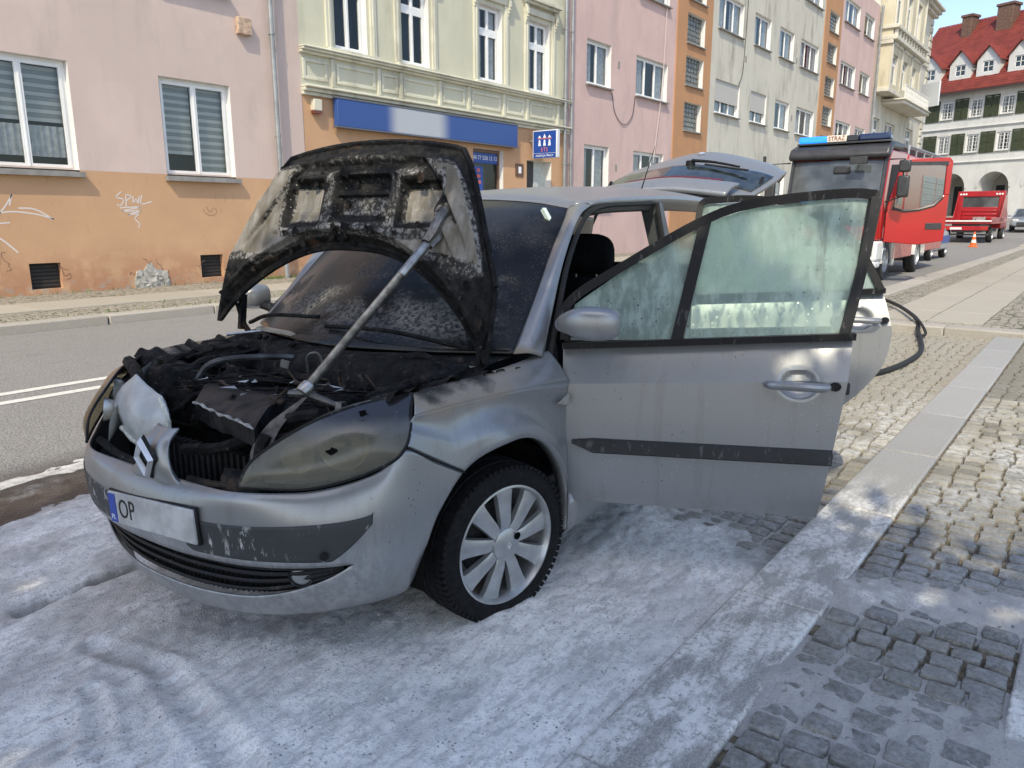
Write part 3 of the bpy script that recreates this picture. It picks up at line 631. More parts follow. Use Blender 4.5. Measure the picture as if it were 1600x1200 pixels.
# --- salmon house, stair strip, grey house ...
def block(label, x0, x1, mat, holes, hgt=16, strip=None, smat=None):
    b = bld('apartment_building', label, x0); LL = [(h[0] - x0, h[1], h[2] - x0, h[3]) for h in holes]
    g = G(); wallmesh(g, 0, x1 - x0, 0, hgt, LL, .2, 0, 1); shell(g, 0, x1 - x0, hgt, 9, 0); g.build('wall', [mat, REVEAL], b)
    return b, LL
BLOCKM = flat('glass_block', (.12, .125, .115), .18, var=.35, sc=6)
def stair_strip(b, x0, x1, wins, mat, bx, hgt=16):
    """projecting orange stair strip with glass block windows"""
    hl = [(w_[0] - bx, w_[1], w_[2] - bx, w_[3]) for w_ in wins]; g = G(); wallmesh(g, x0 - bx, x1 - bx, 0, hgt, hl, .22, 0, 1, -.05)
    g.add([(x0 - bx, -.05, 0), (x0 - bx, -.05, hgt), (x0 - bx, .02, hgt), (x0 - bx, .02, 0), (x1 - bx, -.05, 0), (x1 - bx, -.05, hgt), (x1 - bx, .02, hgt), (x1 - bx, .02, 0)], [(0, 3, 2, 1), (4, 5, 6, 7)])
    g.build('stair_wall', [mat, REVEAL], b)
    for h in hl:
        nx, nz = 6, 6; g = G(); cw, ch = (h[2] - h[0]) / nx, (h[3] - h[1]) / nz
        for i in range(nx):
            for j in range(nz): g.box((h[0] + (i + .5) * cw, .16, h[1] + (j + .5) * ch), (cw * .82, .06 + .02 * rnd.random(), ch * .84))
        wn = G().bb(h[0], h[2], .165, .2, h[1], h[3]).build('window', flat('mortar_grey', (.30, .29, .26), .9), b); bevel(g.build('glass_blocks', BLOCKM, wn), .02, 1)
        G().bb(h[0] - .05, h[2] + .05, -.14, .1, h[1] - .05, h[1] - .004).build('sill', SILLM, wn)
PW = [(23.36, 5.98, 24.97, 7.45), (26.81, 6.0, 29.38, 7.45), (23.3, 1.9, 24.98, 3.98), (26.81, 2.5, 29.3, 3.99), (23.36, 9.55, 24.97, 11), (26.81, 9.55, 29.3, 11)]
b, LL = block('salmon pink house with rust brown stair strip, beside the sage house', 22.2, 30.0, PINK2, PW)
for i, h in enumerate(LL): window(b, *h, cas=3 if h[2] - h[0] > 2 else 2, rec=.15, cover='curtain')
stair_strip(b, 30.0, 33.35, [(30.9, z, 32.6, z + 1.15) for z in (5.1, 6.92, 8.57, 10.25)], ORAN2, 22.2)
g = G(); shell(g, 7.8, 33.35 - 22.2, 16, 9); g.build('shell', ORAN2, b)
for i, (x, y, z) in enumerate(((25.5, 0, 6.9), (25.5, 0, 3.3))): G().bb(x - 22.2 - .06, x - 22.2 + .06, -.02, .01, z - .1, z + .1).build('vent', SILLM, b)
CAB = flat('black_cable', (.03, .03, .03), .6); PCAB = flat('pale_cable', (.55, .45, .42), .6)
G().tube(crom([(2.83, -.03, 5.9), (3.1, -.03, 5.2), (3.75, -.03, 4.85), (4.35, -.03, 5.2), (4.55, -.03, 5.95)], 18), .012, 5).build('cable', CAB, b)
G().tube(crom([(6.9, -.03, 11.5), (6.6, -.1, 7), (6.05, -.1, 3.6)], 10), .016, 5).build('cable', PCAB, b)
GW = [(a, z, c, z + 1.47) for z in (2.6, 6.12, 9.7, 13.2) for a, c in ((34.06, 36.9), (38.32, 40.5), (41.8, 44.05), (45.2, 48.4))]
b, LL = block('long grey house with rust brown stair strip at its far end', 33.35, 49.0, GREY, GW)
for i, h in enumerate(LL):
    w = window(b, *h, cas=3 if h[2] - h[0] > 2.6 else 2, rec=.15, cover='curtain')
    if i in (4, 5): G().bb(h[0] + .04, h[2] - .04, .06, .13, h[1] + .55, h[3] - .002).build('roller_shutter', flat('shutter_grey', (.44, .43, .40), .7), w)
stair_strip(b, 49.0, 52.3, [(49.85, z, 51.75, z + 1.12) for z in (5.3, 7.03, 8.75, 10.65, 12.4)], ORAN2, 33.35)
g = G(); shell(g, 49 - 33.35, 52.3 - 33.35, 16, 9); g.build('shell', ORAN2, b)
G().bb(40.6 - 33.35, 40.75 - 33.35, -.12, .01, 4.2, 4.6).build('wall_lamp', CAB, b)
for x, z in ((37.4, 8.9), (44.6, 9.9), (44.5, 6.9)): G().bb(x - 33.35 - .08, x - 33.35 + .08, -.02, .01, z - .13, z + .13).build('vent', SILLM, b)
G().tube(crom([(3.9, -.03, 12), (3.75, -.03, 8.5), (3.3, -.03, 7.6)], 14), .014, 5).build('cable', CAB, b)
KW = [(a, z, c, z + 1.42) for z in (2.6, 6.2, 9.8, 13.5) for a, c in ((52.95, 56.4), (57.6, 60.2))]
b, LL = block('second pink house, between the grey house and the cream house', 52.3, 61.3, PINK2, KW)
for h in LL: window(b, *h, cas=3 if h[2] - h[0] > 3 else 2, rec=.15)
pipe(b, 61.2 - 52.3, -.2, .1, 16, .08)

# --- cream ornamented corner house
b = bld('apartment_building', 'tall cream ornamented house with balcony and bay at the far end of the row', 61.3); W = 79.6 - 61.3; T = 19.2
lw = [(62.0, 5.9, 64.3, 8.7), (66.0, 5.9, 69.2, 8.7), (73.4, 6.2, 76.0, 8.9), (73.4, 10.9, 76.2, 13.9), (73.4, 15.2, 76.2, 18.0), (62, 1, 64.3, 4.5), (66, 1, 69, 4.5)]
LL = [(h[0] - 61.3, h[1], h[2] - 61.3, h[3]) for h in lw]
g = G(); wallmesh(g, 0, W, 0, T, LL, .3, 0, 1); shell(g, 0, W, T, 12); g.build('wall', [CREAM2, CREAM2], b)
for h in LL: window(b, *h, cas=2, transom=.7, rec=.2, sill=False)
bw = [(.7 + k * 3.15, z, .7 + k * 3.15 + 2.0, z + h) for z, h in ((10.95, 2.0), (14.95, 2.6)) for k in range(3)]
g = G(); wallmesh(g, .35, 11.0, 10.6, 18.4, bw, .35, 0, 1, -.9)
g.add([(.35, -.9, 10.6), (.35, -.9, 18.4), (.35, .02, 18.4), (.35, .02, 10.6), (11, -.9, 10.6), (11, -.9, 18.4), (11, .02, 18.4), (11, .02, 10.6)], [(0, 3, 2, 1), (4, 5, 6, 7), (1, 2, 6, 5), (0, 4, 7, 3)], 0); g.build('bay', [CREAM, CREAM2], b)
for h in bw:
    w = window(b, *h, cas=2, transom=.7, rec=.2, sill=False); w.location.y = -.9
g = G()
for z0, z1, p in ((10.3, 10.6, 1.0), (13.5, 13.75, 1.0), (13.751, 14.05, 1.25), (14.5, 14.75, 1.3), (18.4, 18.8, 1.15)): g.bb(.2, 11.15, -p, .02, z0, z1)
for k in range(12): x = .45 + k * .93; g.bb(x, x + .22, -1.2, -.9, 14.051, 14.499)
for k in range(4): x = .45 + k * 3.25; g.bb(x, x + .3, -1.0, -.88, 10.61, 18.39)
bevel(g.build('bay_cornice', CREAM2, b), .03, 1)
g = G()
for z0, z1, p in ((18.6, 18.85, .35), (18.851, 19.1, .6), (19.101, 19.3, .85)): g.bb(11.2, W + .3, -p, .1, z0, z1)
for z in np.arange(.6, 18, .62): g.bb(W - .9, W + .04, -.09, .05, z, z + .5)
g.bb(11.05, W - .92, -.12, .02, 9.9, 10.2); g.bb(11.05, W - .92, -.12, .02, 14.4, 14.7); bevel(g.build('quoins_and_cornice', CREAM2, b), .03, 1)
g = G(); g.bb(2.9, 12.4, -1.55, .0, 9.75, 9.98); g.bb(2.7, 12.6, -1.65, .0, 9.981, 10.1); bevel(g.build('balcony', CREAM2, b), .03, 1)
g = G(); g.bb(3, 12.3, -1.55, -1.49, 11.0, 11.08)
for k in range(32): x = 3 + k * .29; g.bb(x, x + .04, -1.54, -1.5, 10.1, 11.0)
for k in range(16): x = 3.15 + k * .58; g.tube([(x + .12 * math.cos(t), -1.52, 10.55 + .2 * math.sin(t)) for t in np.linspace(0, 6.28, 9)], .02, 4)
g.build('railing', flat('white_iron', (.70, .70, .68), .5), b)
bn = thing('banner_board', 'white rectangular board fixed to the end of the cream balcony', 'board', (73.2, FY - 1.5, 11.35)); bevel(G().bb(-.06, .06, -1.1, .9, -.95, .95).build('panel', flat('board_white', (.62, .65, .70), .6), bn, rot=(0, 0, R(-38))), .02)

# --- white town house closing the street
P0 = Vector((71.8 * 1.2, 5.6 * 1.2, 0)); ang = math.atan2(.927, .375)
b = thing('town_house', 'white town house with red tiled roof, dormers and dark green shutters', 'building', P0, ang - math.pi)
# local x runs to the right (away from the row); s = -x. outward normal is -y after the turn
X = lambda s: -s
wins = [(X(c + .62), z, X(c - .62), z + 1.72) for c in (-.3, 2.85, 5.75, 8.6, 11.5) for z in (7.7, 11.0)]
arch = [(X(c + 1.45), 1.0, X(c - 1.45), 4.55) for c in (-.9, 3.25, 7.4, 11.5)]
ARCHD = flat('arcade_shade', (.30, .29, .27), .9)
def arch_ring(a0, a1, z1, name='arch'):
    """semicircular arcade opening: a solid rim proud of the wall and a deep vault behind"""
    cx, r_ = (a0 + a1) / 2, (a1 - a0) / 2; n = 16; g = G(); gi = G()
    for k in range(n):
        t0, t1 = math.pi * k / n, math.pi * (k + 1) / n; c = lambda t, q: (cx + q * math.cos(t), z1 + q * math.sin(t))
        A, Bq, Cq, D = c(t0, r_), c(t1, r_), c(t1, r_ + .2), c(t0, r_ + .2)
        g.add([(A[0], -.06, A[1]), (Bq[0], -.06, Bq[1]), (Cq[0], -.06, Cq[1]), (D[0], -.06, D[1]), (A[0], .3, A[1]), (Bq[0], .3, Bq[1])], [(0, 1, 2, 3), (0, 4, 5, 1)])
        gi.add([(A[0], .3, A[1]), (Bq[0], .3, Bq[1]), (Bq[0], 3.0, Bq[1]), (A[0], 3.0, A[1])], [(0, 1, 2, 3)])
    return g, gi
g = G(); wallmesh(g, X(14), X(-4), 5.9, 13.7, wins, .3, 0, 1)
edges = [X(14)] + [v for h in sorted(arch) for v in (h[0], h[2])] + [X(-4)]
for k in range(0, len(edges), 2): g.add([(edges[k], 0, 0), (edges[k + 1], 0, 0), (edges[k + 1], 0, 5.9), (edges[k], 0, 5.9)], [(0, 1, 2, 3)])
for h in arch:
    cx, r_ = (h[0] + h[2]) / 2, (h[2] - h[0]) / 2; n = 16; z1 = 4.35
    for k in range(n):
        t0, t1 = math.pi * k / n, math.pi * (k + 1) / n; A = (cx + r_ * math.cos(t0), z1 + r_ * math.sin(t0)); Bq = (cx + r_ * math.cos(t1), z1 + r_ * math.sin(t1))
        g.add([(A[0], 0, A[1]), (A[0], 0, 5.9), (Bq[0], 0, 5.9), (Bq[0], 0, Bq[1])], [(0, 1, 2, 3)])
    for xx in (h[0], h[2]): g.add([(xx, 0, 0), (xx, 0, z1), (xx, 2.6, z1), (xx, 2.6, 0)], [(0, 1, 2, 3)])
shell(g, X(14), X(-4), 13.7, 12); g.build('wall', [WHITEW, WHITEW], b)
for h in arch:
    gr, gi = arch_ring(h[0], h[2], 4.35); ar = gr.build('arch', WHITEW, b); gi.build('vault', WHITEW, ar)
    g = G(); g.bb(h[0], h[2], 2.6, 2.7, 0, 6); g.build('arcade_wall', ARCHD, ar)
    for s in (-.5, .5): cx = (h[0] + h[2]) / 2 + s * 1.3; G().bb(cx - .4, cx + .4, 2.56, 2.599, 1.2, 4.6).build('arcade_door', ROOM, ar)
SHUT = flat('shutter_green', (.05, .062, .03), .6, var=.2)
for a, z0, c, z1 in wins:
    w = window(b, a, z0, c, z1, cas=2, rec=.1, cover='curtain', sill=.045, fw=.09); g = G()
    for k in range(1, 5): z = z0 + (z1 - z0) * k / 5; g.bb(a + .09, c - .09, .07, .1, z - .018, z + .018)
    for k in (1, 3): x = a + (c - a) * k / 4; g.bb(x - .018, x + .018, .07, .1, z0 + .09, z1 - .09)
    g.build('glazing_bar', PVC, w)
    for s in (a - .94, c + .14):
        g = G(); q = .09
        for r4 in ((s, s + q, z0 - .12, z1 + .14), (s + .8 - q, s + .8, z0 - .12, z1 + .14), (s + q, s + .8 - q, z0 - .12, z0), (s + q, s + .8 - q, z1 + .02, z1 + .14), (s + q, s + .8 - q, z0 + .82, z0 + .92)): g.bb(r4[0], r4[1], -.07, -.01, r4[2], r4[3])
        for k in range(14): z = z0 + .02 + k * .12; g.box((s + .40, -.035, z + .05), (.62, .02, .11), (R(-25), 0, 0))
        g.build('shutter', SHUT, w)
g = G()
for z0, z1, p in ((9.95, 10.05, .06), (10.051, 10.16, .14), (6.7, 6.78, .06), (6.781, 6.88, .14)): g.bb(X(14), X(-4), -p, .01, z0, z1)
bevel(g.build('string_course', WHITEW, b), .02, 1)
def tiles():
    n = N('red_tiles'); p = n.co; br = n.n('TexBrick'); n.l(n.map(p, (1, 1, 1)), br.inputs[0])
    c = n.mix(n.ramp(n.noise(1.2, 5, .6, p), .3, .7), (.155, .026, .019), (.23, .042, .028)); c = n.mix(n.ramp(n.noise(9, 4, .6, p), .5, .75, 0, .45), c, (.09, .02, .016))
    return n.fin(c, .6)
RT = tiles()
# roof slope built course by course: each course a tilted board of tiles with a step
z0, z1, y0, y1 = 13.55, 21.4, -.75, 6.3; nC = 36; rf = None; g = G(); x0, x1 = X(14.4), X(-4.4)
for k in range(nC):
    t0, t1 = k / nC, (k + 1.25) / nC; ya, yb = y0 + (y1 - y0) * t0, y0 + (y1 - y0) * t1; za, zb = z0 + (z1 - z0) * t0 + .06, z0 + (z1 - z0) * t1
    nt_ = 60; dx = (x1 - x0) / nt_
    for i in range(nt_):
        xa = x0 + i * dx; wv = .035 * rnd.random()
        g.add([(xa + .01, ya, za + wv), (xa + dx - .01, ya, za + wv), (xa + dx - .01, yb, zb), (xa + .01, yb, zb), (xa + .01, ya, za - .09), (xa + dx - .01, ya, za - .09)], [(0, 1, 2, 3), (4, 5, 1, 0)])
rf = G().add([(x0, y0, z0 - .05), (x1, y0, z0 - .05), (x1, y1, z1 - .05), (x0, y1, z1 - .05), (x0, 2 * y1 - y0, z0), (x1, 2 * y1 - y0, z0)], [(0, 1, 2, 3), (3, 2, 5, 4), (0, 3, 4), (1, 5, 2)]).build('roof', RT, b)
g.build('roof_tiles', RT, rf, smooth=False, kind='stuff')
G().bb(x0, x1, y0 - .12, y0 + .05, z0 - .22, z0 - .06).build('gutter', flat('gutter_dark', (.06, .035, .03), .5), rf)
BRK = flat('chimney_brick', (.13, .075, .055), .9, var=.3, sc=5)
for s, zt, hw in ((7.9, 20.9, .75), (3.9, 21.2, .75), (11.6, 20.6, .5)):
    g = G(); cx = X(s) + 1.15; g.bb(cx - hw, cx + hw, 4.6, 5.9, 18.5, zt + .9); g.bb(cx - hw - .12, cx + hw + .12, 4.5, 6.0, zt + .901, zt + 1.15); bevel(g.build('chimney', BRK, rf), .03, 1)
def dormer(s):
    cx = X(s); yf = .3; ys = lambda z: y0 + (z - z0) / (z1 - z0) * (y1 - y0)
    d = G(); hw = 1.05; zb, ze, zp = 14.75, 16.25, 17.45
    wallmesh(d, cx - hw, cx + hw, zb, ze, [(cx - .52, zb + .3, cx + .52, ze - .15)], .15, 0, 0, yf)
    d.add([(cx - hw, yf, ze), (cx + hw, yf, ze), (cx, yf, zp)], [(0, 1, 2)])
    for sg in (-1, 1): d.add([(cx + sg * hw, yf, zb), (cx + sg * hw, yf, ze), (cx + sg * hw, ys(ze), ze), (cx + sg * hw, ys(zb), zb)], [(0, 1, 2, 3)])
    dm = d.build('dormer', WHITEW, rf)
    w = G()
    a, c, q0, q1 = cx - .5, cx + .5, zb + .32, ze - .17
    for r4 in ((a, a + .07, q0, q1), (c - .07, c, q0, q1), (a, c, q0, q0 + .07), (a, c, q1 - .07, q1), (cx - .03, cx + .03, q0, q1), (a, c, (q0 + q1) / 2 - .025, (q0 + q1) / 2 + .025)): w.bb(r4[0], r4[1], yf + .06, yf + .1, r4[2], r4[3])
    w.build('dormer_window', PVC, rf); G().bb(a, c, yf + .101, yf + .115, q0, q1).build('pane', flat('dormer_glass', (.05, .07, .09), .05), rf)
    g = G()
    for sg in (-1, 1):
        e = (cx + sg * (hw + .25), ze - .2); p = (cx, zp + .1); yq = yf - .25
        g.add([(e[0], yq, e[1]), (p[0], yq, p[1]), (p[0], ys(p[1]) + .05, p[1]), (e[0], ys(e[1]) + .05, e[1]), (e[0], yq, e[1] - .12), (p[0], yq, p[1] - .12)], [(0, 1, 2, 3), (0, 4, 5, 1)])
    g.build('dormer_roof', RT, rf)
for s in (7.95, 5.3, 11.0, 2.4): dormer(s)
# ------------------------------------------------------------------ the burnt car  (local: x rearward from the front axle, y across (- = driver's side, towards the camera), z up)
CAR = thing('burnt_car', 'silver car with burnt engine bay, raised bonnet and open doors in white foam', 'car', (1.917, 2.424, 0), R(4.5))
def paint(soot=True):
    n = N('silver_paint' if soot else 'silver_door_paint'); p = n.co; sx, sy, sz = n.sep(p)
    fl = n.noise(900, 2, .5, p); dust = n.noise(3.5, 5, .6, p); run = n.noise(16, 6, .65, n.map(p, (1.5, 1.5, .10)))
    c = n.mix(fl, (.255, .26, .265), (.345, .35, .355))
    c = n.mix(n.ramp(run, .50, .70, 0, .32), c, (.20, .195, .185)); c = n.mix(n.ramp(dust, .5, .8, 0, .2), c, (.33, .315, .295))
    # soot licked over the metal round the engine bay
    d = n.math('ADD', n.math('MULTIPLY', n.math('SUBTRACT', .90, sz), 5.0), n.math('MULTIPLY', n.math('MAXIMUM', sx, .0), 1.6))
    d = n.math('ADD', d, n.math('MULTIPLY', n.math('SUBTRACT', n.noise(6.5, 5, .65, p), .5), .75)); inz = n.math('MULTIPLY', n.ramp(sx, .42, .2), n.math('MULTIPLY', n.ramp(sz, 1.0, .95), n.ramp(sx, -.42, -.30))) if soot else 0.
    so = n.math('MULTIPLY', n.ramp(d, .62, -.22), inz)
    c = n.mix(n.math('MULTIPLY', n.ramp(so, .05, .55), .55), c, (.24, .17, .09)); c = n.mix(n.ramp(so, .62, .98), c, (.012, .011, .010))
    # drips and flecks of foam, flecks of black ash
    fk = n.math('MULTIPLY', n.ramp(n.voro(75, n.map(p, (1, 1, .55))), .10, .2, 1, 0), n.ramp(n.noise(5, 3, .6, p), .50, .64)); c = n.mix(n.math('MULTIPLY', fk, .42), c, (.62, .63, .64))
    splash = n.math('MULTIPLY', n.ramp(sz, .60, .40), n.math('MULTIPLY', n.ramp(sx, -.45, -.6), n.ramp(n.noise(26, 5, .7, n.map(p, (1, 1, .4))), .42, .6))); c = n.mix(n.math('MULTIPLY', splash, .28), c, (.62, .61, .59))
    ash = n.math('MULTIPLY', n.ramp(n.voro(44, n.map(p, (1, 1, .6))), .05, .10, 1, 0), n.ramp(n.noise(4, 3, .6, n.map(p, (1, 1, 1), (3, 1, 2))), .50, .58)); c = n.mix(ash, c, (.01, .01, .01))
    rough = n.mix(n.ramp(so, .1, .6), (.36, .36, .36), (.85, .85, .85)); rough = n.mix(fk, rough, (.7, .7, .7))
    met = n.ramp(so, .1, .6, .55, 0.)
    return n.fin(c, rough, met, n.bump(n.math('ADD', n.math('MULTIPLY', fk, .6), n.math('MULTIPLY', n.noise(60, 3, .6, p), .08)), .25, .004), Coat_Weight=.15, Coat_Roughness=.12)
PAINT = paint(); PAINTD = paint(False)
def plastic(name, col, fleck=.5):
    n = N(name); p = n.co
    fk = n.math('MULTIPLY', n.ramp(n.noise(38, 5, .7, n.map(p, (1, 1, .35))), .56, .64), n.ramp(n.noise(5, 3, .6, p), .38, .6))
    c = n.mix(n.math('MULTIPLY', fk, fleck), col, (.62, .61, .59)); c = n.mix(n.ramp(n.noise(6, 4, .6, p), .45, .8, 0, .25), c, tuple(min(1, x * 2.2) for x in col))
    return n.fin(c, n.ramp(fk, 0, 1, .5, .8), 0, n.bump(n.math('ADD', fk, n.math('MULTIPLY', n.noise(300, 2, .5, p), .15)), .3, .003), Specular_IOR_Level=.25)
GREYPL = plastic('grey_plastic', (.045, .047, .049), .7); STRIPM = plastic('dark_strip', (.028, .029, .031), .12); BLACKPL = plastic('black_plastic', (.008, .008, .009), .12); RUBBER = flat('rubber', (.014, .014, .014), .75, var=.3, sc=30)
def char():
    n = N('charred'); p = n.co
    c = n.mix(n.ramp(n.noise(14, 6, .7, p), .45, .75), (.004, .004, .0045), (.014, .0135, .0135)); c = n.mix(n.ramp(n.noise(36, 5, .75, p), .58, .70, 0, .65), c, (.15, .145, .14))
    c = n.mix(n.ramp(n.noise(7, 4, .6, p), .58, .70, 0, .6), c, (.075, .048, .03))
    return n.fin(c, n.ramp(n.noise(20, 4, .6, p), .3, .7, .45, .9), 0, n.bump(n.noise(60, 5, .7, p), .8, .012), Specular_IOR_Level=.24)
CHAR = char(); ASHM = flat('ash_metal', (.30, .295, .285), .7, .3, var=.45, sc=30, bump=.5, bsc=50); STEEL = flat('scorched_steel', (.36, .36, .36), .32, .9, var=.25, sc=25, bump=.15, bsc=90)
CHROME = flat('chrome', (.72, .72, .73), .28, .75, var=.08, sc=20)
def both(make, name, mat, parent, th=.0, **kw):
    out = []
    for s in (0, 1):
        g = make()
        if s: g.mirror_y()
        o = g.build(name, mat, parent, **kw); 
        if th: solid(o, th, 0)
        out.append(o)
    return out

# bumper ------------------------------------------------------------
BUMP = [
 [(-.775, 0, .635), (-.812, 0, .615), (-.835, 0, .55), (-.83, 0, .45), (-.81, 0, .37), (-.79, 0, .27), (-.752, 0, .195)],
 [(-.775, -.2, .635), (-.808, -.2, .615), (-.826, -.2, .55), (-.82, -.2, .45), (-.80, -.2, .37), (-.775, -.2, .27), (-.738, -.2, .195)],
 [(-.775, -.41, .65), (-.79, -.415, .625), (-.79, -.42, .55), (-.78, -.42, .45), (-.755, -.42, .37), (-.72, -.40, .27), (-.685, -.375, .20)],
 [(-.655, -.60, .655), (-.68, -.605, .625), (-.70, -.61, .55), (-.69, -.61, .45), (-.67, -.60, .37), (-.635, -.565, .28), (-.60, -.53, .215)],
 [(-.53, -.735, .70), (-.565, -.735, .645), (-.59, -.735, .55), (-.58, -.735, .45), (-.565, -.72, .37), (-.54, -.68, .29), (-.51, -.64, .235)],
 [(-.452, -.79, .765), (-.475, -.793, .69), (-.495, -.797, .57), (-.49, -.79, .46), (-.48, -.775, .38), (-.46, -.74, .30), (-.445, -.70, .25)],
 [(-.34, -.815, .70), (-.365, -.818, .63), (-.41, -.815, .54), (-.43, -.803, .45), (-.43, -.787, .38), (-.425, -.76, .31), (-.415, -.73, .265)],
 [(-.235, -.838, .64), (-.285, -.832, .60), (-.345, -.815, .52), (-.378, -.797, .43), (-.392, -.778, .37), (-.40, -.755, .31), (-.40, -.73, .27)]]
def full(net): return [[(x, -y, z) for x, y, z in c] for c in reversed(net[1:])] + net
BF = np.array(full(BUMP)); CS = 7      # station 7 is the centre line
def bsurf(u, v): return spt(BF, np.asarray(u) + CS, v)
def bpatch(u0, u1, v0, v1, nu, nv, off=0.0):
    """bumper surface between curves v0(u), v1(u), pushed out by off"""
    rows = []
    for u in np.linspace(u0, u1, nu):
        a, b = (v0(u) if callable(v0) else v0), (v1(u) if callable(v1) else v1); vv = np.linspace(a, b, nv)
        P = bsurf(np.full(nv, u), vv)
        if off:
            e = 1e-2; Q = bsurf(np.full(nv, u + e), vv); S = bsurf(np.full(nv, u), vv + e); nn = np.cross(S - P, Q - P); nn /= np.linalg.norm(nn, axis=1)[:, None] + 1e-9
            nn *= np.sign(-(nn[:, :1] * 1.0 + 0 * nn[:, :1]) + 1e-9) if False else 1
            nn = np.where((nn @ np.array([-1., 0, 0]))[:, None] + np.abs(nn[:, 1:2]) * np.sign(nn[:, 1:2] * P[:, 1:2]) < 0, -nn, nn); P = P + nn * off
        rows.append(P)
    return np.array(rows)
IE = 3.7                                   # lower intake ends here
top_i = lambda u: 3.50 - .3 * (abs(u) / IE) ** 2 if abs(u) < IE else 3.2
bot_i = lambda u: 4.95 - 1.75 * (abs(u) / IE) ** 3.6 if abs(u) < IE else 3.2
g = G(); g.grid(bpatch(-7, 7, 0, top_i, 113, 17)); g.grid(bpatch(-7, 7, bot_i, 6, 113, 13))
g.v = [tuple(p) for p in g.v]; BMP = g.build('bumper', PAINT, CAR); solid(BMP, .006, 0)
m = BMP.modifiers.new('w', 'WELD'); m.merge_threshold = .0004
BMP.modifiers.move(1, 0)
for s in (1, -1):
    r0, r1 = (1.0, 4.2)
    tp = lambda u: 2.12 - .46 * (abs(u) - 1) / 3.2; bt = lambda u: 3.22 - .06 * abs(u) - max(0., abs(u) - 3.35) * 1.22 - .35 * max(0, 1.12 - abs(u)) * 4
    g = G(); A = bpatch(r0 * s, r1 * s, tp, bt, 60, 12, .007); g.grid(A, flip=(s < 0)); o = g.build('rub_strip', GREYPL, BMP); solid(o, .016, 1 if s > 0 else 1); 
# parking sensor, lower grille slats, fog lamps
def at(u, v, off=0): return Vector(bpatch(u, u + .01, v, v + .05, 2, 2, off)[0, 0])
p = at(3.25, 2.75, .018); G().lathe([(0, -.004), (.012, -.004), (.014, 0)], 16, Matrix.Translation(p) @ Matrix.Rotation(R(-45), 4, 'Z')).build('parking_sensor', BLACKPL, BMP)
back = lambda u: None
g = G(); A = bpatch(-IE, IE, lambda u: top_i(u) - .12, lambda u: bot_i(u) + .12, 80, 6); A = A.copy(); A[..., 0] += .055; g.grid(A); g.build('intake_backing', flat('intake_black', (.008, .008, .008), .9), BMP)
for k in range(4):
    f = (k + .6) / 4.2; P = np.array([bsurf([u], [top_i(u) * (1 - f) + bot_i(u) * f])[0] for u in np.linspace(-IE * .93, IE * .93, 60)]); P[:, 0] += .022
    G().tube(P, .0075, 6).build('grille_slat', BLACKPL, BMP)
g = G()
for u in np.linspace(-3.0, 3.0, 64):
    a = bsurf([u], [top_i(u)])[0]; b = bsurf([u], [bot_i(u)])[0]; a[0] += .032; b[0] += .032; g.tube([a, b], .0035, 4)
g.build('grille_mesh', BLACKPL, BMP)
for s in (1, -1):
    fl = link('fog_lamp', None, BMP); c = bsurf([2.75 * s], [3.85])[0]; c[0] += .02; c[1] += .012 * s
    M = Matrix.Translation(Vector(c)) @ Matrix.Rotation(R(-62 * s + (0 if s > 0 else 0)), 4, 'Z')
    # lathe axis (local Y) must look out of the bumper: forward-left
    M = Matrix.Translation(Vector(c)) @ Vector((-.8, -.6 * s, 0)).to_track_quat('Y', 'Z').to_matrix().to_4x4()
    g = G().lathe([(.0, .010), (.024, .007), (.033, 0)], 20, M); g.build('lens', flat('fog_glass', (.20, .21, .21), .1, var=.2), fl)
    G().lathe([(.033, -.02), (.034, .005), (.039, .008), (.042, -.03)], 20, M).build('bezel', BLACKPL, fl)

# licence plate
pl = link('licence_plate', None, BMP, loc=(-.838, -.035, .512), rot=(0, R(-4), R(-90))); pl.scale = (.9, 1, .9)
bevel(G().bb(-.265, .265, -.006, .008, -.062, .062).build('plate', flat('plate_white', (.42, .42, .42), .55, var=.25, sc=9), pl), .004)
bevel(G().bb(-.272, .272, .002, .014, -.068, .068).build('plate_holder', BLACKPL, pl), .004)
G().bb(-.258, -.215, -.0085, -.0062, -.055, .055).build('country_band', flat('plate_blue', (.02, .06, .34), .4), pl)
BLK = flat('letter_black', (.01, .01, .01), .5)
text('lettering', 'PL', .028, WHITEL, pl, Matrix.Translation((-.2365, -.0087, -.035)) @ Matrix.Rotation(R(90), 4, 'X'), .0005)
text('lettering', 'OP', .105, BLK, pl, Matrix.Translation((-.145, -.0068, 0)) @ Matrix.Rotation(R(90), 4, 'X'), .0008, sx=.78)
# nose bridge with the emblem
g = G(); net = [[(-.805, b * .17, .608), (-.825, b * .115, .64), (-.832, b * .075, .69), (-.818, b * .058, .75), (-.775, b * .05, .787)] for b in (-1, -.6, 0, .6, 1)]
A = surf(net, 33, 33); bb_ = np.linspace(-1, 1, 33); A[..., 0] += .020 * (np.abs(bb_) ** 3)[:, None]; A[..., 0] += .006 * gauss(bb_, .35)[:, None]
A[..., 1] -= .035 * sst(.60, .70, A[..., 2]); A[..., 0] += .014; g.grid(A); nb = g.build('nose_bridge', PAINT, BMP); solid(nb, .02, 0)
for s in (-1, 1):
    continue
    g = G(); g.tube(crom([(-.79, -.03 + s * .19, .622), (-.80, -.03 + s * .145, .64), (-.80, -.035 + s * .105, .69), (-.785, -.035 + s * .08, .755)], 14), [.016 - .0007 * k for k in range(14)], 8); g.build('nose_scoop', PAINT, BMP)
em = link('emblem', None, BMP, loc=(-.836, -.035, .708), rot=(0, R(-6), 0))
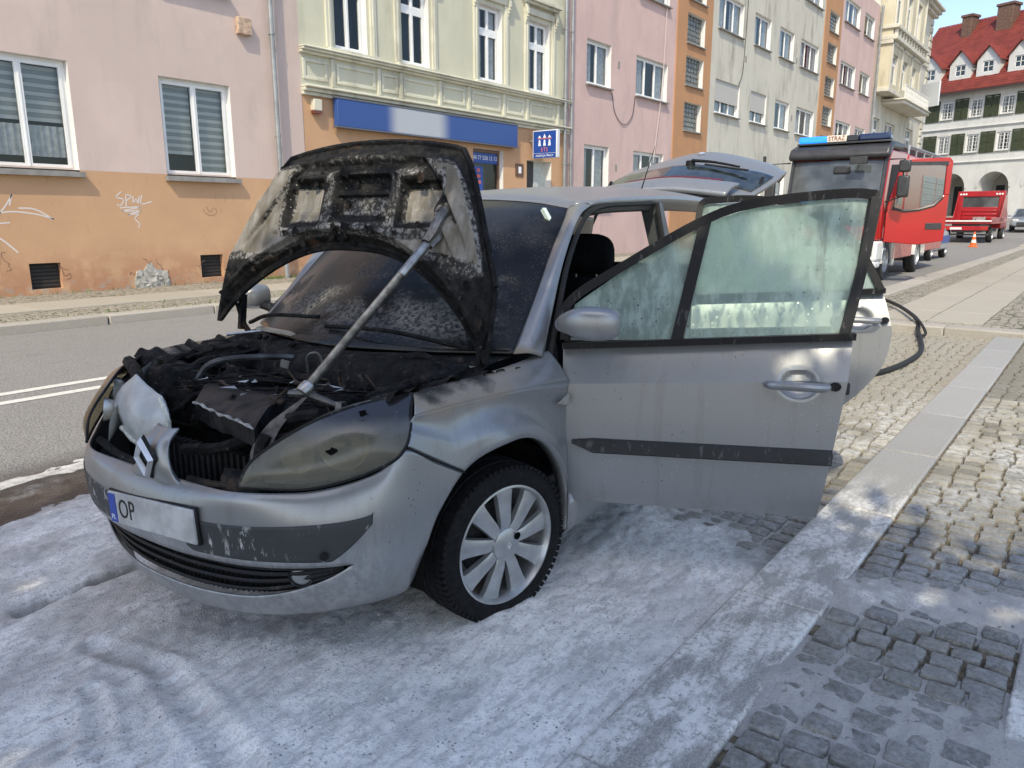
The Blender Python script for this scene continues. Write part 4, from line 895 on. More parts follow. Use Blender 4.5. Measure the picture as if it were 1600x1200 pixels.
def diamond(w, h, t, d0, d1, split=True):
    g = G(); o = [(0, h), (w, 0), (0, -h), (-w, 0)]; i = [(0, h - t * 1.9), (w - t, 0), (0, -h + t * 1.9), (-w + t, 0)]
    for k in range(4):
        a, b, c, d = o[k], o[(k + 1) % 4], i[(k + 1) % 4], i[k]; mid = lambda p, q: ((p[0] + q[0]) / 2, (p[1] + q[1]) / 2)
        ra, rb = mid(a, d), mid(b, c)
        V = [(d0, *a), (d0, *b), (d0, *c), (d0, *d), (d1, *ra), (d1, *rb)]; g.add(V, [(0, 1, 5, 4), (4, 5, 2, 3)])
    return g
diamond(.045, .070, .0125, 0, -.016).build('diamond', CHROME, em, smooth=False); diamond(.05, .077, .014, .012, -.004).build('recess', BLACKPL, em, smooth=False)
G().prism([(0, .05), (.03, 0), (0, -.05), (-.03, 0)], .004, .006, 'x').build('recess_floor', BLACKPL, em)

# headlamps ----------------------------------------------------------
HT = crom([(-.785, -.42, .672), (-.745, -.455, .755), (-.62, -.535, .838), (-.50, -.62, .885), (-.325, -.712, .905)], 40)    # top edge
HB = crom([(-.785, -.42, .672), (-.665, -.60, .668), (-.535, -.735, .712), (-.452, -.79, .775), (-.325, -.712, .905)], 40)   # bottom and rear edge
def lamp_surface(bul, inset=0., nv=22):
    T = np.linspace(0, 1, nv); A = HT[:, None] * (1 - T)[None, :, None] + HB[:, None] * T[None, :, None]
    w = np.linalg.norm(HT - HB, axis=1) / .2; bump_ = 4 * T * (1 - T); A = A + (bul * w[:, None] * bump_[None])[..., None] * np.array([-.62, -.62, .25])
    return A + np.array([.7, .6, -.1]) * inset
def lens_mat():
    n = N('smoked_lens'); p = n.co; nz = n.noise(5, 5, .6, p); dr = n.noise(24, 5, .65, n.map(p, (1, 1, .3))); sx, sy, sz = n.sep(p)
    c = n.mix(n.ramp(nz, .3, .7), (.17, .165, .14), (.27, .262, .225))
    soot = n.ramp(n.math('ADD', n.math('MULTIPLY', n.math('SUBTRACT', sz, .80), 9), n.math('SUBTRACT', nz, .45)), -.1, .7); c = n.mix(soot, c, (.03, .028, .03))
    fl = n.math('MULTIPLY', n.ramp(n.voro(46, p), .05, .09, 1, 0), n.ramp(n.noise(6, 2, .5, p), .58, .66)); c = n.mix(fl, c, (.008, .008, .008)); c = n.mix(n.ramp(dr, .6, .75, 0, .18), c, (.5, .49, .45))
    n.fin(c, .22, 0, n.bump(n.noise(40, 4, .6, p), .05, .004), Coat_Weight=.5, Coat_Roughness=.08); n.b.inputs['Specular IOR Level'].default_value = .6
    t = n.n('BsdfTransparent'); t.inputs[0].default_value = (.78, .75, .64, 1); mx = n.n('MixShader'); n.l(n.math('SUBTRACT', .94, n.math('MULTIPLY', n.ramp(soot, .0, .7, 1, 0), .56)), mx.inputs[0]); n.l(t.outputs[0], mx.inputs[1]); n.l(n.b.outputs[0], mx.inputs[2]); n.l(mx.outputs[0], n.out.inputs[0]); return n.mat
LENS = lens_mat()
BOWL = flat('lamp_reflector', (.82, .80, .74), .22, .5, var=.15, sc=12); HOUS = flat('lamp_housing', (.30, .29, .255), .6, var=.3, sc=8)
for s in (1, -1):
    hl = link('headlamp', None, CAR)
    g = G(); g.grid(lamp_surface(.032)); g.v = [(x, y * s, z) for x, y, z in g.v]; solid(g.build('lens', LENS, hl), .004, 0)
    g = G(); g.grid(lamp_surface(-.03, .075)); g.v = [(x, y * s, z) for x, y, z in g.v]; g.build('housing', HOUS, hl)
    for c, r_ in (((-.545, -.625, .775), .07), ((-.64, -.53, .745), .045)):
        M = Matrix.Translation((c[0], c[1] * s, c[2])) @ Vector((-.8, -.5 * s, .12)).to_track_quat('Y', 'Z').to_matrix().to_4x4()
        G().lathe([(.012, -.045), (r_ * .55, -.035), (r_ * .85, -.012), (r_, .012), (r_ * 1.1, .012)], 24, M).build('reflector', BOWL, hl)
    g = G()
    for E_ in (HT, HB): g.tube([(x, y * s, z) for x, y, z in E_], .0055, 6)
    g.build('seal', BLACKPL, hl)

# fenders ------------------------------------------------------------
def fender():
    n = 110; U = np.linspace(0, 1, n)
    T_ = crom([(-.325, -.712, .905), (-.20, -.728, .912), (-.05, -.740, .912), (.10, -.748, .914), (.24, -.755, .92), (.385, -.79, .945)], n)
    C_ = crom([(-.385, -.768, .852), (-.25, -.795, .858), (-.08, -.825, .858), (.10, -.845, .854), (.26, -.858, .845), (.408, -.866, .832)], n)
    E_ = np.zeros((n, 3)); ed = lambda a: -.838 - .048 * sst(-.24, -.02, a)
    for i, u in enumerate(U):
        if u < .16: t = u / .16; E_[i] = np.array([-.447, -.79, .775]) * (1 - t) + np.array([-.232, -.838, .642]) * t
        elif u < .93: t = (u - .16) / .77; th = R(122.9) + t * R(-12 - 122.9); x = -.02 + .389 * math.cos(th); E_[i] = (x, ed(x), .315 + .389 * math.sin(th))
        else: t = (u - .93) / .07; E_[i] = np.array([.3605, -.886, .234]) * (1 - t) + np.array([.41, -.87, .30]) * t
    W_ = np.linspace(0, 1, 9); A = T_[:, None] * (1 - W_)[None, :, None] + C_[:, None] * W_[None, :, None]; A[..., 2] += .009 * np.sin(W_ * math.pi)[None]; A[..., 1] -= .004 * np.sin(W_ * math.pi)[None]
    V_ = np.linspace(0, 1, 24); B_ = C_[:, None] * (1 - V_)[None, :, None] + E_[:, None] * V_[None, :, None]
    w = sst(.10, .30, U) * sst(1.0, .90, U); L_ = np.linalg.norm(E_ - C_, axis=1) / .2
    B_[..., 1] += (.010 * np.sin(np.clip(V_ / .55, 0, 1) * math.pi))[None] - (w * np.clip(L_, 0, 1.4))[:, None] * (.016 * sst(.45, .72, V_) - .006 * sst(.9, 1., V_))[None]
    g = G(); g.grid(A, flip=True); g.grid(B_, flip=True)
    e = B_[:, -1]; inn = e.copy(); inn[:, 1] += .05; g.grid(np.stack([e, inn], 1), flip=True)
    top = A[:, 0]; tin = top.copy(); tin[:, 1] += .06; tin[:, 2] -= .02; g.grid(np.stack([tin, top], 1), flip=True)
    return g
both(fender, 'fender', PAINT, CAR, .003)
for s in (1, -1):       # side repeater and wheel well
    g = G(); g.prism([(.30, .0), (.385, .022), (.385, -.022)], -.006, .004, 'y'); o = g.build('side_repeater', HOUS, CAR, loc=(0, -.881 * s, .765)); bevel(o, .003)
    g = G(); n = 26; P = []
    for k in range(n + 1):
        t = R(-12) + R(198) * k / n; P.append([(-.02 + .378 * math.cos(t), y * s, .315 + .385 * math.sin(t)) for y in (-.80, -.45)])
    g.grid(np.array(P)); g.build('wheel_well', flat('wheel_well_black', (.006, .006, .006), .95, Specular_IOR_Level=.1), CAR)
    g = G(); P = []
    for k in range(n + 1):
        t = R(-10) + R(200) * k / n; P.append([(2.685 + .40 * math.cos(t), y * s, .315 + .40 * math.sin(t)) for y in (-.84, -.50)])
    g.grid(np.array(P)); g.build('wheel_well', flat('wheel_well_black', (.006, .006, .006), .95, Specular_IOR_Level=.1), CAR)
# gap line between fender and bumper
for s in (1, -1): G().tube([(x, y * s, z) for x, y, z in crom([(-.452, -.795, .772), (-.34, -.822, .702), (-.235, -.846, .642)], 10)], .004, 5).build('panel_gap', BLACKPL, CAR)

# windscreen, pillars, roof -------------------------------------------
def pane_dirty():
    n = N('sooty_windscreen'); p = n.co; sx, sy, sz = n.sep(p)
    sp = n.ramp(n.voro(120, p), .06, .16, 1, 0); sp = n.math('MULTIPLY', sp, n.ramp(n.noise(7, 3, .6, p), .4, .62)); haze = n.noise(3, 5, .6, p); 
    c = n.mix(n.ramp(haze, .3, .7), (.007, .007, .008), (.028, .028, .029)); ash = n.math('MULTIPLY', n.ramp(n.noise(3.2, 5, .65, n.map(p, (1, .8, 1))), .44, .64), n.math('MULTIPLY', n.ramp(sz, .96, 1.06), n.ramp(sz, 1.34, 1.2)))  # ash band; its pale tone also paints in the sun patch under the bonnet
    c = n.mix(n.math('MULTIPLY', n.math('MULTIPLY', ash, n.ramp(n.noise(60, 4, .7, p), .40, .58)), .7), c, (.26, .245, .22)); c = n.mix(n.math('MULTIPLY', sp, .8), c, (.45, .45, .45))
    n.fin(c, n.ramp(ash, 0, 1, .22, .7), 0, n.bump(n.noise(30, 4, .6, p), .06, .004), Specular_IOR_Level=.28)
    t = n.n('BsdfTransparent'); t.inputs[0].default_value = (.35, .37, .38, 1); mx = n.n('MixShader'); n.l(n.ramp(sz, 1.15, 1.45, .95, .80), mx.inputs[0]); n.l(t.outputs[0], mx.inputs[1]); n.l(n.b.outputs[0], mx.inputs[2]); n.l(mx.outputs[0], n.out.inputs[0]); return n.mat
WSM = pane_dirty()
WE = [(.235, -.725, .95), (.44, -.69, 1.135), (.63, -.65, 1.31), (.80, -.612, 1.435), (.90, -.575, 1.49)]          # screen edge
WM = [(.06, -.42, .955), (.31, -.40, 1.155), (.55, -.37, 1.335), (.80, -.35, 1.46), (.965, -.33, 1.52)]
WC = [(-.03, 0, .955), (.24, 0, 1.165), (.50, 0, 1.35), (.78, 0, 1.475), (.985, 0, 1.535)]
mir = lambda c: [(x, -y, z) for x, y, z in c]
g = G(); WS = surf([WE, WM, WC, mir(WM), mir(WE)], 61, 40); g.grid(WS); ws = g.build('windscreen', WSM, CAR); solid(ws, .005, 0)
G().bb(-.04, .04, -.02, .0, -.009, .009).build('sticker', flat('pale_sticker', (.55, .65, .60), .5), ws, loc=(.80, -.52, 1.458), rot=(R(0), R(-48), R(70)))
for pts in ([(.13, -.62, .98), (.05, -.30, 1.03), (.06, .05, 1.02)], [(.13, .62, .985), (.07, .40, 1.04), (.09, .12, 1.05)]):
    P = crom(pts, 16); P[:, 0] -= .035; G().tube(P, .009, 6).build('wiper', CHAR, CAR)
AO = [(.335, -.795, .93), (.46, -.758, 1.085), (.60, -.726, 1.275), (.77, -.70, 1.45), (.90, -.69, 1.507)]
def apillar():
    g = G(); M_ = [tuple((np.array(a) * .5 + np.array(b) * .5) + np.array([-.012, -.012, .012])) for a, b in zip(WE, AO)]
    IN = [(x + .045, y + .045, z - .01) for x, y, z in AO]
    g.grid(surf([WE, M_, AO], 12, 40), flip=False); g.grid(surf([AO, IN], 4, 40)); return g
both(apillar, 'a_pillar', PAINT, CAR, .004)
# roof sheet: rows front to back, columns from edge to edge
RE = [(.90, -.575, 1.492), (.95, -.64, 1.52), (1.35, -.665, 1.548), (1.9, -.668, 1.562), (2.5, -.655, 1.555), (3.0, -.63, 1.53), (3.32, -.60, 1.495)]
RM = [(.965, -.33, 1.523), (1.08, -.36, 1.562), (1.45, -.38, 1.592), (1.95, -.39, 1.612), (2.5, -.38, 1.612), (3.0, -.36, 1.592), (3.36, -.34, 1.56)]
RC = [(.985, 0, 1.538), (1.10, 0, 1.575), (1.48, 0, 1.608), (1.97, 0, 1.63), (2.5, 0, 1.63), (3.0, 0, 1.61), (3.38, 0, 1.578)]
g = G(); A = surf([RE, RM, RC, mir(RM), mir(RE)], 61, 60); g.grid(A); rf = g.build('roof', PAINT, CAR); solid(rf, .004, 0)
def rail():
    g = G(); OUT = [(.90, -.69, 1.507), (1.0, -.70, 1.517), (1.35, -.715, 1.53), (1.9, -.715, 1.538), (2.5, -.70, 1.525), (3.0, -.675, 1.48), (3.3, -.655, 1.43)]
    IN = [(x, y + .05, z - .05) for x, y, z in OUT]; MID = [tuple((np.array(a) + np.array(b)) / 2 + np.array([0, -.015, .012])) for a, b in zip(RE, OUT)]
    g.grid(surf([RE, MID, OUT, IN], 16, 60)); return g
both(rail, 'roof_rail', PAINT, CAR, .003)
def bpil():
    g = G(); net = [[(1.74, -.855, .45), (1.70, -.865, .75), (1.66, -.84, .97), (1.60, -.775, 1.25), (1.55, -.715, 1.53)], [(1.86, -.855, .45), (1.80, -.865, .75), (1.76, -.84, .97), (1.69, -.775, 1.25), (1.63, -.715, 1.53)]]
    o = surf(net, 6, 24); i = o.copy(); i[..., 1] += .09; g.grid(o); g.grid(i); 
    for k in (0, -1): g.grid(np.stack([o[k], i[k]], 0))
    return g
both(bpil, 'b_pillar', flat('pillar_grey', (.10, .105, .11), .4, var=.2), CAR)
both(lambda: G().tube(crom([(1.515, -.735, 1.525), (1.55, -.785, 1.25), (1.60, -.85, .97), (1.62, -.87, .6)], 16), .013, 6), 'door_seal', RUBBER, CAR)
both(lambda: G().tube(crom([(.40, -.79, .93), (.52, -.755, 1.10), (.66, -.72, 1.285), (.84, -.695, 1.45), (1.0, -.695, 1.50), (1.3, -.705, 1.515), (1.515, -.71, 1.52)], 36), .012, 6), 'door_seal', RUBBER, CAR)
def sill():
    g = G(); net = [[(a, -.875, .36), (a, -.885, .28), (a, -.86, .20), (a, -.80, .18)] for a in (.40, 1.0, 1.7, 2.33)]; g.grid(surf(net, 20, 8)); g.grid(np.array([[(a, -.875, .36), (a, -.70, .37)] for a in (.40, 2.33)]), flip=True); return g
both(sill, 'sill', PAINT, CAR, .004)
def quarter():
    """rear quarter: belt to arch, arch opening, rear corner"""
    rows = []
    for t in np.linspace(0, 1, 26):
        a = 2.30 + t * 1.10; arch = .315 + math.sqrt(max(0, .40 ** 2 - (a - 2.685) ** 2)) if abs(a - 2.685) < .40 else .30
        top = 1.0 + .02 * t; b_ = -.885 + .10 * max(0, t - .55) ** 2 * 3.2
        rows.append([(a, b_ + .03, top), (a, b_ - .005, top - .12), (a, b_ - .012, (top + arch) / 2), (a, b_, arch)])
    g = G(); g.grid(np.array(rows), flip=True); return g
both(quarter, 'rear_quarter', PAINT, CAR, .003)
def dpil():
    g = G(); o = surf([[(2.62, -.86, 1.0), (2.70, -.78, 1.25), (2.76, -.70, 1.50)], [(2.72, -.86, 1.0), (2.79, -.78, 1.25), (2.86, -.695, 1.50)]], 6, 14); g.grid(o); o2 = surf([[(3.12, -.83, 1.0), (3.1, -.76, 1.25), (3.05, -.685, 1.48)], [(3.40, -.78, 1.0), (3.38, -.71, 1.25), (3.30, -.64, 1.45)]], 6, 14); g.grid(o2)
    i = o2.copy(); i[..., 1] += .1; g.grid(i); return g
both(dpil, 'd_pillar', PAINT, CAR, .006)
both(lambda: G().grid(surf([[(2.72, -.855, 1.0), (2.79, -.775, 1.25), (2.86, -.69, 1.5)], [(3.12, -.825, 1.0), (3.1, -.755, 1.25), (3.05, -.68, 1.48)]], 6, 10)), 'quarter_glass', GLASS, CAR)
# rear bumper and lights
g = G(); nb = [[(3.38, -.80, .62), (3.40, -.80, .40), (3.36, -.78, .25)], [(3.50, -.60, .62), (3.53, -.60, .40), (3.48, -.6, .25)], [(3.54, 0, .62), (3.57, 0, .40), (3.52, 0, .25)], [(3.50, .60, .62), (3.53, .60, .40), (3.48, .6, .25)], [(3.38, .80, .62), (3.40, .80, .40), (3.36, .78, .25)]]
g.grid(surf(nb, 30, 12)); solid(g.build('rear_bumper', PAINT, CAR), .005, 0)
for s in (1, -1): g = G().grid(surf([[(3.40, -.79 * s, 1.0), (3.42, -.80 * s, .80), (3.42, -.80 * s, .62)], [(3.46, -.66 * s, 1.0), (3.50, -.66 * s, .80), (3.51, -.66 * s, .62)]], 8, 10)); g.build('tail_lamp', flat('tail_red', (.30, .01, .012), .15), CAR)
# tailgate, raised: hinge on the roof, inside up to the rear
TG = []
for b_, w in ((-1, 1.), (-.72, .72), (0, 0), (.72, .72), (1, 1.)):
    q = abs(b_); TG.append([(3.30 - .03 * q, b_ * .58, 1.60 - .07 * q ** 2), (3.50, b_ * .62, 1.69 - .08 * q ** 2), (3.70, b_ * .66, 1.775 - .10 * q ** 2), (3.90, b_ * .69, 1.86 - .12 * q ** 2), (4.10, b_ * .69, 1.945 - .15 * q ** 2), (4.26, b_ * .66, 1.985 - .19 * q ** 2), (4.34, b_ * .60, 1.93 - .19 * q ** 2)])
tg = link('tailgate', None, CAR)
T = surf(TG, 49, 61); off = np.array([0, 0, .004])
g = G(); g.grid(T); solid(g.build('panel', PAINT, tg), .03, 1)
g = G(); sub = T[2:-2, 12:31] + np.array([-.002, 0, .006]); g.grid(sub); solid(g.build('rear_glass', flat('tinted_rear_glass', (.022, .028, .03), .06, var=.6, sc=14, Coat_Weight=.4), tg), .005, 0)
g = G(); sub = T[8:-8, 1:11] + np.array([0, 0, .03]); sub[..., 2] += .02 * np.sin(np.linspace(0, math.pi, 10))[None]; g.grid(sub); solid(g.build('spoiler', PAINT, tg), .03, -1)
g = G(); sub = T[14:-14, 10:13] + np.array([.0, 0, .052]); g.grid(sub); solid(g.build('brake_light', flat('brake_red', (.10, .006, .008), .25), tg), .012, 0)
P = crom([(3.88, -.02, 1.865), (3.86, -.20, 1.845), (3.82, -.42, 1.80)], 14); wp = G().tube(P + np.array([0, 0, .03]), [.014 - .0004 * k for k in range(14)], 6)
wp.lathe([(0, .03), (.035, .025), (.04, -.03)], 14, Matrix.Translation((3.90, 0, 1.87)) @ Matrix.Rotation(R(90), 4, 'X')); wp.build('rear_wiper', BLACKPL, tg)
G().tube([(3.84, -.14, 1.86), (3.78, -.50, 1.80)], .008, 5).build('wiper_blade', RUBBER, tg)
for s in (1, -1): G().tube([(3.32, .60 * s, 1.33), (3.75, .62 * s, 1.74)], .013, 8).build('gas_strut', BLACKPL, tg)
lg = link('badge', None, tg); diamond(.03, .045, .012, 0, -.01).xf(Matrix.Translation((4.14, 0, 1.965)) @ Matrix.Rotation(R(80), 4, 'Y')).build('diamond', CHROME, lg, smooth=False)
# aerial
G().tube([(2.95, .0, 1.615), (3.18, .0, 1.95)], [.006, .002], 6).build('aerial', BLACKPL, CAR)
# ------------------------------------------------------------------ doors
def door_glass():
    n = N('fogged_door_glass'); p = n.co
    dr = n.noise(26, 5, .65, n.map(p, (1, 1, .22))); bl = n.noise(3.2, 5, .6, p); spk = n.math('MULTIPLY', n.ramp(n.voro(48, n.map(p, (1, 1, .7))), .10, .2, 1, 0), n.ramp(n.noise(5, 3, .6, p), .40, .6))
    fog = n.math('ADD', n.ramp(bl, .30, .70, .48, .72), n.math('MULTIPLY', n.ramp(dr, .42, .64), .34)); fog = n.math('MULTIPLY', fog, n.math('SUBTRACT', 1., n.math('MULTIPLY', spk, .75)))
    t = n.n('BsdfTransparent'); t.inputs[0].default_value = (.62, .78, .70, 1)
    d = n.n('BsdfDiffuse'); d.inputs[0].default_value = (.52, .64, .58, 1); tl = n.n('BsdfTranslucent'); tl.inputs[0].default_value = (.50, .68, .60, 1); gl = n.n('BsdfGlossy'); gl.inputs['Roughness'].default_value = .05
    m1 = n.n('MixShader'); m1.inputs[0].default_value = .55; n.l(d.outputs[0], m1.inputs[1]); n.l(tl.outputs[0], m1.inputs[2])
    m2 = n.n('MixShader'); n.l(fog, m2.inputs[0]); n.l(t.outputs[0], m2.inputs[1]); n.l(m1.outputs[0], m2.inputs[2])
    fr = n.n('Fresnel'); fr.inputs[0].default_value = 1.45; m3 = n.n('MixShader'); n.l(n.math('MULTIPLY', fr.outputs[0], .9), m3.inputs[0]); n.l(m2.outputs[0], m3.inputs[1]); n.l(gl.outputs[0], m3.inputs[2]); n.l(m3.outputs[0], n.out.inputs[0]); return n.mat
DGL = door_glass()
TRIM = flat('door_trim', (.035, .035, .037), .8, var=.3)
LEAN = .30
def frame_y(z): return .03 + max(0, z - 1.0) * LEAN
def sweep(path, w_in, depth, y_off=0.):
    """flat bar following a path in the door plane (u,z)"""
    P = np.array(path); T = np.gradient(P, axis=0); T /= np.linalg.norm(T, axis=1)[:, None]; Nn = np.stack([-T[:, 1], T[:, 0]], 1)
    rows = []
    for (u, z), (nu, nz) in zip(P, Nn):
        y = frame_y(z) + y_off; rows.append([(u + nu * w_in, y - depth / 2, z + nz * w_in), (u - nu * w_in, y - depth / 2, z - nz * w_in), (u - nu * w_in, y + depth / 2, z - nz * w_in), (u + nu * w_in, y + depth / 2, z + nz * w_in)])
    g = G(); g.grid(np.array(rows), closev=True); return g
def make_door(name, hinge, ang, panel_cols, frame, panes, divider, belt, side, strip, handle, label=None):
    d = link(name, None, CAR, (hinge[0], hinge[1] * 1, 0), (0, 0, R(ang)))
    if label: d['label'] = label
    s = side
    fl = lambda g: g if s < 0 else g.mirror_y()
    PC = np.array(panel_cols); A = np.concatenate([surf(PC[:, :3], 90, 16), surf(PC[:, 2:], 90, 60)[:, 1:]], 1)
    if handle: A[..., 1] += .024 * sst(1.05, .55, np.hypot((A[..., 0] - handle[0]) / .072, (A[..., 2] - handle[1] - .002) / .055)) - .0
    fl(G().grid(A[:, :16]).grid(A[:, 15:])).build('panel', PAINTD, d)
    B_ = A.copy(); B_[..., 1] += .055 + 0 * B_[..., 1]; B_[..., 1] = np.maximum(B_[..., 1], .05)
    g = G(); g.grid(B_, flip=True)
    for a, b in ((A[0], B_[0]), (A[-1], B_[-1])): g.grid(np.stack([a, b], 0))
    for a, b in ((A[:, 0], B_[:, 0]), (A[:, -1], B_[:, -1])): g.grid(np.stack([a, b], 0))
    fl(g).build('inner_panel', TRIM, d)
    fl(sweep(crom(frame, 60), .017, .045)).build('window_frame', BLACKPL, d)
    for q in divider: fl(sweep(np.linspace(q[0], q[1], 8), .021, .035)).build('window_divider', BLACKPL, d)
    for poly in panes:
        g = G(); pts = [(u, frame_y(z), z) for u, z in poly]; c = np.mean(pts, 0); n_ = len(pts)
        g.add(pts, [tuple(range(n_))]); fl(g).build('window_pane', DGL, d)
    b0, b1 = belt; g = G(); g.grid(np.array([[(b0[0], .045, b0[1] - .012), (b0[0], .012, b0[1] - .012), (b0[0], .012, b0[1] + .013), (b0[0], .045, b0[1] + .013)], [(b1[0], .045, b1[1] - .012), (b1[0], .012, b1[1] - .012), (b1[0], .012, b1[1] + .013), (b1[0], .045, b1[1] + .013)]]), closev=True)
    fl(g).build('belt_moulding', BLACKPL, d)
    if strip:
        u0, u1, z0, z1 = strip; n_ = 24; rows = []
        for k in range(n_):
            t = k / (n_ - 1); u = u0 + (u1 - u0) * t; h = .033 * min(1, .25 + t * 9) if t < .1 else .033; zc = z0 + (z1 - z0) * t + (.033 - h) * .6
            rows.append([(u, -.016, zc + h), (u, -.036, zc + h * .75), (u, -.038, zc - h * .6), (u, -.014, zc - h)])
        g = G(); g.grid(np.array(rows)); g.add([rows[-1][i] for i in range(4)], [(0, 1, 2, 3)]); fl(g).build('rub_strip', STRIPM, d)
    if handle:
        u, z = handle; h = link('handle', None, d)
        g = G(); P = crom([(u - .12, -.018, z), (u - .09, -.042, z + .002), (u, -.055, z + .003), (u + .07, -.048, z), (u + .10, -.03, z)], 20); g.tube(P, [.010, .0125, .014, .015, .0155, .016, .0165] + [.0165] * 8 + [.016, .0155, .015, .014, .011], 10); fl(g).build('grip', PAINTD, h)
        g = G().lathe([(.0, -.008), (.014, -.008), (.017, 0)], 16, Matrix.Translation((u + .123, -.02, z)) @ Matrix.Diagonal((1.2, 1, 1, 1))); fl(g).build('lock', BLACKPL, h)
    return d
prof = [.052, .020, -.012, -.014, -.018, -.018, -.010, .008]
def cols(tops, bots, n, fz=(0, .10, .215, .30, .50, .70, .88, 1)):
    out = []
    for k in range(n):
        t = k / (n - 1); a = np.array(tops[0]) * (1 - t) + np.array(tops[1]) * t; b = np.array(bots[0]) * (1 - t) + np.array(bots[1]) * t
        out.append([(a[0] + (b[0] - a[0]) * f, p, a[1] + (b[1] - a[1]) * f) for f, p in zip(fz, prof)])
    return out
F_FR = [(-.03, .99), (-.02, 1.13), (.196, 1.278), (.474, 1.44), (.653, 1.502), (.915, 1.534), (1.055, 1.535), (1.078, 1.50), (1.035, 1.25), (.985, 1.03)]
F_P = [[(-.01, .985), (0, 1.12), (.196, 1.262), (.455, 1.42), (.40, 1.0)], [(.42, 1.0), (.495, 1.435), (.653, 1.487), (.915, 1.518), (1.055, 1.515), (1.02, 1.25), (.975, 1.02)]]
fd = make_door('front_door', (.43, -.868), -68.5, cols(((-.04, .95), (1.022, 1.02)), ((.0, .335), (.943, .337)), 6), F_FR, F_P, [((.484, 1.445), (.392, .99))], ((-.04, .962), (1.024, 1.032)), -1, (.01, .972, .576, .583), (.84, .853), 'open silver driver door with fogged greenish window')
# window black-out triangle at the mirror
G().add([(-.035, .035, .97), (.10, .035, .98), (-.02, .07, 1.13)], [(0, 1, 2)]).build('mirror_base', BLACKPL, fd)
mr = link('wing_mirror', None, fd)
def blob_mesh(prof_):   # loft of superellipse rings along local x: (x, cy, cz, ry, rz)
    A = []
    for x, cy, cz, ry, rz in prof_:
        ring = []
        for k in range(20):
            t = 2 * math.pi * k / 20; c, s = math.cos(t), math.sin(t); ring.append((x, cy + ry * math.copysign(abs(c) ** .6, c), cz + rz * math.copysign(abs(s) ** .6, s)))
        A.append(ring)
    return np.array(A)
def loft(prof_, n=24): return blob_mesh(crom(prof_, n))
g = G(); g.grid(loft([(-.052, -.09, 1.063, .01, .01), (-.035, -.11, 1.068, .03, .026), (.0, -.125, 1.075, .045, .042), (.045, -.135, 1.075, .055, .058), (.10, -.135, 1.074, .058, .061), (.155, -.13, 1.074, .055, .056), (.185, -.125, 1.074, .042, .042), (.195, -.12, 1.074, .008, .008)], 30), closev=True); g.build('housing', PAINTD, mr)
g = G(); g.grid(loft([(-.02, .03, 1.03, .03, .03), (.0, -.05, 1.035, .028, .024), (.04, -.11, 1.03, .03, .018)], 12), closev=True); g.build('mirror_arm', BLACKPL, mr)
G().bb(.0, .17, -.082, -.078, 1.03, 1.115).build('mirror_glass', CHROME, mr)
# rear driver door, open
R_FR = [(.0, 1.02), (.006, 1.28), (.012, 1.47), (.03, 1.53), (.10, 1.543), (.288, 1.548), (.52, 1.51), (.70, 1.41), (.83, 1.26), (.915, 1.10)]
rc = cols(((.0, 1.03), (.925, 1.085)), ((.0, .337), (.56, .36)), 6)
t_ = np.linspace(0, 1, 6)
for k in range(6):
    for j in range(8): x, y, z = rc[k][j]; f = (0, .10, .215, .30, .50, .70, .88, 1)[j]; rc[k][j] = (x + t_[k] ** 2 * (.20 * math.sin(f * math.pi * .95) + .0), y, z)
rd = make_door('rear_door', (1.72, -.868), -70.5, rc, R_FR, [[(.01, 1.04), (.03, 1.52), (.288, 1.53), (.50, 1.50), (.62, 1.43), (.62, 1.06)], [(.64, 1.07), (.64, 1.42), (.70, 1.395), (.82, 1.25), (.90, 1.10)]], [((.63, 1.44), (.63, 1.05))], ((.0, 1.042), (.93, 1.097)), -1, (.03, .80, .586, .60), (.81, .955), 'open silver rear door standing in the sun')
# passenger side doors, closed
make_door('front_door', (.43, .868), 0, cols(((-.02, .95), (1.26, 1.01)), ((.0, .335), (1.22, .337)), 6), [(-.03, .98), (.10, 1.10), (.33, 1.36), (.50, 1.475), (.70, 1.50), (1.05, 1.51), (1.13, 1.45), (1.24, 1.01)], [[(.0, 1.0), (.33, 1.34), (.50, 1.46), (.70, 1.485), (1.05, 1.495), (1.12, 1.42), (1.22, 1.01)]], [], ((-.02, .962), (1.25, 1.022)), 1, (.01, 1.2, .576, .583), (1.1, .853))
rr_ = make_door('rear_door', (1.72, .868), 0, rc, R_FR, [[(.01, 1.04), (.03, 1.52), (.288, 1.53), (.50, 1.50), (.62, 1.43), (.62, 1.06)]], [], ((.0, 1.042), (.93, 1.097)), 1, None, (.81, .955))
mr2 = link('wing_mirror', None, CAR); g = G(); g.grid(loft([(-.03, 0, 0, .01, .01), (-.01, 0, 0, .07, .04), (.03, 0, 0, .10, .06), (.09, 0, 0, .105, .065), (.12, 0, 0, .095, .055), (.122, 0, 0, .02, .02)], 16), closev=True); g.xf(Matrix.Translation((.33, 1.0, 1.06))).build('housing', PAINTD, mr2); G().tube([(.42, .84, 1.0), (.40, .96, 1.03)], .025, 8).build('mirror_arm', BLACKPL, mr2)

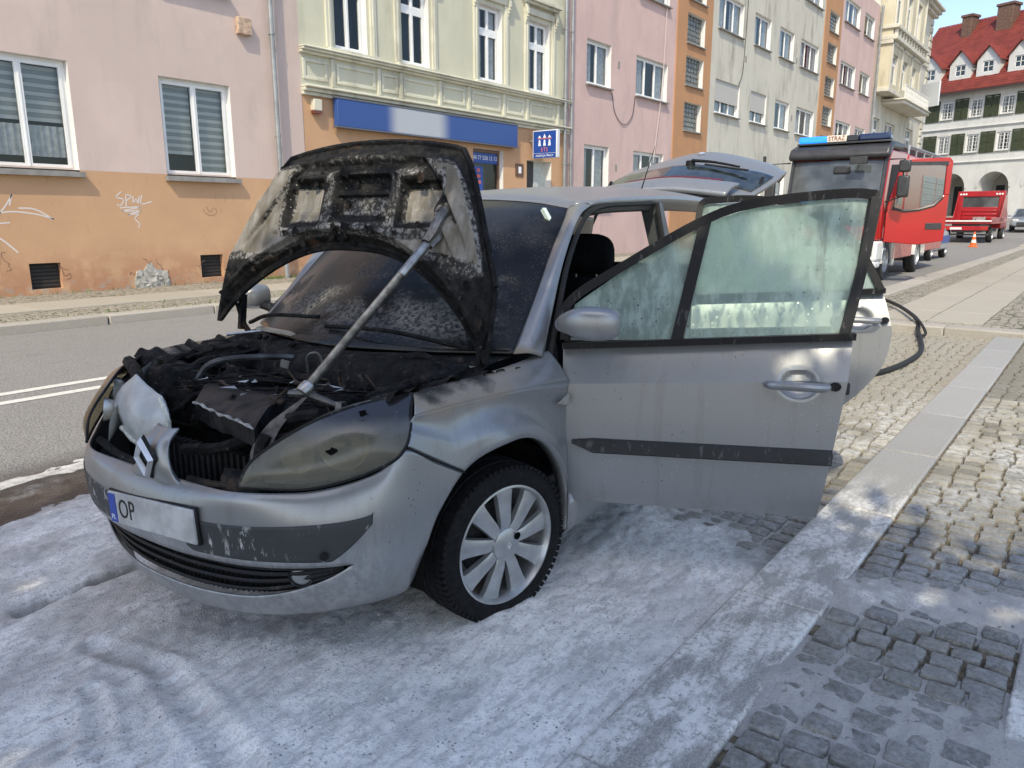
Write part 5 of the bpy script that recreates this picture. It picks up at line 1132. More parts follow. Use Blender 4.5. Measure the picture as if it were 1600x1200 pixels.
# ------------------------------------------------------------------ bonnet, propped open, inside burnt
def hood_mat():
    n = N('burnt_bonnet_inner'); p = n.co; e = n.attr('char'); pale = n.attr('pale')
    a = n.noise(9, 6, .7, p); b_ = n.noise(34, 6, .75, p); st = n.noise(12, 5, .6, n.map(p, (1, 2.2, .35)))
    f = n.math('ADD', e, n.math('MULTIPLY', n.math('SUBTRACT', a, .5), .75)); f = n.math('ADD', f, n.math('MULTIPLY', n.math('SUBTRACT', b_, .5), .35))
    ash = n.mix(n.ramp(st, .3, .7), (.16, .145, .12), (.36, .34, .31)); ash = n.mix(n.ramp(b_, .62, .78, 0, .5), ash, (.52, .515, .50)); ash = n.mix(n.ramp(a, .42, .62, 0, .6), ash, (.17, .145, .105)); ash = n.mix(n.ramp(n.noise(3.2, 4, .6, p), .42, .68, 0, .55), ash, (.10, .088, .072))
    sp2 = n.noise(60, 6, .75, p); mid = n.mix(n.ramp(n.math('ADD', sp2, n.math('MULTIPLY', n.math('SUBTRACT', a, .5), .5)), .46, .62), (.035, .032, .029), (.26, .25, .235)); c = n.mix(n.ramp(f, .30, .44), ash, mid); c = n.mix(n.ramp(f, .72, .88), c, n.mix(n.ramp(b_, .4, .7), (.006, .006, .006), (.03, .028, .026)))
    spk = n.ramp(n.noise(85, 4, .7, p), .64, .70); c = n.mix(n.math('MULTIPLY', spk, n.math('MULTIPLY', pale, .75)), c, (.60, .60, .60))
    c = n.mix(n.math('MULTIPLY', n.ramp(n.noise(4, 3, .6, n.map(p, (1, 1, 1), (4, 2, 9))), .6, .72), n.ramp(f, .5, .8)), c, (.11, .06, .03))
    n.b.inputs['Specular IOR Level'].default_value = .2; return n.fin(c, .75, n.ramp(f, .4, .6, .15, 0), n.bump(n.math('ADD', b_, n.math('MULTIPLY', n.ramp(f, .45, .55), .6)), .45, .005))
nb_, ns_ = 150, 120
bs = np.linspace(-.705, .705, nb_)
ab = np.abs(bs) / .705
zlow = .965 + .365 * (1 - ab ** 2.5)
zlow = np.where(bs < 0, zlow - .03 * ab ** 2, zlow + .02 * ab)
ztop = np.where(np.abs(bs) < .47, 1.75 - .045 * (np.abs(bs) / .47) ** 2.2, 1.705 - .50 * ((np.abs(bs) - .47) / .235) ** 1.35)
S = np.linspace(0, 1, ns_); BB, SS = np.meshgrid(bs, S, indexing='ij'); ZZ = zlow[:, None] * (1 - SS) + ztop[:, None] * SS
def hood_a(b, z): return .085 + (z - .95) * .24 + .10 * np.maximum(0, z - 1.45) - .035 * (1 - (b / .705) ** 2) + .0
AA = hood_a(BB, ZZ)
WB = np.where(BB > 0, 1 + (.10 - .05 * sst(1.2, 1.7, ZZ)) * sst(.2, .7, BB), 1.0); AW = -.05 * sst(.1, .7, BB) * sst(1.6, 1.0, ZZ)
wave = .006 * (fbm(BB * 9, ZZ * 9, 3, 31) - .5)
def box_m(b, z, b0, b1, z0, z1, e=.012): return sst(b0 - e, b0 + e, b) * sst(b1 + e, b1 - e, b) * sst(z0 - e, z0 + e, z) * sst(z1 + e, z1 - e, z)
def rim_d(): # distance from the hood outline in metres (approx)
    return np.minimum(np.minimum((ZZ - zlow[:, None]), (ztop[:, None] - ZZ)) * .9, (.705 - np.abs(BB)) * 1.0)
D = rim_d()
h = .048 * sst(.015, .05, D)                                                  # inner frame stands proud of the skin
h -= .030 * gauss(ZZ - (1.655 - .75 * np.maximum(0, np.abs(BB) - .33) ** 1.2 * 2.2), .022) * sst(.62, .5, np.abs(BB))   # arched groove under the nose
h += .012 * gauss(ZZ - (1.615 - 1.7 * np.maximum(0, np.abs(BB) - .33) ** 1.15), .018) * sst(.62, .5, np.abs(BB))
op = box_m(BB, ZZ, .175, .375, 1.43, 1.60) + box_m(BB, ZZ, -.19, .09, 1.45, 1.615) * 1.0 + box_m(BB, ZZ, -.43, -.265, 1.43, 1.585)
h -= .042 * np.clip(op, 0, 1); h += .022 * box_m(BB, ZZ, -.19, .09, 1.535, 1.56, .006) + .018 * box_m(BB, ZZ, .19, .31, 1.43, 1.47, .008) + .018 * box_m(BB, ZZ, -.42, -.30, 1.43, 1.475, .008)
h += .020 * gauss(ZZ - (zlow[:, None] + .085), .016) * sst(.66, .5, np.abs(BB)) - .014 * gauss(ZZ - (zlow[:, None] + .05), .018)
for (cb, czz, r_, dp) in ((.50, 1.44, .016, .03), (.55, 1.52, .02, -.012), (-.55, 1.47, .02, .02), (-.50, 1.30, .012, .02), (.42, 1.38, .012, .02), (-.05, 1.70, .014, .03), (.12, 1.71, .012, .02), (-.2, 1.70, .011, .02), (.3, 1.685, .018, .025), (-.36, 1.69, .012, .02)): h -= dp * gauss(np.hypot(BB - cb, ZZ - czz), r_)
h += wave
ch = 1.05 * sst(.065, .02, D) + .12; ch = np.maximum(ch, 1.1 * sst(1.36, 1.24, ZZ + .12 * (fbm(BB * 7, ZZ * 7, 3, 41) - .5))); ch = ch + .6 * gauss(ZZ - 1.655 + 1.6 * np.maximum(0, np.abs(BB) - .33) ** 1.2, .03) * sst(.6, .5, np.abs(BB))  # burnt rim and legs; last term paints the groove's shade as a dark arc
inz = box_m(BB, ZZ, -.46, .40, 1.36, 1.64, .03); opo = box_m(BB, ZZ, .155, .395, 1.41, 1.625, .016) + box_m(BB, ZZ, -.21, .11, 1.43, 1.64, .016) + box_m(BB, ZZ, -.45, -.245, 1.41, 1.61, .016); ch = ch + .38 * inz + .50 * np.clip(opo, 0, 1) * (1 - .8 * box_m(BB, ZZ, -.17, .07, 1.46, 1.53, .01)) - 1.6 * (box_m(BB, ZZ, .19, .36, 1.435, 1.565) + box_m(BB, ZZ, -.42, -.275, 1.435, 1.55))  # char, plus recess shade painted dark round the opening borders to outline them
ch = ch + .30 * sst(1.62, 1.70, ZZ) + .7 * box_m(BB, ZZ, -.19, .09, 1.57, 1.63, .01) + .5 * (box_m(BB, ZZ, .19, .31, 1.43, 1.47, .008) + box_m(BB, ZZ, -.42, -.30, 1.43, 1.475, .008))
ch = ch - .35 * gauss(np.hypot((BB + .56) / .1, (ZZ - 1.33) / .2), 1) - .25 * gauss(np.hypot((BB - .55) / .09, (ZZ - 1.42) / .2), 1)
hood = link('bonnet', None, CAR); hood['label'] = 'raised bonnet, its underside burnt to ash and char'
def hgrid(A, B, Z, name, mat, attrs=None, flip=False):
    wb, aw = (WB, AW) if A.shape == WB.shape else (WB[::3, ::3], AW[::3, ::3]); g = G(); g.grid(np.stack([A + aw, B * wb, Z], -1), flip=flip); o = g.build(name, mat, hood, ang=60)
    for k, v in (attrs or {}).items(): at_ = o.data.attributes.new(k, 'FLOAT', 'POINT'); at_.data.foreach_set('value', np.asarray(v, np.float32).reshape(-1))
    return o
HM = hood_mat()
hgrid(AA - h, BB, ZZ, 'inner_panel', HM, {'char': ch, 'pale': inz}, True)
SK = flat('burnt_skin', (.03, .028, .027), .6, var=.5, sc=9, bump=.3)
o = hgrid(AA[::3, ::3] + .016, BB[::3, ::3], ZZ[::3, ::3], 'outer_skin', SK)
g = G()
H3 = np.stack([AA + AW, BB * WB, ZZ], -1)
for e in (H3[0], H3[-1], H3[:, 0], H3[:, -1]): g.tube(e[::4] + np.array([.004, 0, 0]), .012, 7)
g.build('hem', CHAR, hood)
for s, zz in ((-1, .95), (1, .97)):
    g = G(); g.tube([(.09, .69 * s, zz + .10), (.10, .67 * s, zz + .0), (.16, .64 * s, zz - .12)], .013, 6); g.box((.10, .675 * s, zz + .06), (.03, .02, .16), (0, .15, 0)); g.build('hinge', CHAR, hood)
# curled peeling flakes of paint and insulation
g = G(); rr = random.Random(5)
for k in range(70):
    i, j = rr.randrange(4, nb_ - 4), rr.randrange(6, ns_ - 6)
    if ch[i, j] < .45: continue
    c = np.array([AA[i, j] + AW[i, j] - h[i, j] - .004, BB[i, j] * WB[i, j], ZZ[i, j]]); w = rr.uniform(.012, .035); q = rr.uniform(0, 6.28); pts = []
    for t in range(6): r2 = w * rr.uniform(.5, 1); pts.append(c + np.array([-abs(math.sin(t)) * .008, math.cos(q + t * 1.05) * r2, math.sin(q + t * 1.05) * r2]))
    g.add(pts, [tuple(range(6))])
g.build('flakes', CHAR, hood, smooth=False, kind='stuff')

# ------------------------------------------------------------------ burnt engine bay
def lump(g, c, r3, seed, n=10, amp=.35):
    rr = np.random.RandomState(seed); th = np.linspace(0, math.pi, n); ph = np.linspace(0, 2 * math.pi, 2 * n, endpoint=False); T, P = np.meshgrid(th, ph, indexing='ij')
    k = 1 + amp * (fbm(T * 2 + seed, np.cos(P) * 1.5 + 7 + np.sin(P), 3, seed % 40) - .5) * 2; q = 3.0
    def se(v): return np.sign(v) * np.abs(v) ** (2 / q)
    A = np.stack([c[0] + r3[0] * k * se(np.sin(T)) * se(np.cos(P)), c[1] + r3[1] * k * se(np.sin(T)) * se(np.sin(P)), c[2] + r3[2] * k * se(np.cos(T))], -1); g.grid(A, closev=True); return g
def part(name, mat, fn, b=0): 
    g = G(); fn(g); o = g.build(name, mat, CAR)
    if b: bevel(o, b, 2)
    return o
VOID = flat('burnt_void', (.004, .004, .004), .95, Specular_IOR_Level=.08)
part('engine_bay_tub', VOID, lambda g: (g.bb(-.56, .24, -.60, .60, .40, .44), g.bb(.05, .10, -.40, .40, .44, .90), g.bb(-.38, .2, -.64, -.60, .44, .84), g.bb(-.38, .2, .60, .64, .44, .84), g.bb(-.56, -.54, -.55, .55, .42, .72)))
part('firewall_cowl', CHAR, lambda g: (g.grid(surf([[(.24, -.72, .94), (.10, -.70, .92), (.02, -.66, .84)], [(.06, -.42, .945), (-.03, -.42, .92), (-.08, -.42, .83)], [(-.04, 0, .945), (-.12, 0, .915), (-.16, 0, .82)], [(.06, .42, .945), (-.03, .42, .92), (-.08, .42, .83)], [(.24, .72, .94), (.10, .70, .92), (.02, .66, .84)]], 40, 10))))
part('charred_engine', CHAR, lambda g: (lump(g, (-.30, .0, .66), (.20, .34, .17), 3, 14, .2), lump(g, (-.22, -.22, .72), (.14, .14, .12), 8, 12), lump(g, (-.20, .28, .74), (.13, .14, .11), 9, 12), lump(g, (-.38, .40, .70), (.10, .12, .14), 12, 12)))
CE = []
def cover(g):
    c = [(-.58, .07), (-.685, -.385), (-.36, -.16), (-.33, .30)]; n = 26
    A = np.array([[np.array(c[0]) * (1 - u) * (1 - v) + np.array(c[1]) * u * (1 - v) + np.array(c[2]) * u * v + np.array(c[3]) * (1 - u) * v for v in np.linspace(0, 1, n)] for u in np.linspace(0, 1, n)])
    z = .82 + .025 * np.sin(np.linspace(0, math.pi, n))[None, :] + .022 * (fbm(A[..., 0] * 14, A[..., 1] * 14, 3, 3) - .5); T = np.concatenate([A, z[..., None]], -1); g.grid(T)
    CE.append(T[:, 0] + np.array([-.003, 0, .003]))
    for e in (T[0], T[-1], T[:, 0], T[:, -1]): dn = e.copy(); dn[:, 2] -= .06; dn[:, :2] += .02 * (fbm(e[:, 0] * 20, e[:, 1] * 20, 2, 4) - .5)[:, None]; g.grid(np.stack([e, dn], 0))
part('engine_cover', flat('scorched_cover', (.011, .011, .013), .5, var=.8, sc=18, bump=.9, bsc=30, Specular_IOR_Level=.3), cover)
part('cover_edge', ASHM, lambda g: g.tube(CE[0], [.0045 + .002 * math.sin(k * 1.7) for k in range(26)], 6))
part('bent_slam_strip', flat('scorched_strip', (.10, .085, .07), .6, .2, var=.6, sc=22, bump=.4), lambda g: (g.grid(surf([[(-.72, -.405, .72), (-.70, -.385, .76), (-.62, -.37, .82), (-.50, -.40, .885)], [(-.70, -.445, .71), (-.67, -.43, .75), (-.60, -.41, .815), (-.50, -.42, .89)]], 8, 20))))
part('slam_panel', CHAR, lambda g: (g.tube(crom([(-.52, -.50, .85), (-.57, -.38, .82), (-.64, -.18, .72), (-.68, 0, .69)], 16), .02, 7), g.tube(crom([(-.50, .60, .90), (-.57, .42, .86), (-.64, .30, .75), (-.68, .1, .69)], 16), .024, 7)))
part('radiator', flat('burnt_radiator', (.012, .012, .012), .8, var=.5, sc=40), lambda g: [g.bb(-.60, -.57, -.38 + k * .033, -.365 + k * .033, .42, .68) for k in range(24)])
for k, (pth, r_) in enumerate([([(-.52, .30, .80), (-.42, .22, .87), (-.22, .10, .89), (-.08, .0, .86)], .014), ([(-.15, -.28, .80), (-.18, -.12, .90), (-.16, .08, .91), (-.1, .3, .88)], .02), ([(.0, .5, .86), (-.12, .42, .90), (-.28, .46, .87), (-.40, .52, .81)], .016),
      ([(.05, -.5, .88), (-.10, -.45, .89), (-.25, -.42, .86), (-.33, -.30, .78)], .022), ([(-.05, -.62, .90), (-.2, -.60, .90), (-.38, -.57, .88)], .016), ([(-.28, .55, .88), (-.2, .44, .93), (-.1, .40, .92), (-.02, .50, .88)], .008), ([(-.45, -.05, .80), (-.36, .02, .86), (-.28, -.08, .85), (-.3, -.2, .8)], .013),
      ([(.10, -.60, .93), (.02, -.40, .94), (-.02, -.1, .93), (.0, .2, .945)], .014), ([(-.48, .48, .81), (-.36, .56, .87), (-.2, .60, .90), (-.05, .58, .92)], .017), ([(-.2, -.55, .86), (-.05, -.35, .90), (.0, -.2, .9)], .017)]):
    rr = random.Random(k); P = crom(pth, 22); P += np.array([[rr.uniform(-.006, .006) for _ in range(3)] for _ in range(22)]); P[:, 2] -= .06 * (k in (0, 1, 3, 6, 9)); part('charred_hose', CHAR, lambda g: g.tube(P, [r_ * rr.uniform(.75, 1.25) for _ in range(22)], 8))
part('coolant_pipe', flat('burnt_alloy', (.06, .065, .07), .45, .6, var=.5, sc=20), lambda g: g.tube(crom([(-.38, .36, .82), (-.33, .30, .90), (-.20, .17, .915), (-.06, .06, .90)], 20), .013, 8))
part('hook_bracket', flat('burnt_bracket', (.09, .09, .09), .5, .5, var=.4, sc=30), lambda g: (g.tube(crom([(-.14, -.02, .86), (-.15, -.03, .93), (-.13, -.07, .94), (-.12, -.09, .87)], 12), .006, 6), g.box((-.20, .04, .90), (.012, .035, .03), (.2, .1, .4))))
part('wiper_linkage', STEEL, lambda g: (g.box((.02, .30, .975), (.035, .26, .012), (.1, 0, .25)), g.tube([(.03, .44, .97), (-.03, .62, .945)], .007, 6)))
part('melted_chain', CHAR, lambda g: [g.lathe([(.008, -.006), (.014, -.003), (.014, .003), (.008, .006)], 8, Matrix.Translation((-.03 + .05 * math.sin(k * .35), .40 - k * .022, .955 - .02 * math.sin(k * .25))) @ Matrix.Rotation(k * .8, 4, 'X')) for k in range(15)])
part('strut_tower', CHAR, lambda g: lump(g, (.02, -.55, .86), (.11, .10, .06), 21, 12, .25)); part('strut_tower', CHAR, lambda g: lump(g, (.02, .55, .88), (.11, .10, .06), 22, 12, .25))
part('battery_box', CHAR, lambda g: (lump(g, (-.38, .50, .76), (.12, .10, .12), 33, 12, .22), lump(g, (-.12, .50, .86), (.10, .12, .07), 35, 12, .4)))
part('charred_debris', CHAR, lambda g: [lump(g, (rnd.uniform(-.55, .08), rnd.uniform(-.6, .6), rnd.uniform(.62, .80)), (rnd.uniform(.015, .06), rnd.uniform(.015, .06), rnd.uniform(.012, .035)), k, 7, .6) for k in range(90)])['kind'] = 'stuff'
part('burnt_wiring', CHAR, lambda g: [g.tube(crom([(rnd.uniform(-.5, .05), rnd.uniform(-.55, .55), rnd.uniform(.70, .86)) for _ in range(4)], 14), rnd.uniform(.002, .005), 4) for k in range(26)])['kind'] = 'stuff'
part('ash_shard', flat('pale_ash', (.42, .42, .42), .8, var=.3, sc=20), lambda g: [g.add([(x + rnd.uniform(-.03, .03), y + rnd.uniform(-.03, .03), z + rnd.uniform(-.004, .01)) for _ in range(4)], [(0, 1, 2, 3)]) for x, y, z in [(rnd.uniform(-.55, -.3), rnd.uniform(-.4, .35), .875) for _ in range(14)] + [(.05, -.66, .925), (-.1, -.65, .905)]])['kind'] = 'stuff'
RUSTM = flat('rusty_bracket', (.05, .032, .022), .75, .2, var=.5, sc=30, bump=.4)
def brk(g):
    rq = random.Random(17)
    for k in range(46):
        x, y = rq.uniform(-.5, .02), rq.uniform(-.55, .55); z = rq.uniform(.74, .86); g.box((x, y, z), (rq.uniform(.015, .07), rq.uniform(.008, .03), rq.uniform(.002, .012)), (rq.uniform(-.6, .6), rq.uniform(-.6, .6), rq.uniform(0, 3)))
        if k % 3 == 0: g.tube([(x, y, z), (x + rq.uniform(-.04, .04), y + rq.uniform(-.04, .04), z + rq.uniform(.02, .06))], .004, 5)
part('burnt_brackets', RUSTM, brk)['kind'] = 'stuff'
for px_, seed in (((-.50, -.664, .872), 1), ((-.60, -.632, .775), 2)):
    rq = random.Random(seed); c_ = Vector(px_) + Vector((-.020, -.020, .006)); e1 = Vector((-.5, .6, .05)).normalized(); e2 = Vector((.2, .1, 1)).normalized(); part('ash_flake', VOID, lambda g: g.add([c_ + e1 * math.cos(t) * .022 * rq.uniform(.4, 1) + e2 * math.sin(t) * .014 * rq.uniform(.4, 1) for t in np.linspace(0, 5.6, 9)], [tuple(range(9))]))
# jagged burnt rim of melted plastic over the fender top
def rim(g, ss):
    for s in (ss,):
        P = np.array([(x, s * (.655 + .07 * sst(-.4, .2, x)), .905 + .012 * math.sin(x * 31) + .01 * math.sin(x * 77)) for x in np.linspace(-.42, .22, 60)]); Q = P.copy(); Q[:, 1] -= s * .06; Q[:, 2] -= .03; P[:, 1] += s * (.05 + .02 * (fbm(P[:, 0] * 14, P[:, 0] * 0, 3, 3) - .5)); P[:, 2] += .006; g.grid(np.stack([P, Q], 1))
part('melted_rim', CHAR, lambda g: rim(g, -1)); part('melted_rim', CHAR, lambda g: rim(g, 1))
# melted pale headlamp cover lying over the passenger side grille
MELT = [[(-.60, .375, .892), (-.62, .27, .86), (-.64, .17, .845)], [(-.62, .46, .83), (-.68, .27, .80), (-.67, .09, .81)], [(-.63, .50, .765), (-.70, .25, .735), (-.68, .07, .765)], [(-.66, .40, .705), (-.69, .24, .675), (-.68, .09, .70)]]
def melt(g):
    net = MELT
    A = surf(net, 26, 26); A[..., 0] += .02 * (fbm(A[..., 1] * 16, A[..., 2] * 16, 3, 5) - .5); g.grid(A)
o = part('melted_lamp_cover', flat('hazed_plastic', (.40, .42, .43), .35, .1, var=.18, sc=9, bump=.3, bsc=18), melt); solid(o, .004, 0)
part('melted_lamp_rim', flat('melt_edge', (.50, .51, .46), .4, var=.3, sc=30), lambda g: g.tube(crom([(-.65, .16, .845), (-.68, .085, .81), (-.685, .065, .765), (-.685, .085, .70), (-.695, .24, .672), (-.665, .40, .70)], 24), [.006 + .004 * abs(math.sin(k * 1.3)) for k in range(24)], 6))
part('grille_debris', CHAR, lambda g: g.tube(crom([(-.745, -.42, .67), (-.755, -.28, .64), (-.76, -.14, .635)], 14), .014, 6)); part('grille_debris', CHAR, lambda g: g.tube(crom([(-.74, .42, .67), (-.755, .28, .645), (-.76, .14, .635)], 14), .014, 6)); part('grille_debris', CHAR, lambda g: (g.tube(crom([(-.72, -.43, .68), (-.69, -.40, .74), (-.66, -.41, .80)], 10), .018, 6), lump(g, (-.72, -.36, .64), (.04, .09, .05), 52, 8, .6)))
# ------------------------------------------------------------------ wheels
TYRE = flat('tyre_rubber', (.008, .008, .009), .75, var=.5, sc=50, bump=.3, bsc=120, Specular_IOR_Level=.2); ALLOY = flat('alloy', (.46, .47, .475), .32, .75, var=.12, sc=14)
DISC = flat('brake_disc', (.05, .05, .05), .6, .5, var=.4, sc=20)
def wheel(a, b, s, steer=0, flatz=.315):
    w = link('wheel', None, CAR, (a, b * 1, flatz), (0, 0, R(steer) + (0 if s < 0 else math.pi)))
    # outer face towards local -y
    hw = .102; prof_ = [(.236, -hw + .006), (.246, -hw - .004), (.272, -hw - .008), (.305, -hw + .004), (.321, -hw + .022), (.325, -hw + .045), (.3215, -.052), (.3215, -.046), (.327, -.044), (.327, -.006), (.3215, -.004), (.3215, .004), (.327, .006), (.327, .044), (.3215, .046), (.325, hw - .03), (.305, hw), (.24, hw + .004), (.222, hw - .01)]
    g = G().lathe(prof_, 72)
    for k in range(72):                                                       # shoulder tread blocks
        t = 2 * math.pi * k / 72
        for q in (-1, 1): M = Matrix.Rotation(-t, 4, 'Y') @ Matrix.Translation((.3155, q * .077, 0)); b8 = G().box((0, 0, 0), (.016, .046, .019), (0, 0, q * .12)); g.add([M @ Vector(v) for v in b8.v], b8.f)
    g.build('tyre', TYRE, w)
    g = G().lathe([(.224, -hw + .004), (.229, -hw - .003), (.221, -hw - .005), (.212, -hw + .012), (.208, -hw + .03), (.203, .02), (.215, hw - .01), (.224, hw)], 64)
    for k in range(9):
        t = 2 * math.pi * (k + .25) / 9; rows = []
        for r_, hwid, y0 in ((.045, .022, -.092), (.09, .027, -.099), (.14, .032, -.096), (.185, .038, -.093), (.212, .047, -.090)):
            rows.append([(r_, y0 + .022, -hwid), (r_, y0 + .003, -hwid * .9), (r_, y0, -hwid * .55), (r_, y0 - .002, 0), (r_, y0, hwid * .55), (r_, y0 + .003, hwid * .9), (r_, y0 + .022, hwid)])
        q = G().grid(np.array(rows)); M = Matrix.Rotation(-t, 4, 'Y'); g.add([M @ Vector(v) for v in q.v], q.f)
    g.xf(Matrix.Diagonal((1.06, 1, 1.06, 1))).build('rim', ALLOY, w)
    g = G().lathe([(.0, -.112), (.045, -.110), (.066, -.102), (.069, -.088)], 36); g.build('hub_cap', ALLOY, w)
    q = diamond(.014, .019, .006, 0, -.004); q.xf(Matrix.Translation((0, -.112, 0)) @ Matrix.Rotation(R(90), 4, 'Z')); q.build('cap_emblem', CHROME, w, smooth=False)
    G().lathe([(.0, -.0), (.016, -.006), (.012, -.006)], 12, Matrix.Translation((.045, -.107, .028))).build('ash_spot', VOID, w) if s < 0 and a < 1 else None
    G().lathe([(.03, -.03), (.16, -.03), (.16, -.01), (.03, -.01)], 40).build('brake_disc', DISC, w)
    return w
for w_ in (wheel(0, -.772, -1, -14.0, .315), wheel(0, .765, 1, -14, .315), wheel(2.685, -.765, -1, 0, .315), wheel(2.685, .765, 1, 0, .315)): w_.scale = (.90, 1, .90)
# ------------------------------------------------------------------ cabin
SEAT = flat('dark_fabric', (.009, .0095, .011), .95, var=.4, sc=14, Specular_IOR_Level=.1)
def seat(y, x):
    s = link('seat', None, CAR, (x, y, 0))
    for nm, c, d, rot in (('cushion', (.0, 0, .50), (.52, .50, .17), (0, -.12, 0)), ('backrest', (.33, 0, .83), (.15, .48, .64), (0, .24, 0))): bevel(G().box(c, d, rot).build(nm, SEAT, s), .05, 3)
    hr = G(); lump(hr, (.43, 0, 1.265), (.065, .15, .105), 2, 14, .03); hr.build('headrest', SEAT, s)
    g = G(); [g.tube([(.42, q, 1.1), (.425, q, 1.2)], .006, 6) for q in (-.06, .06)]; g.build('headrest_post', STEEL, s)
seat(-.37, 1.05); seat(.37, 1.05)
bench = link('rear_seat', None, CAR); bevel(G().box((2.25, 0, .55), (.55, 1.25, .18), (0, -.1, 0)).build('cushion', SEAT, bench), .04, 3); bevel(G().box((2.58, 0, .86), (.14, 1.25, .60), (0, .2, 0)).build('backrest', SEAT, bench), .04, 3)
bevel(G().box((.42, 0, .84), (.50, 1.38, .20), (0, -.12, 0)).build('dashboard', SEAT, CAR), .05, 3)
sw = link('steering_wheel', None, CAR, (.78, -.37, .95), (0, R(-62), 0)); g = G(); g.tube([(.18 * math.cos(t), .18 * math.sin(t), 0) for t in np.linspace(0, 2 * math.pi, 33)], .014, 8); g.build('rim', SEAT, sw); g = G().box((0, 0, -.02), (.12, .14, .05)); g.box((0, 0, -.01), (.03, .34, .02)); g.box((-.08, 0, -.01), (.17, .03, .02)); bevel(g.build('boss', SEAT, sw), .01)
G().bb(.35, 3.3, -.83, .83, .24, .27).build('floor', SEAT, CAR)
part('headliner', flat('headliner_grey', (.055, .053, .05), .95), lambda g: g.grid(surf([RE, RC, mir(RE)], 20, 30) - np.array([0, 0, .03])))
# ------------------------------------------------------------------ steel prop holding the bonnet
pr = thing('steel_prop', 'long threaded steel prop wedged between engine bay and raised bonnet', 'prop')
W_ = Matrix.Translation((1.917, 2.424, 0)) @ Matrix.Rotation(R(4.5), 4, 'Z')
p0, p1 = W_ @ Vector((-.47, -.38, .905)), W_ @ Vector((.095, -.468, 1.385)); ax_ = (p1 - p0); Lp = ax_.length; Q = ax_.to_track_quat('Y', 'X').to_matrix().to_4x4()
PM = Matrix.Translation(p0) @ Q; POL = flat('worn_steel', (.40, .385, .36), .35, .85, var=.3, sc=30, bump=.15, bsc=80)
prf = [(.0, -.01)]
n_ = 110
for k in range(n_): h_ = k / n_ * Lp * .72; prf += [(.0160, h_), (.0138, h_ + .5 * Lp * .72 / n_)]
prf += [(.0170, Lp * .72), (.0170, Lp * .98), (.010, Lp), (0, Lp)]
G().lathe(prf, 16, PM).build('threaded_rod', POL, pr)
g = G(); rows = []
for y, w, t in ((Lp * .94, .018, .016), (Lp + .0, .022, .018), (Lp + .05, .036, .016), (Lp + .11, .036, .011), (Lp + .165, .022, .006), (Lp + .18, .010, .004)): rows.append([(1.3 * w * c, y, 1.25 * t * s) for c, s in ((-1, -.4), (-.6, -1), (0, -.75), (.6, -1), (1, -.4), (1, .4), (.6, 1), (0, .7), (-.6, 1), (-1, .4))])
g.grid(np.array(rows), closev=True); g.xf(PM).build('flared_head', flat('dull_steel', (.20, .19, .175), .45, .7, var=.4, sc=30, bump=.4), pr, ang=25)
g = G(); g.lathe([(0, -.02), (.024, -.018), (.026, .0), (.022, .02), (.013, .026)], 14, PM); g.build('swivel', POL, pr)
q0 = W_ @ Vector((-.47, -.38, .89)); g = G(); g.tube([q0 + Vector((-.03, .05, .0)), q0, q0 + Vector((.05, -.085, -.035))], [.011, .017, .010], 8); g.box(q0 + Vector((.06, -.10, -.04)), (.05, .02, .03), (.1, .2, .5)); g.build('clamp_foot', flat('clamp_steel', (.13, .125, .12), .45, .7, var=.4, sc=30), pr)
# ------------------------------------------------------------------ fire engine (local x back along the truck, y across, z up; origin under the front bumper, driver's side near)
FT = thing('fire_engine', 'red fire engine with white bumper, blue lights and open driver door', 'fire engine', (18.35, 4.12, 0))
FRED = flat('fire_red', (.36, .007, .007), .28, var=.08, sc=2, Coat_Weight=.5, Coat_Roughness=.06); FBLK = flat('cab_black', (.035, .035, .037), .4, var=.2); FWHT = flat('bumper_white', (.66, .66, .65), .4, var=.06); SILV = flat('roller_silver', (.42, .43, .44), .4, .6, var=.1, sc=4)
CGL = flat('cab_glass', (.07, .08, .085), .07, var=.5, sc=1.2, Coat_Weight=.2)
Wd = 2.15
def pt(name, mat, fn, b=.02, parent=None, seg=2):
    g = G(); fn(g); o = g.build(name, mat, parent or FT)
    if b: bevel(o, b, seg)
    return o
def cabshape(g):
    prof_ = [(.30, .95), (.22, 1.35), (.26, 1.75), (.52, 2.78), (.72, 2.96), (2.3, 2.98), (2.35, .85), (1.75, .85), (1.70, 1.2), (.75, 1.2), (.65, .95)]
    g.prism(prof_, .0, Wd, 'y')
pt('cab', FRED, cabshape, .05)
def wscreen(g): A = np.array([[(.255 - .012 + .26 * t - .05 * math.sin(u * math.pi) + .0, .10 + u * (Wd - .2), 1.74 + t * 1.0) for t in np.linspace(0, 1, 6)] for u in np.linspace(0, 1, 16)]); g.grid(A)
pt('windscreen', CGL, wscreen, 0)
pt('windscreen_frame', FBLK, lambda g: (g.tube([(.235, .06, 1.72), (.50, .06, 2.76)], .045, 6), g.tube([(.235, Wd - .06, 1.72), (.50, Wd - .06, 2.76)], .045, 6), g.tube([(.225, .06, 1.71), (.175, Wd / 2, 1.71), (.225, Wd - .06, 1.71)], .035, 6)), 0)
pt('roof_cap', FBLK, lambda g: g.prism([(.40, 2.74), (.30, 2.82), (.42, 3.02), (.75, 3.12), (1.7, 3.12), (1.7, 2.985), (.70, 2.965), (.52, 2.80)], -.03, Wd + .03, 'y'), .06, seg=3)
pt('front_panel', FBLK, lambda g: (g.bb(.15, .24, .25, Wd - .25, 1.28, 1.66), [g.bb(.12, .16, .3, Wd - .3, 1.31 + k * .07, 1.345 + k * .07) for k in range(5)]), .01)
pt('grille_panel', FRED, lambda g: (g.bb(.12, .32, .02, .24, .96, 1.68), g.bb(.12, .32, Wd - .24, Wd - .02, .96, 1.68), g.bb(.13, .3, .25, Wd - .25, .96, 1.27)), .03)
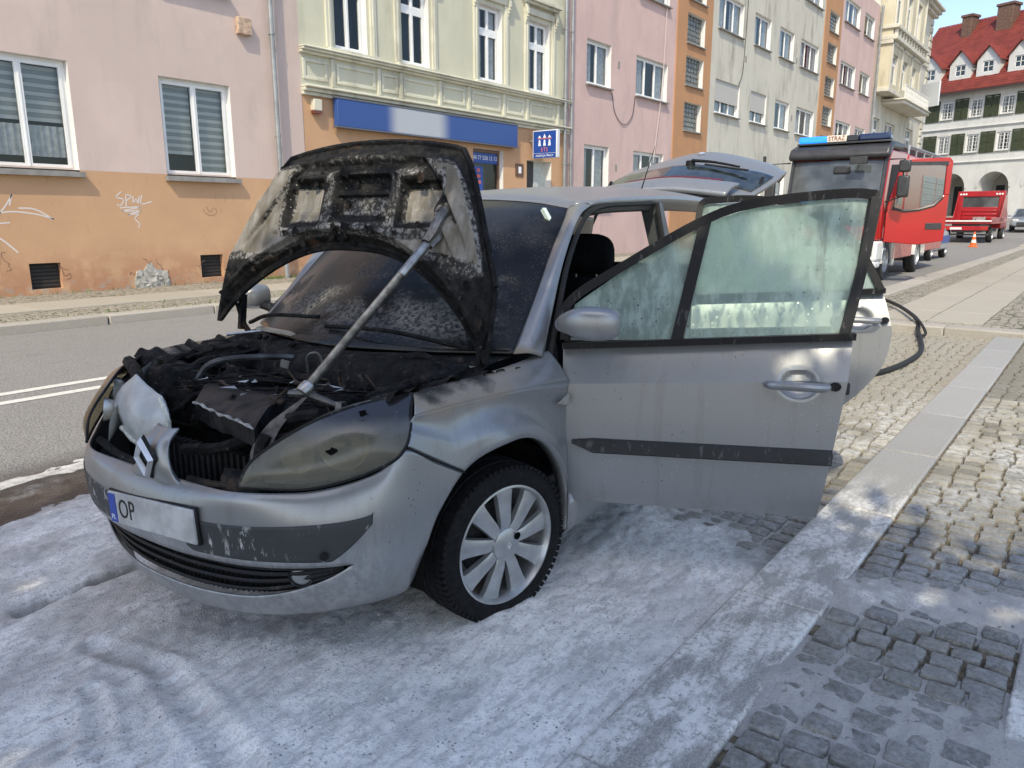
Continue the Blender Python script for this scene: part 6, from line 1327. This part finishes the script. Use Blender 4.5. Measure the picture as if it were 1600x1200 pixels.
pt('bumper', FWHT, lambda g: (g.bb(-.02, .50, -.02, Wd + .02, .34, .50), g.bb(.02, .62, -.03, .46, .501, .94), g.bb(.02, .62, Wd - .46, Wd + .03, .501, .94), g.bb(.04, .4, .461, Wd - .461, .501, .80)), .05, seg=3)
pt('number_plate', FWHT, lambda g: g.bb(-.03, -.021, .8, 1.32, .38, .48), 0)
for y in (.22, Wd - .22):
    h = link('headlamp', None, FT); pt('bezel', flat('lamp_bezel', (.38, .36, .30), .3, .5), lambda g: g.bb(-.0, .018, y - .16, y + .16, .62, .90), .01, h)
    for dy, dz in ((-.07, .07), (.07, .07), (-.07, -.06), (.07, -.06)): G().lathe([(0, .02), (.045, .012), (.055, -.01)], 14, Matrix.Translation((.0, y + dy, .76 + dz)) @ Matrix.Rotation(R(90), 4, 'Z')).build('lamp', flat('lamp_glass', (.62, .58, .48), .1), h)
    G().lathe([(0, .02), (.05, .015), (.06, -.02)], 14, Matrix.Translation((.0, y, .56)) @ Matrix.Rotation(R(90), 4, 'Z')).build('fog_lamp', CHROME, h)
# mirrors
for s, y in ((-1, -.02), (1, Wd + .02)):
    m_ = link('mirror', None, FT); pt('arm', FBLK, lambda g: (g.tube([(.5, y, 2.72), (.25, y + s * .34, 2.70), (.25, y + s * .34, 1.9), (.4, y, 1.8)], .018, 6)), 0, m_)
    pt('housing', FBLK, lambda g: (g.box((.24, y + s * .36, 2.12), (.12, .24, .46)), g.box((.24, y + s * .36, 2.55), (.12, .24, .26))), .04, m_)
pt('front_mirror', FBLK, lambda g: (g.box((.14, .55, 2.70), (.10, .36, .16)), g.tube([(.2, .55, 2.7), (.42, .55, 2.85)], .015, 6)), .03)
pt('rear_view_box', FBLK, lambda g: g.box((.36, .95, 2.52), (.05, .36, .16)), .03)
# light bar
lb = link('light_bar', None, FT)
BLUEL = N('blue_light').fin((.01, .12, .55), .15, 0, Emission_Color=(.02, .25, 1., 1), Emission_Strength=.9); DBLUE = flat('dark_blue_lens', (.015, .03, .09), .12)
pt('beacon', BLUEL, lambda g: g.bb(.62, .92, 1.42, 2.06, 3.16, 3.31), .04, lb, 3); pt('beacon', DBLUE, lambda g: g.bb(.62, .92, .06, .72, 3.16, 3.31), .04, lb, 3); pt('beacon', flat('black_lens', (.02, .022, .03), .15), lambda g: g.bb(.63, .91, .725, .98, 3.165, 3.30), .02, lb)
pt('text_panel', flat('panel_cream', (.72, .66, .55), .5), lambda g: g.bb(.62, .92, .985, 1.415, 3.165, 3.31), .01, lb); pt('base', FBLK, lambda g: g.bb(.6, .94, .05, 2.08, 3.115, 3.158), .01, lb)
text('lettering', 'STRAŻ', .135, flat('letter_darkred', (.25, .02, .02), .5), lb, Matrix.Translation((.616, 1.2, 3.237)) @ Matrix.Rotation(R(-90), 4, 'Z') @ Matrix.Rotation(R(90), 4, 'X'), .003, sx=.92)
pt('spot_lamp', flat('lamp_blue', (.03, .07, .2), .2), lambda g: g.lathe([(0, -.05), (.09, -.04), (.11, 0), (.06, .1)], 16, Matrix.Translation((.18, Wd - .10, 1.88)) @ Matrix.Rotation(R(-90), 4, 'Z')), 0)
pt('dash_sign', flat('blue_card', (.03, .10, .25), .6), lambda g: g.bb(.17, .18, 1.45, 1.8, 1.76, 1.92), 0)
# side windows and the door opening of the cab
pt('door_opening', ROOM, lambda g: g.prism([(.55, 1.25), (.55, 1.75), (.78, 2.62), (1.45, 2.66), (1.45, 1.25)], -.006, .02, 'y'), 0)
pt('cab_seat', SEAT, lambda g: (g.bb(1.05, 1.45, .12, .6, 1.45, 1.6), g.bb(1.35, 1.5, .12, .6, 1.6, 2.3)), .04)
pt('crew_window', CGL, lambda g: g.prism([(1.62, 1.75), (1.62, 2.62), (2.2, 2.62), (2.2, 1.75)], -.006, .01, 'y'), 0)
pt('blue_lettering', flat('letter_blue', (.03, .10, .32), .5), lambda g: [g.bb(1.66, 1.72, -.010, -.0065, 1.8 + k * .14, 1.9 + k * .14) for k in range(6)], 0)
for (x0, x1) in ((1.6, 2.2),): pt('crew_window', CGL, lambda g: g.prism([(x0, 1.75), (x0, 2.62), (x1, 2.62), (x1, 1.75)], Wd - .01, Wd + .006, 'y'), 0)
pt('side_window', CGL, lambda g: g.prism([(.55, 1.75), (.78, 2.62), (1.45, 2.62), (1.45, 1.65)], Wd - .01, Wd + .006, 'y'), 0)
# open driver's door
fdr = link('cab_door', None, FT, (.55, -.02, 0), (0, 0, R(-62))); fdr.scale = (1.2, 1, 1)
dp = [(.0, .78), (.0, 1.55), (.02, 1.74), (.20, 2.62), (.26, 2.70), (1.0, 2.74), (1.06, 2.66), (1.06, 1.72), (1.04, .80)]
hole = [(.10, 1.70), (.265, 2.58), (.96, 2.62), (.96, 1.95), (.80, 1.75), (.55, 1.66), (.3, 1.62)]
def dpanel(g):
    # lower panel then window surround built of strips
    g.prism([(.0, .92), (.6, .86), (1.04, .95), (1.05, 1.95), (.96, 1.95), (.80, 1.75), (.55, 1.66), (.3, 1.62), (.10, 1.62), (.0, 1.62)], -.04, .03, 'y')
    g.prism([(.0, 1.621), (.10, 1.621), (.10, 1.70), (.265, 2.58), (.22, 2.72), (.18, 2.6), (.02, 1.74)], -.04, .03, 'y'); g.prism([(.265, 2.581), (.96, 2.621), (1.06, 2.66), (1.0, 2.745), (.24, 2.72)], -.04, .03, 'y'); g.prism([(.961, 1.951), (1.055, 1.951), (1.06, 2.659), (.961, 2.62)], -.04, .03, 'y')
pt('panel', FRED, dpanel, .012, fdr); pt('pane', glass_mat('cab_door_glass', (.55, .60, .60)), lambda g: g.add([(u, -.005, z) for u, z in hole], [tuple(range(len(hole)))]), 0, fdr)
pt('window_trim', FBLK, lambda g: (g.tube([(u, -.045, z) for u, z in ((.12, 1.66), (.3, 1.60), (.55, 1.63), (.80, 1.72), (.94, 1.90))], .03, 6), g.bb(.27, .98, -.055, -.041, 2.58, 2.66)), 0, fdr)
pt('handle', FBLK, lambda g: g.bb(.70, .98, -.055, -.041, 1.20, 1.34), .015, fdr)
# body behind the cab
pt('body', FRED, lambda g: (g.bb(2.45, 8.3, .0, Wd + .12, 1.05, 2.95)), .04); pt('pump_panel_shutter', SILV, lambda g: [g.bb(4.4 + d * 1.9, 6.1 + d * 1.9, -.02 - .008 * (k % 2), .0, 1.35 + k * .08, 1.425 + k * .08) for d in range(2) for k in range(15)], 0)
pt('side_skirt', flat('skirt_rose', (.45, .16, .13), .5, var=.2), lambda g: g.bb(1.78, 3.9, -.01, .25, .48, 1.04), .02); pt('side_skirt', flat('skirt_rose', (.45, .16, .13), .5, var=.2), lambda g: g.bb(5.6, 8.2, -.01, .25, .55, 1.04), .02); pt('reflective_band', flat('band_white', (.7, .7, .68), .4), lambda g: g.bb(1.78, 8.25, -.014, -.0105, .96, 1.04), 0)
pt('front_fender', FWHT, lambda g: g.grid(np.array([[(1.22 + .62 * math.cos(t), y, .52 + .62 * math.sin(t)) for y in (-.03, .25)] for t in np.linspace(-.3, math.pi + .15, 20)])), 0)
pt('rear_fender', FWHT, lambda g: g.grid(np.array([[(4.9 + .64 * math.cos(t), y, .5 + .64 * math.sin(t)) for y in (-.03, .25)] for t in np.linspace(0, math.pi, 20)])), 0)
pt('cab_step', SILV, lambda g: (g.bb(.64, .95, -.01, .3, .42, .48), g.bb(.64, .95, -.01, .3, .72, .78), g.bb(1.65, 1.8, .0, .4, .42, .95)), .01)
pt('chassis', FBLK, lambda g: (g.bb(.4, 8.1, .45, Wd - .45, .55, 1.04), g.bb(.3, 1.0, .3, Wd - .3, .35, .55)), .02)
def twheel(root, x, y, r_, w_=.26, s=-1):
    w = link('wheel', None, root, (x, y, r_), (0, 0, 0 if s < 0 else math.pi)); h = w_ / 2
    G().lathe([(r_ * .58, -h + .02), (r_ * .62, -h), (r_ * .9, -h), (r_ * .98, -h + .03), (r_, -h + .06), (r_, h - .06), (r_ * .9, h), (r_ * .58, h)], 40).build('tyre', RUBBER, w)
    g = G().lathe([(r_ * .6, -h + .01), (r_ * .57, -h - .005), (r_ * .52, -h + .06), (r_ * .3, -h + .08), (r_ * .28, -h + .02), (r_ * .12, -h + .01), (0, -h + .01)], 32)
    for k in range(8): t = 2 * math.pi * k / 8; g.lathe([(0, -.03), (.02, -.03), (.022, 0)], 6, Matrix.Translation((r_ * .38 * math.cos(t), -h + .06, r_ * .38 * math.sin(t))))
    g.build('rim', SILV, w); return w
for x in (1.22, 4.9):
    twheel(FT, x, .16, .47); twheel(FT, x, Wd - .16, .47, s=1)
rk = link('roof_rack', None, FT); pt('ladder', FBLK, lambda g: (g.bb(2.2, 8, .35, .42, 3.2, 3.28), g.bb(2.2, 8, .75, .82, 3.2, 3.28), [g.bb(2.3 + k * .3, 2.34 + k * .3, .42, .75, 3.22, 3.26) for k in range(19)]), 0, rk); pt('rail', SILV, lambda g: (g.tube([(2.6, .05, 2.95), (2.6, .05, 3.15), (8.1, .05, 3.15), (8.1, .05, 2.95)], .025, 6), g.tube([(2.6, Wd, 2.95), (2.6, Wd, 3.15), (8.1, Wd, 3.15)], .025, 6), [g.tube([(3.5 + k, .05, 2.95), (3.5 + k, .05, 3.15)], .02, 6) for k in range(5)]), 0, rk)

# ------------------------------------------------------------------ small cars further along
def make_car(name, label, loc, rz, body, stripe=None, L_=4.5, Wc=1.8, Hc=1.46):
    c = thing(name, label, 'car', loc, rz); hw = Wc / 2
    st = [(-2.25, .45, .62, .70), (-2.15, .35, .72, .80), (-1.4, .30, .86, .88), (-.7, .28, .94, .90), (.2, .28, .95, .90), (1.2, .28, .97, .90), (1.9, .32, .99, .86), (2.2, .45, .90, .76)]
    rows = []
    for x, z0, z1, w in st: rows.append([(x, -w + .12, z0), (x, -w, z0 + .08), (x, -w, (z0 + z1) / 2), (x, -w + .03, z1 - .05), (x, -w + .12, z1), (x, 0, z1 + .03), (x, w - .12, z1), (x, w - .03, z1 - .05), (x, w, (z0 + z1) / 2), (x, w, z0 + .08), (x, w - .12, z0), (x, 0, z0)])
    g = G(); A = crom(np.array(rows), 30); g.grid(A, closev=True); g.add(A[0], [tuple(range(12))]); g.add(A[-1], [tuple(reversed(range(12)))]); g.build('body', body, c)
    cab = [(-.95, .93, .74, .02), (-.25, 1.36, .60, 0), (.3, 1.45, .60, 0), (1.0, 1.42, .59, 0), (1.75, 1.02, .70, 0)]
    g = G(); rows = [[(x, -w - .06, .93), (x, -w, z - .03), (x, -w + .1, z), (x, w - .1, z), (x, w, z - .03), (x, w + .06, .93)] for x, z, w, _ in cab]; g.grid(crom(np.array(rows), 24)); g.build('glasshouse', CGL, c)
    g = G(); rows = [[(x, -w + .02, z + .004), (x, 0, z + .03), (x, w - .02, z + .004)] for x, z, w in ((-.25, 1.36, .60), (.3, 1.45, .60), (1.0, 1.42, .59))]; g.grid(crom(np.array(rows), 12)); g.build('roof', body, c)
    for s in (-1, 1): g = G(); g.tube(crom([(-.98, s * .80, .93), (-.25, s * .61, 1.36), (.3, s * .61, 1.44), (1.0, s * .60, 1.41), (1.78, s * .74, .98)], 20), .035, 6); g.tube([(.25, s * .63, 1.42), (.3, s * .82, .95)], .035, 6); g.build('pillars', body, c)
    for s in (-1, 1):
        bevel(G().box((-2.17, s * .58, .72), (.12, .34, .13)).build('headlamp', flat('clear_lamp', (.55, .55, .5), .1), c), .03); bevel(G().box((2.15, s * .60, .86), (.12, .28, .14)).build('tail_lamp', flat('tail_red2', (.3, .01, .01), .2), c), .03)
        if stripe: G().bb(-1.5, 1.8, s * .905 - .004, s * .905 + .004, .55, .82).build('door_band', stripe, c)
        G().box((-.85, s * .98, .98), (.12, .18, .12)).build('mirror', body, c)
        for x in (-1.4, 1.35): twheel(c, x, s * .78, .31, .2, s)
    bevel(G().bb(-2.28, -2.2, -.5, .5, .38, .6).build('grille', FBLK, c), .02)
    return c
SILC = flat('silver_car', (.42, .44, .46), .3, .5, Coat_Weight=.3); GREYC = flat('grey_car', (.30, .33, .36), .3, .4, Coat_Weight=.3)
make_car('patrol_car', 'silver car with blue side band parked behind the fire engine', (31.2, 5.75, 0), 0, SILC, flat('band_blue', (.02, .06, .28), .4))
make_car('parked_car', 'grey saloon at the right edge beyond the tow truck', (60.5, 4.55, gz(60.5)), R(3), GREYC)
# ------------------------------------------------------------------ tow truck seen from behind
TT = thing('tow_truck', 'red flatbed tow truck with orange roof light, facing away', 'tow truck', (46.6, 5.05, gz(48)), R(-2))
TRED = flat('tow_red', (.34, .008, .014), .3, var=.1, sc=2, Coat_Weight=.3); Wt = 2.3
def tp(name, mat, fn, b=.02, par=None): return pt(name, mat, fn, b, par or TT)
tp('bed', TRED, lambda g: (g.bb(.0, 4.4, .0, Wt, .95, 1.08), g.bb(.0, 4.4, .0, .06, 1.081, 1.28), g.bb(.0, 4.4, Wt - .06, Wt, 1.081, 1.28)))
tp('bed_edge', flat('edge_white', (.66, .65, .62), .5), lambda g: (g.bb(-.05, -.002, -.02, Wt + .02, 1.06, 1.14)), .01)
tp('headboard', TRED, lambda g: (g.bb(3.6, 3.75, .0, .28, 1.081, 2.72), g.bb(3.6, 3.75, Wt - .28, Wt, 1.081, 2.72), g.bb(3.6, 3.75, .281, Wt - .281, 2.42, 2.72), g.bb(3.6, 3.75, .281, Wt - .281, 1.081, 1.85), [g.bb(3.56, 3.599, .3, Wt - .3, 1.2 + k * .2, 1.3 + k * .2) for k in range(3)], g.prism([(2.7, 1.081), (3.6, 1.081), (3.6, 2.5)], .0, .05, 'y'), g.prism([(2.7, 1.081), (3.6, 1.081), (3.6, 2.5)], Wt - .05, Wt, 'y')))
tp('rear_window', CGL, lambda g: g.bb(3.66, 3.69, .28, Wt - .28, 1.85, 2.42), 0)
tp('cab', TRED, lambda g: g.prism([(3.8, .7), (3.8, 2.5), (5.0, 2.5), (5.5, 1.7), (5.9, 1.5), (5.95, .6)], .08, Wt - .08, 'y'), .05)
for y in (.15, .28, .41, Wt - .15, Wt - .28, Wt - .41): G().lathe([(0, -.03), (.05, -.02), (.055, .0)], 12, Matrix.Translation((3.6, y, 2.55)) @ Matrix.Rotation(R(-90), 4, 'Z')).build('work_lamp', flat('work_white', (.75, .74, .7), .2), TT)
tp('beacon', N('amber_light').fin((.7, .25, .02), .3, 0, Emission_Color=(1, .35, .03, 1), Emission_Strength=1.0), lambda g: g.bb(3.9, 4.2, Wt / 2 - .35, Wt / 2 + .3, 2.56, 2.72), .03)
tp('winch', ASHM, lambda g: (g.box((2.9, 1.0, 1.2), (.3, .6, .22)), g.tube([(2.7, 1.0, 1.2), (1.2, 1.1, 1.12), (.8, 1.3, 1.1)], .02, 5), g.box((2.2, .9, 1.15), (.35, .4, .12), (0, 0, .4))), .02)
tp('chassis', FBLK, lambda g: (g.bb(.1, 5.6, .5, Wt - .5, .5, .949), g.bb(.2, .5, .1, Wt - .1, .35, .45)), .02)
tp('light_board', TRED, lambda g: g.bb(.02, .08, .1, Wt - .1, .62, .84), .01)
for y in (.3, Wt - .3): tp('tail_lamp', flat('tow_tail', (.4, .03, .02), .2), lambda g: g.bb(.0, .02, y - .15, y + .15, .66, .80), 0)
tp('plate', FWHT, lambda g: g.bb(.0, .02, 1.3, 1.85, .66, .78), 0); tp('side_lamp', flat('lamp_amber', (.6, .2, .02), .3), lambda g: [g.bb(1 + k, 1.1 + k, -.012, -.002, 1.0, 1.05) for k in range(3)], 0)
for x, y, s in ((.95, .14, -1), (.95, Wt - .14, 1), (4.75, .14, -1), (4.75, Wt - .14, 1)): twheel(TT, x, y, .38, .26, s)
# cone
cn = thing('traffic_cone', 'orange and white traffic cone on the road behind the tow truck', 'cone', (43.6, 5.35, gz(43.6))); OR = flat('cone_orange', (.75, .12, .015), .5)
bevel(G().bb(-.2, .2, -.2, .2, 0, .05).build('foot', OR, cn), .015)
for nm, r0, r1, z0, z1, mt in (('body', .15, .12, .05, .22, OR), ('stripe', .1201, .095, .22, .36, FWHT), ('body', .095, .07, .36, .5, OR), ('stripe', .0701, .05, .5, .62, FWHT), ('body', .05, .03, .62, .74, OR)): G().tube([(0, 0, z0), (0, 0, z1)], [r0, r1], 20).build(nm, mt, cn)
# fire hose lying round the back of the car
P = crom([(6.0, 2.0, .03), (6.7, 1.85, .03), (7.21, 1.71, .035), (7.64, 1.55, .035), (8.3, 1.47, .035), (9.1, 1.48, .035), (9.9, 1.62, .035), (10.6, 1.78, .06), (10.9, 1.85, .145), (11.5, 2.02, .15), (12.6, 2.41, .15), (13.4, 2.78, .15), (14.0, 3.15, .15)], 90)
hs = thing('fire_hose', 'thin black hose curving over the setts behind the open doors', 'hose', (0, 0, 0)); G().tube(P, .026, 9).build('hose', RUBBER, hs); G().tube(crom([(10.15, 1.70, .05), (10.4, 1.66, .06), (10.75, 1.80, .16), (11.1, 1.92, .15)], 16), .018, 6).build('hose_branch', RUBBER, hs)

# ------------------------------------------------------------------ tree behind the photographer, whose crown shades the car
def leafmat():
    n = N('leaf'); c = n.mix(n.noise(3, 3, .6, n.gen()), (.05, .10, .025), (.10, .16, .04)); n.fin(c, .6)
    t = n.n('BsdfTranslucent'); t.inputs[0].default_value = (.12, .2, .04, 1); mx = n.n('MixShader'); mx.inputs[0].default_value = .25; n.l(n.b.outputs[0], mx.inputs[1]); n.l(t.outputs[0], mx.inputs[2]); n.l(mx.outputs[0], n.out.inputs[0]); return n.mat
tr = thing('street_tree', 'leafy street tree behind the camera that shades the car', 'tree', (-4.05, -1.35, 0)); BARK = flat('bark', (.10, .075, .055), .95, var=.3, sc=6, bump=.8, bsc=14)
g = G(); g.tube([(0, 0, -.1), (.02, .02, .8), (.0, .05, 2.0), (.08, .0, 3.2), (.1, .05, 4.6), (.05, .1, 6.2)], [.24, .19, .17, .15, .11, .05], 12)
rr = random.Random(9); tips = []
for k in range(16):
    t = rr.uniform(0, 6.28); z = rr.uniform(2.8, 5.4); l_ = rr.uniform(1.6, 2.7); e = Vector((math.cos(t) * l_, math.sin(t) * l_, z + rr.uniform(.4, 1.6))); g.tube([(.05, .03, z), tuple(e * .5 + Vector((0, 0, z * .5 + .15))), tuple(e)], [.06, .04, .015], 7); tips.append(e)
g.build('trunk', BARK, tr)
rs = np.random.RandomState(5); V = []; F_ = []; CR, CZ = 3.15, 5.5
cl = []
while len(cl) < 190:
    p = rs.uniform(-1, 1, 3)
    if np.linalg.norm(p) < 1 and np.linalg.norm(p) > .25: cl.append(np.array([p[0] * CR, p[1] * CR, CZ + p[2] * 2.5]))
for c in cl:
    for k in range(75):
        p = c + rs.normal(0, .26, 3); a = rs.normal(0, 1, 3); a /= np.linalg.norm(a); b_ = np.cross(a, rs.normal(0, 1, 3)); b_ /= np.linalg.norm(b_); s1 = rs.uniform(.11, .18); o = len(V)
        V += [p - a * s1, p + b_ * s1 * .55, p + a * s1, p - b_ * s1 * .55]; F_.append((o, o + 1, o + 2, o + 3))
me = bpy.data.meshes.new('crown'); me.from_pydata([tuple(map(float, v)) for v in V], [], F_); me.materials.append(leafmat()); link('crown', me, tr)
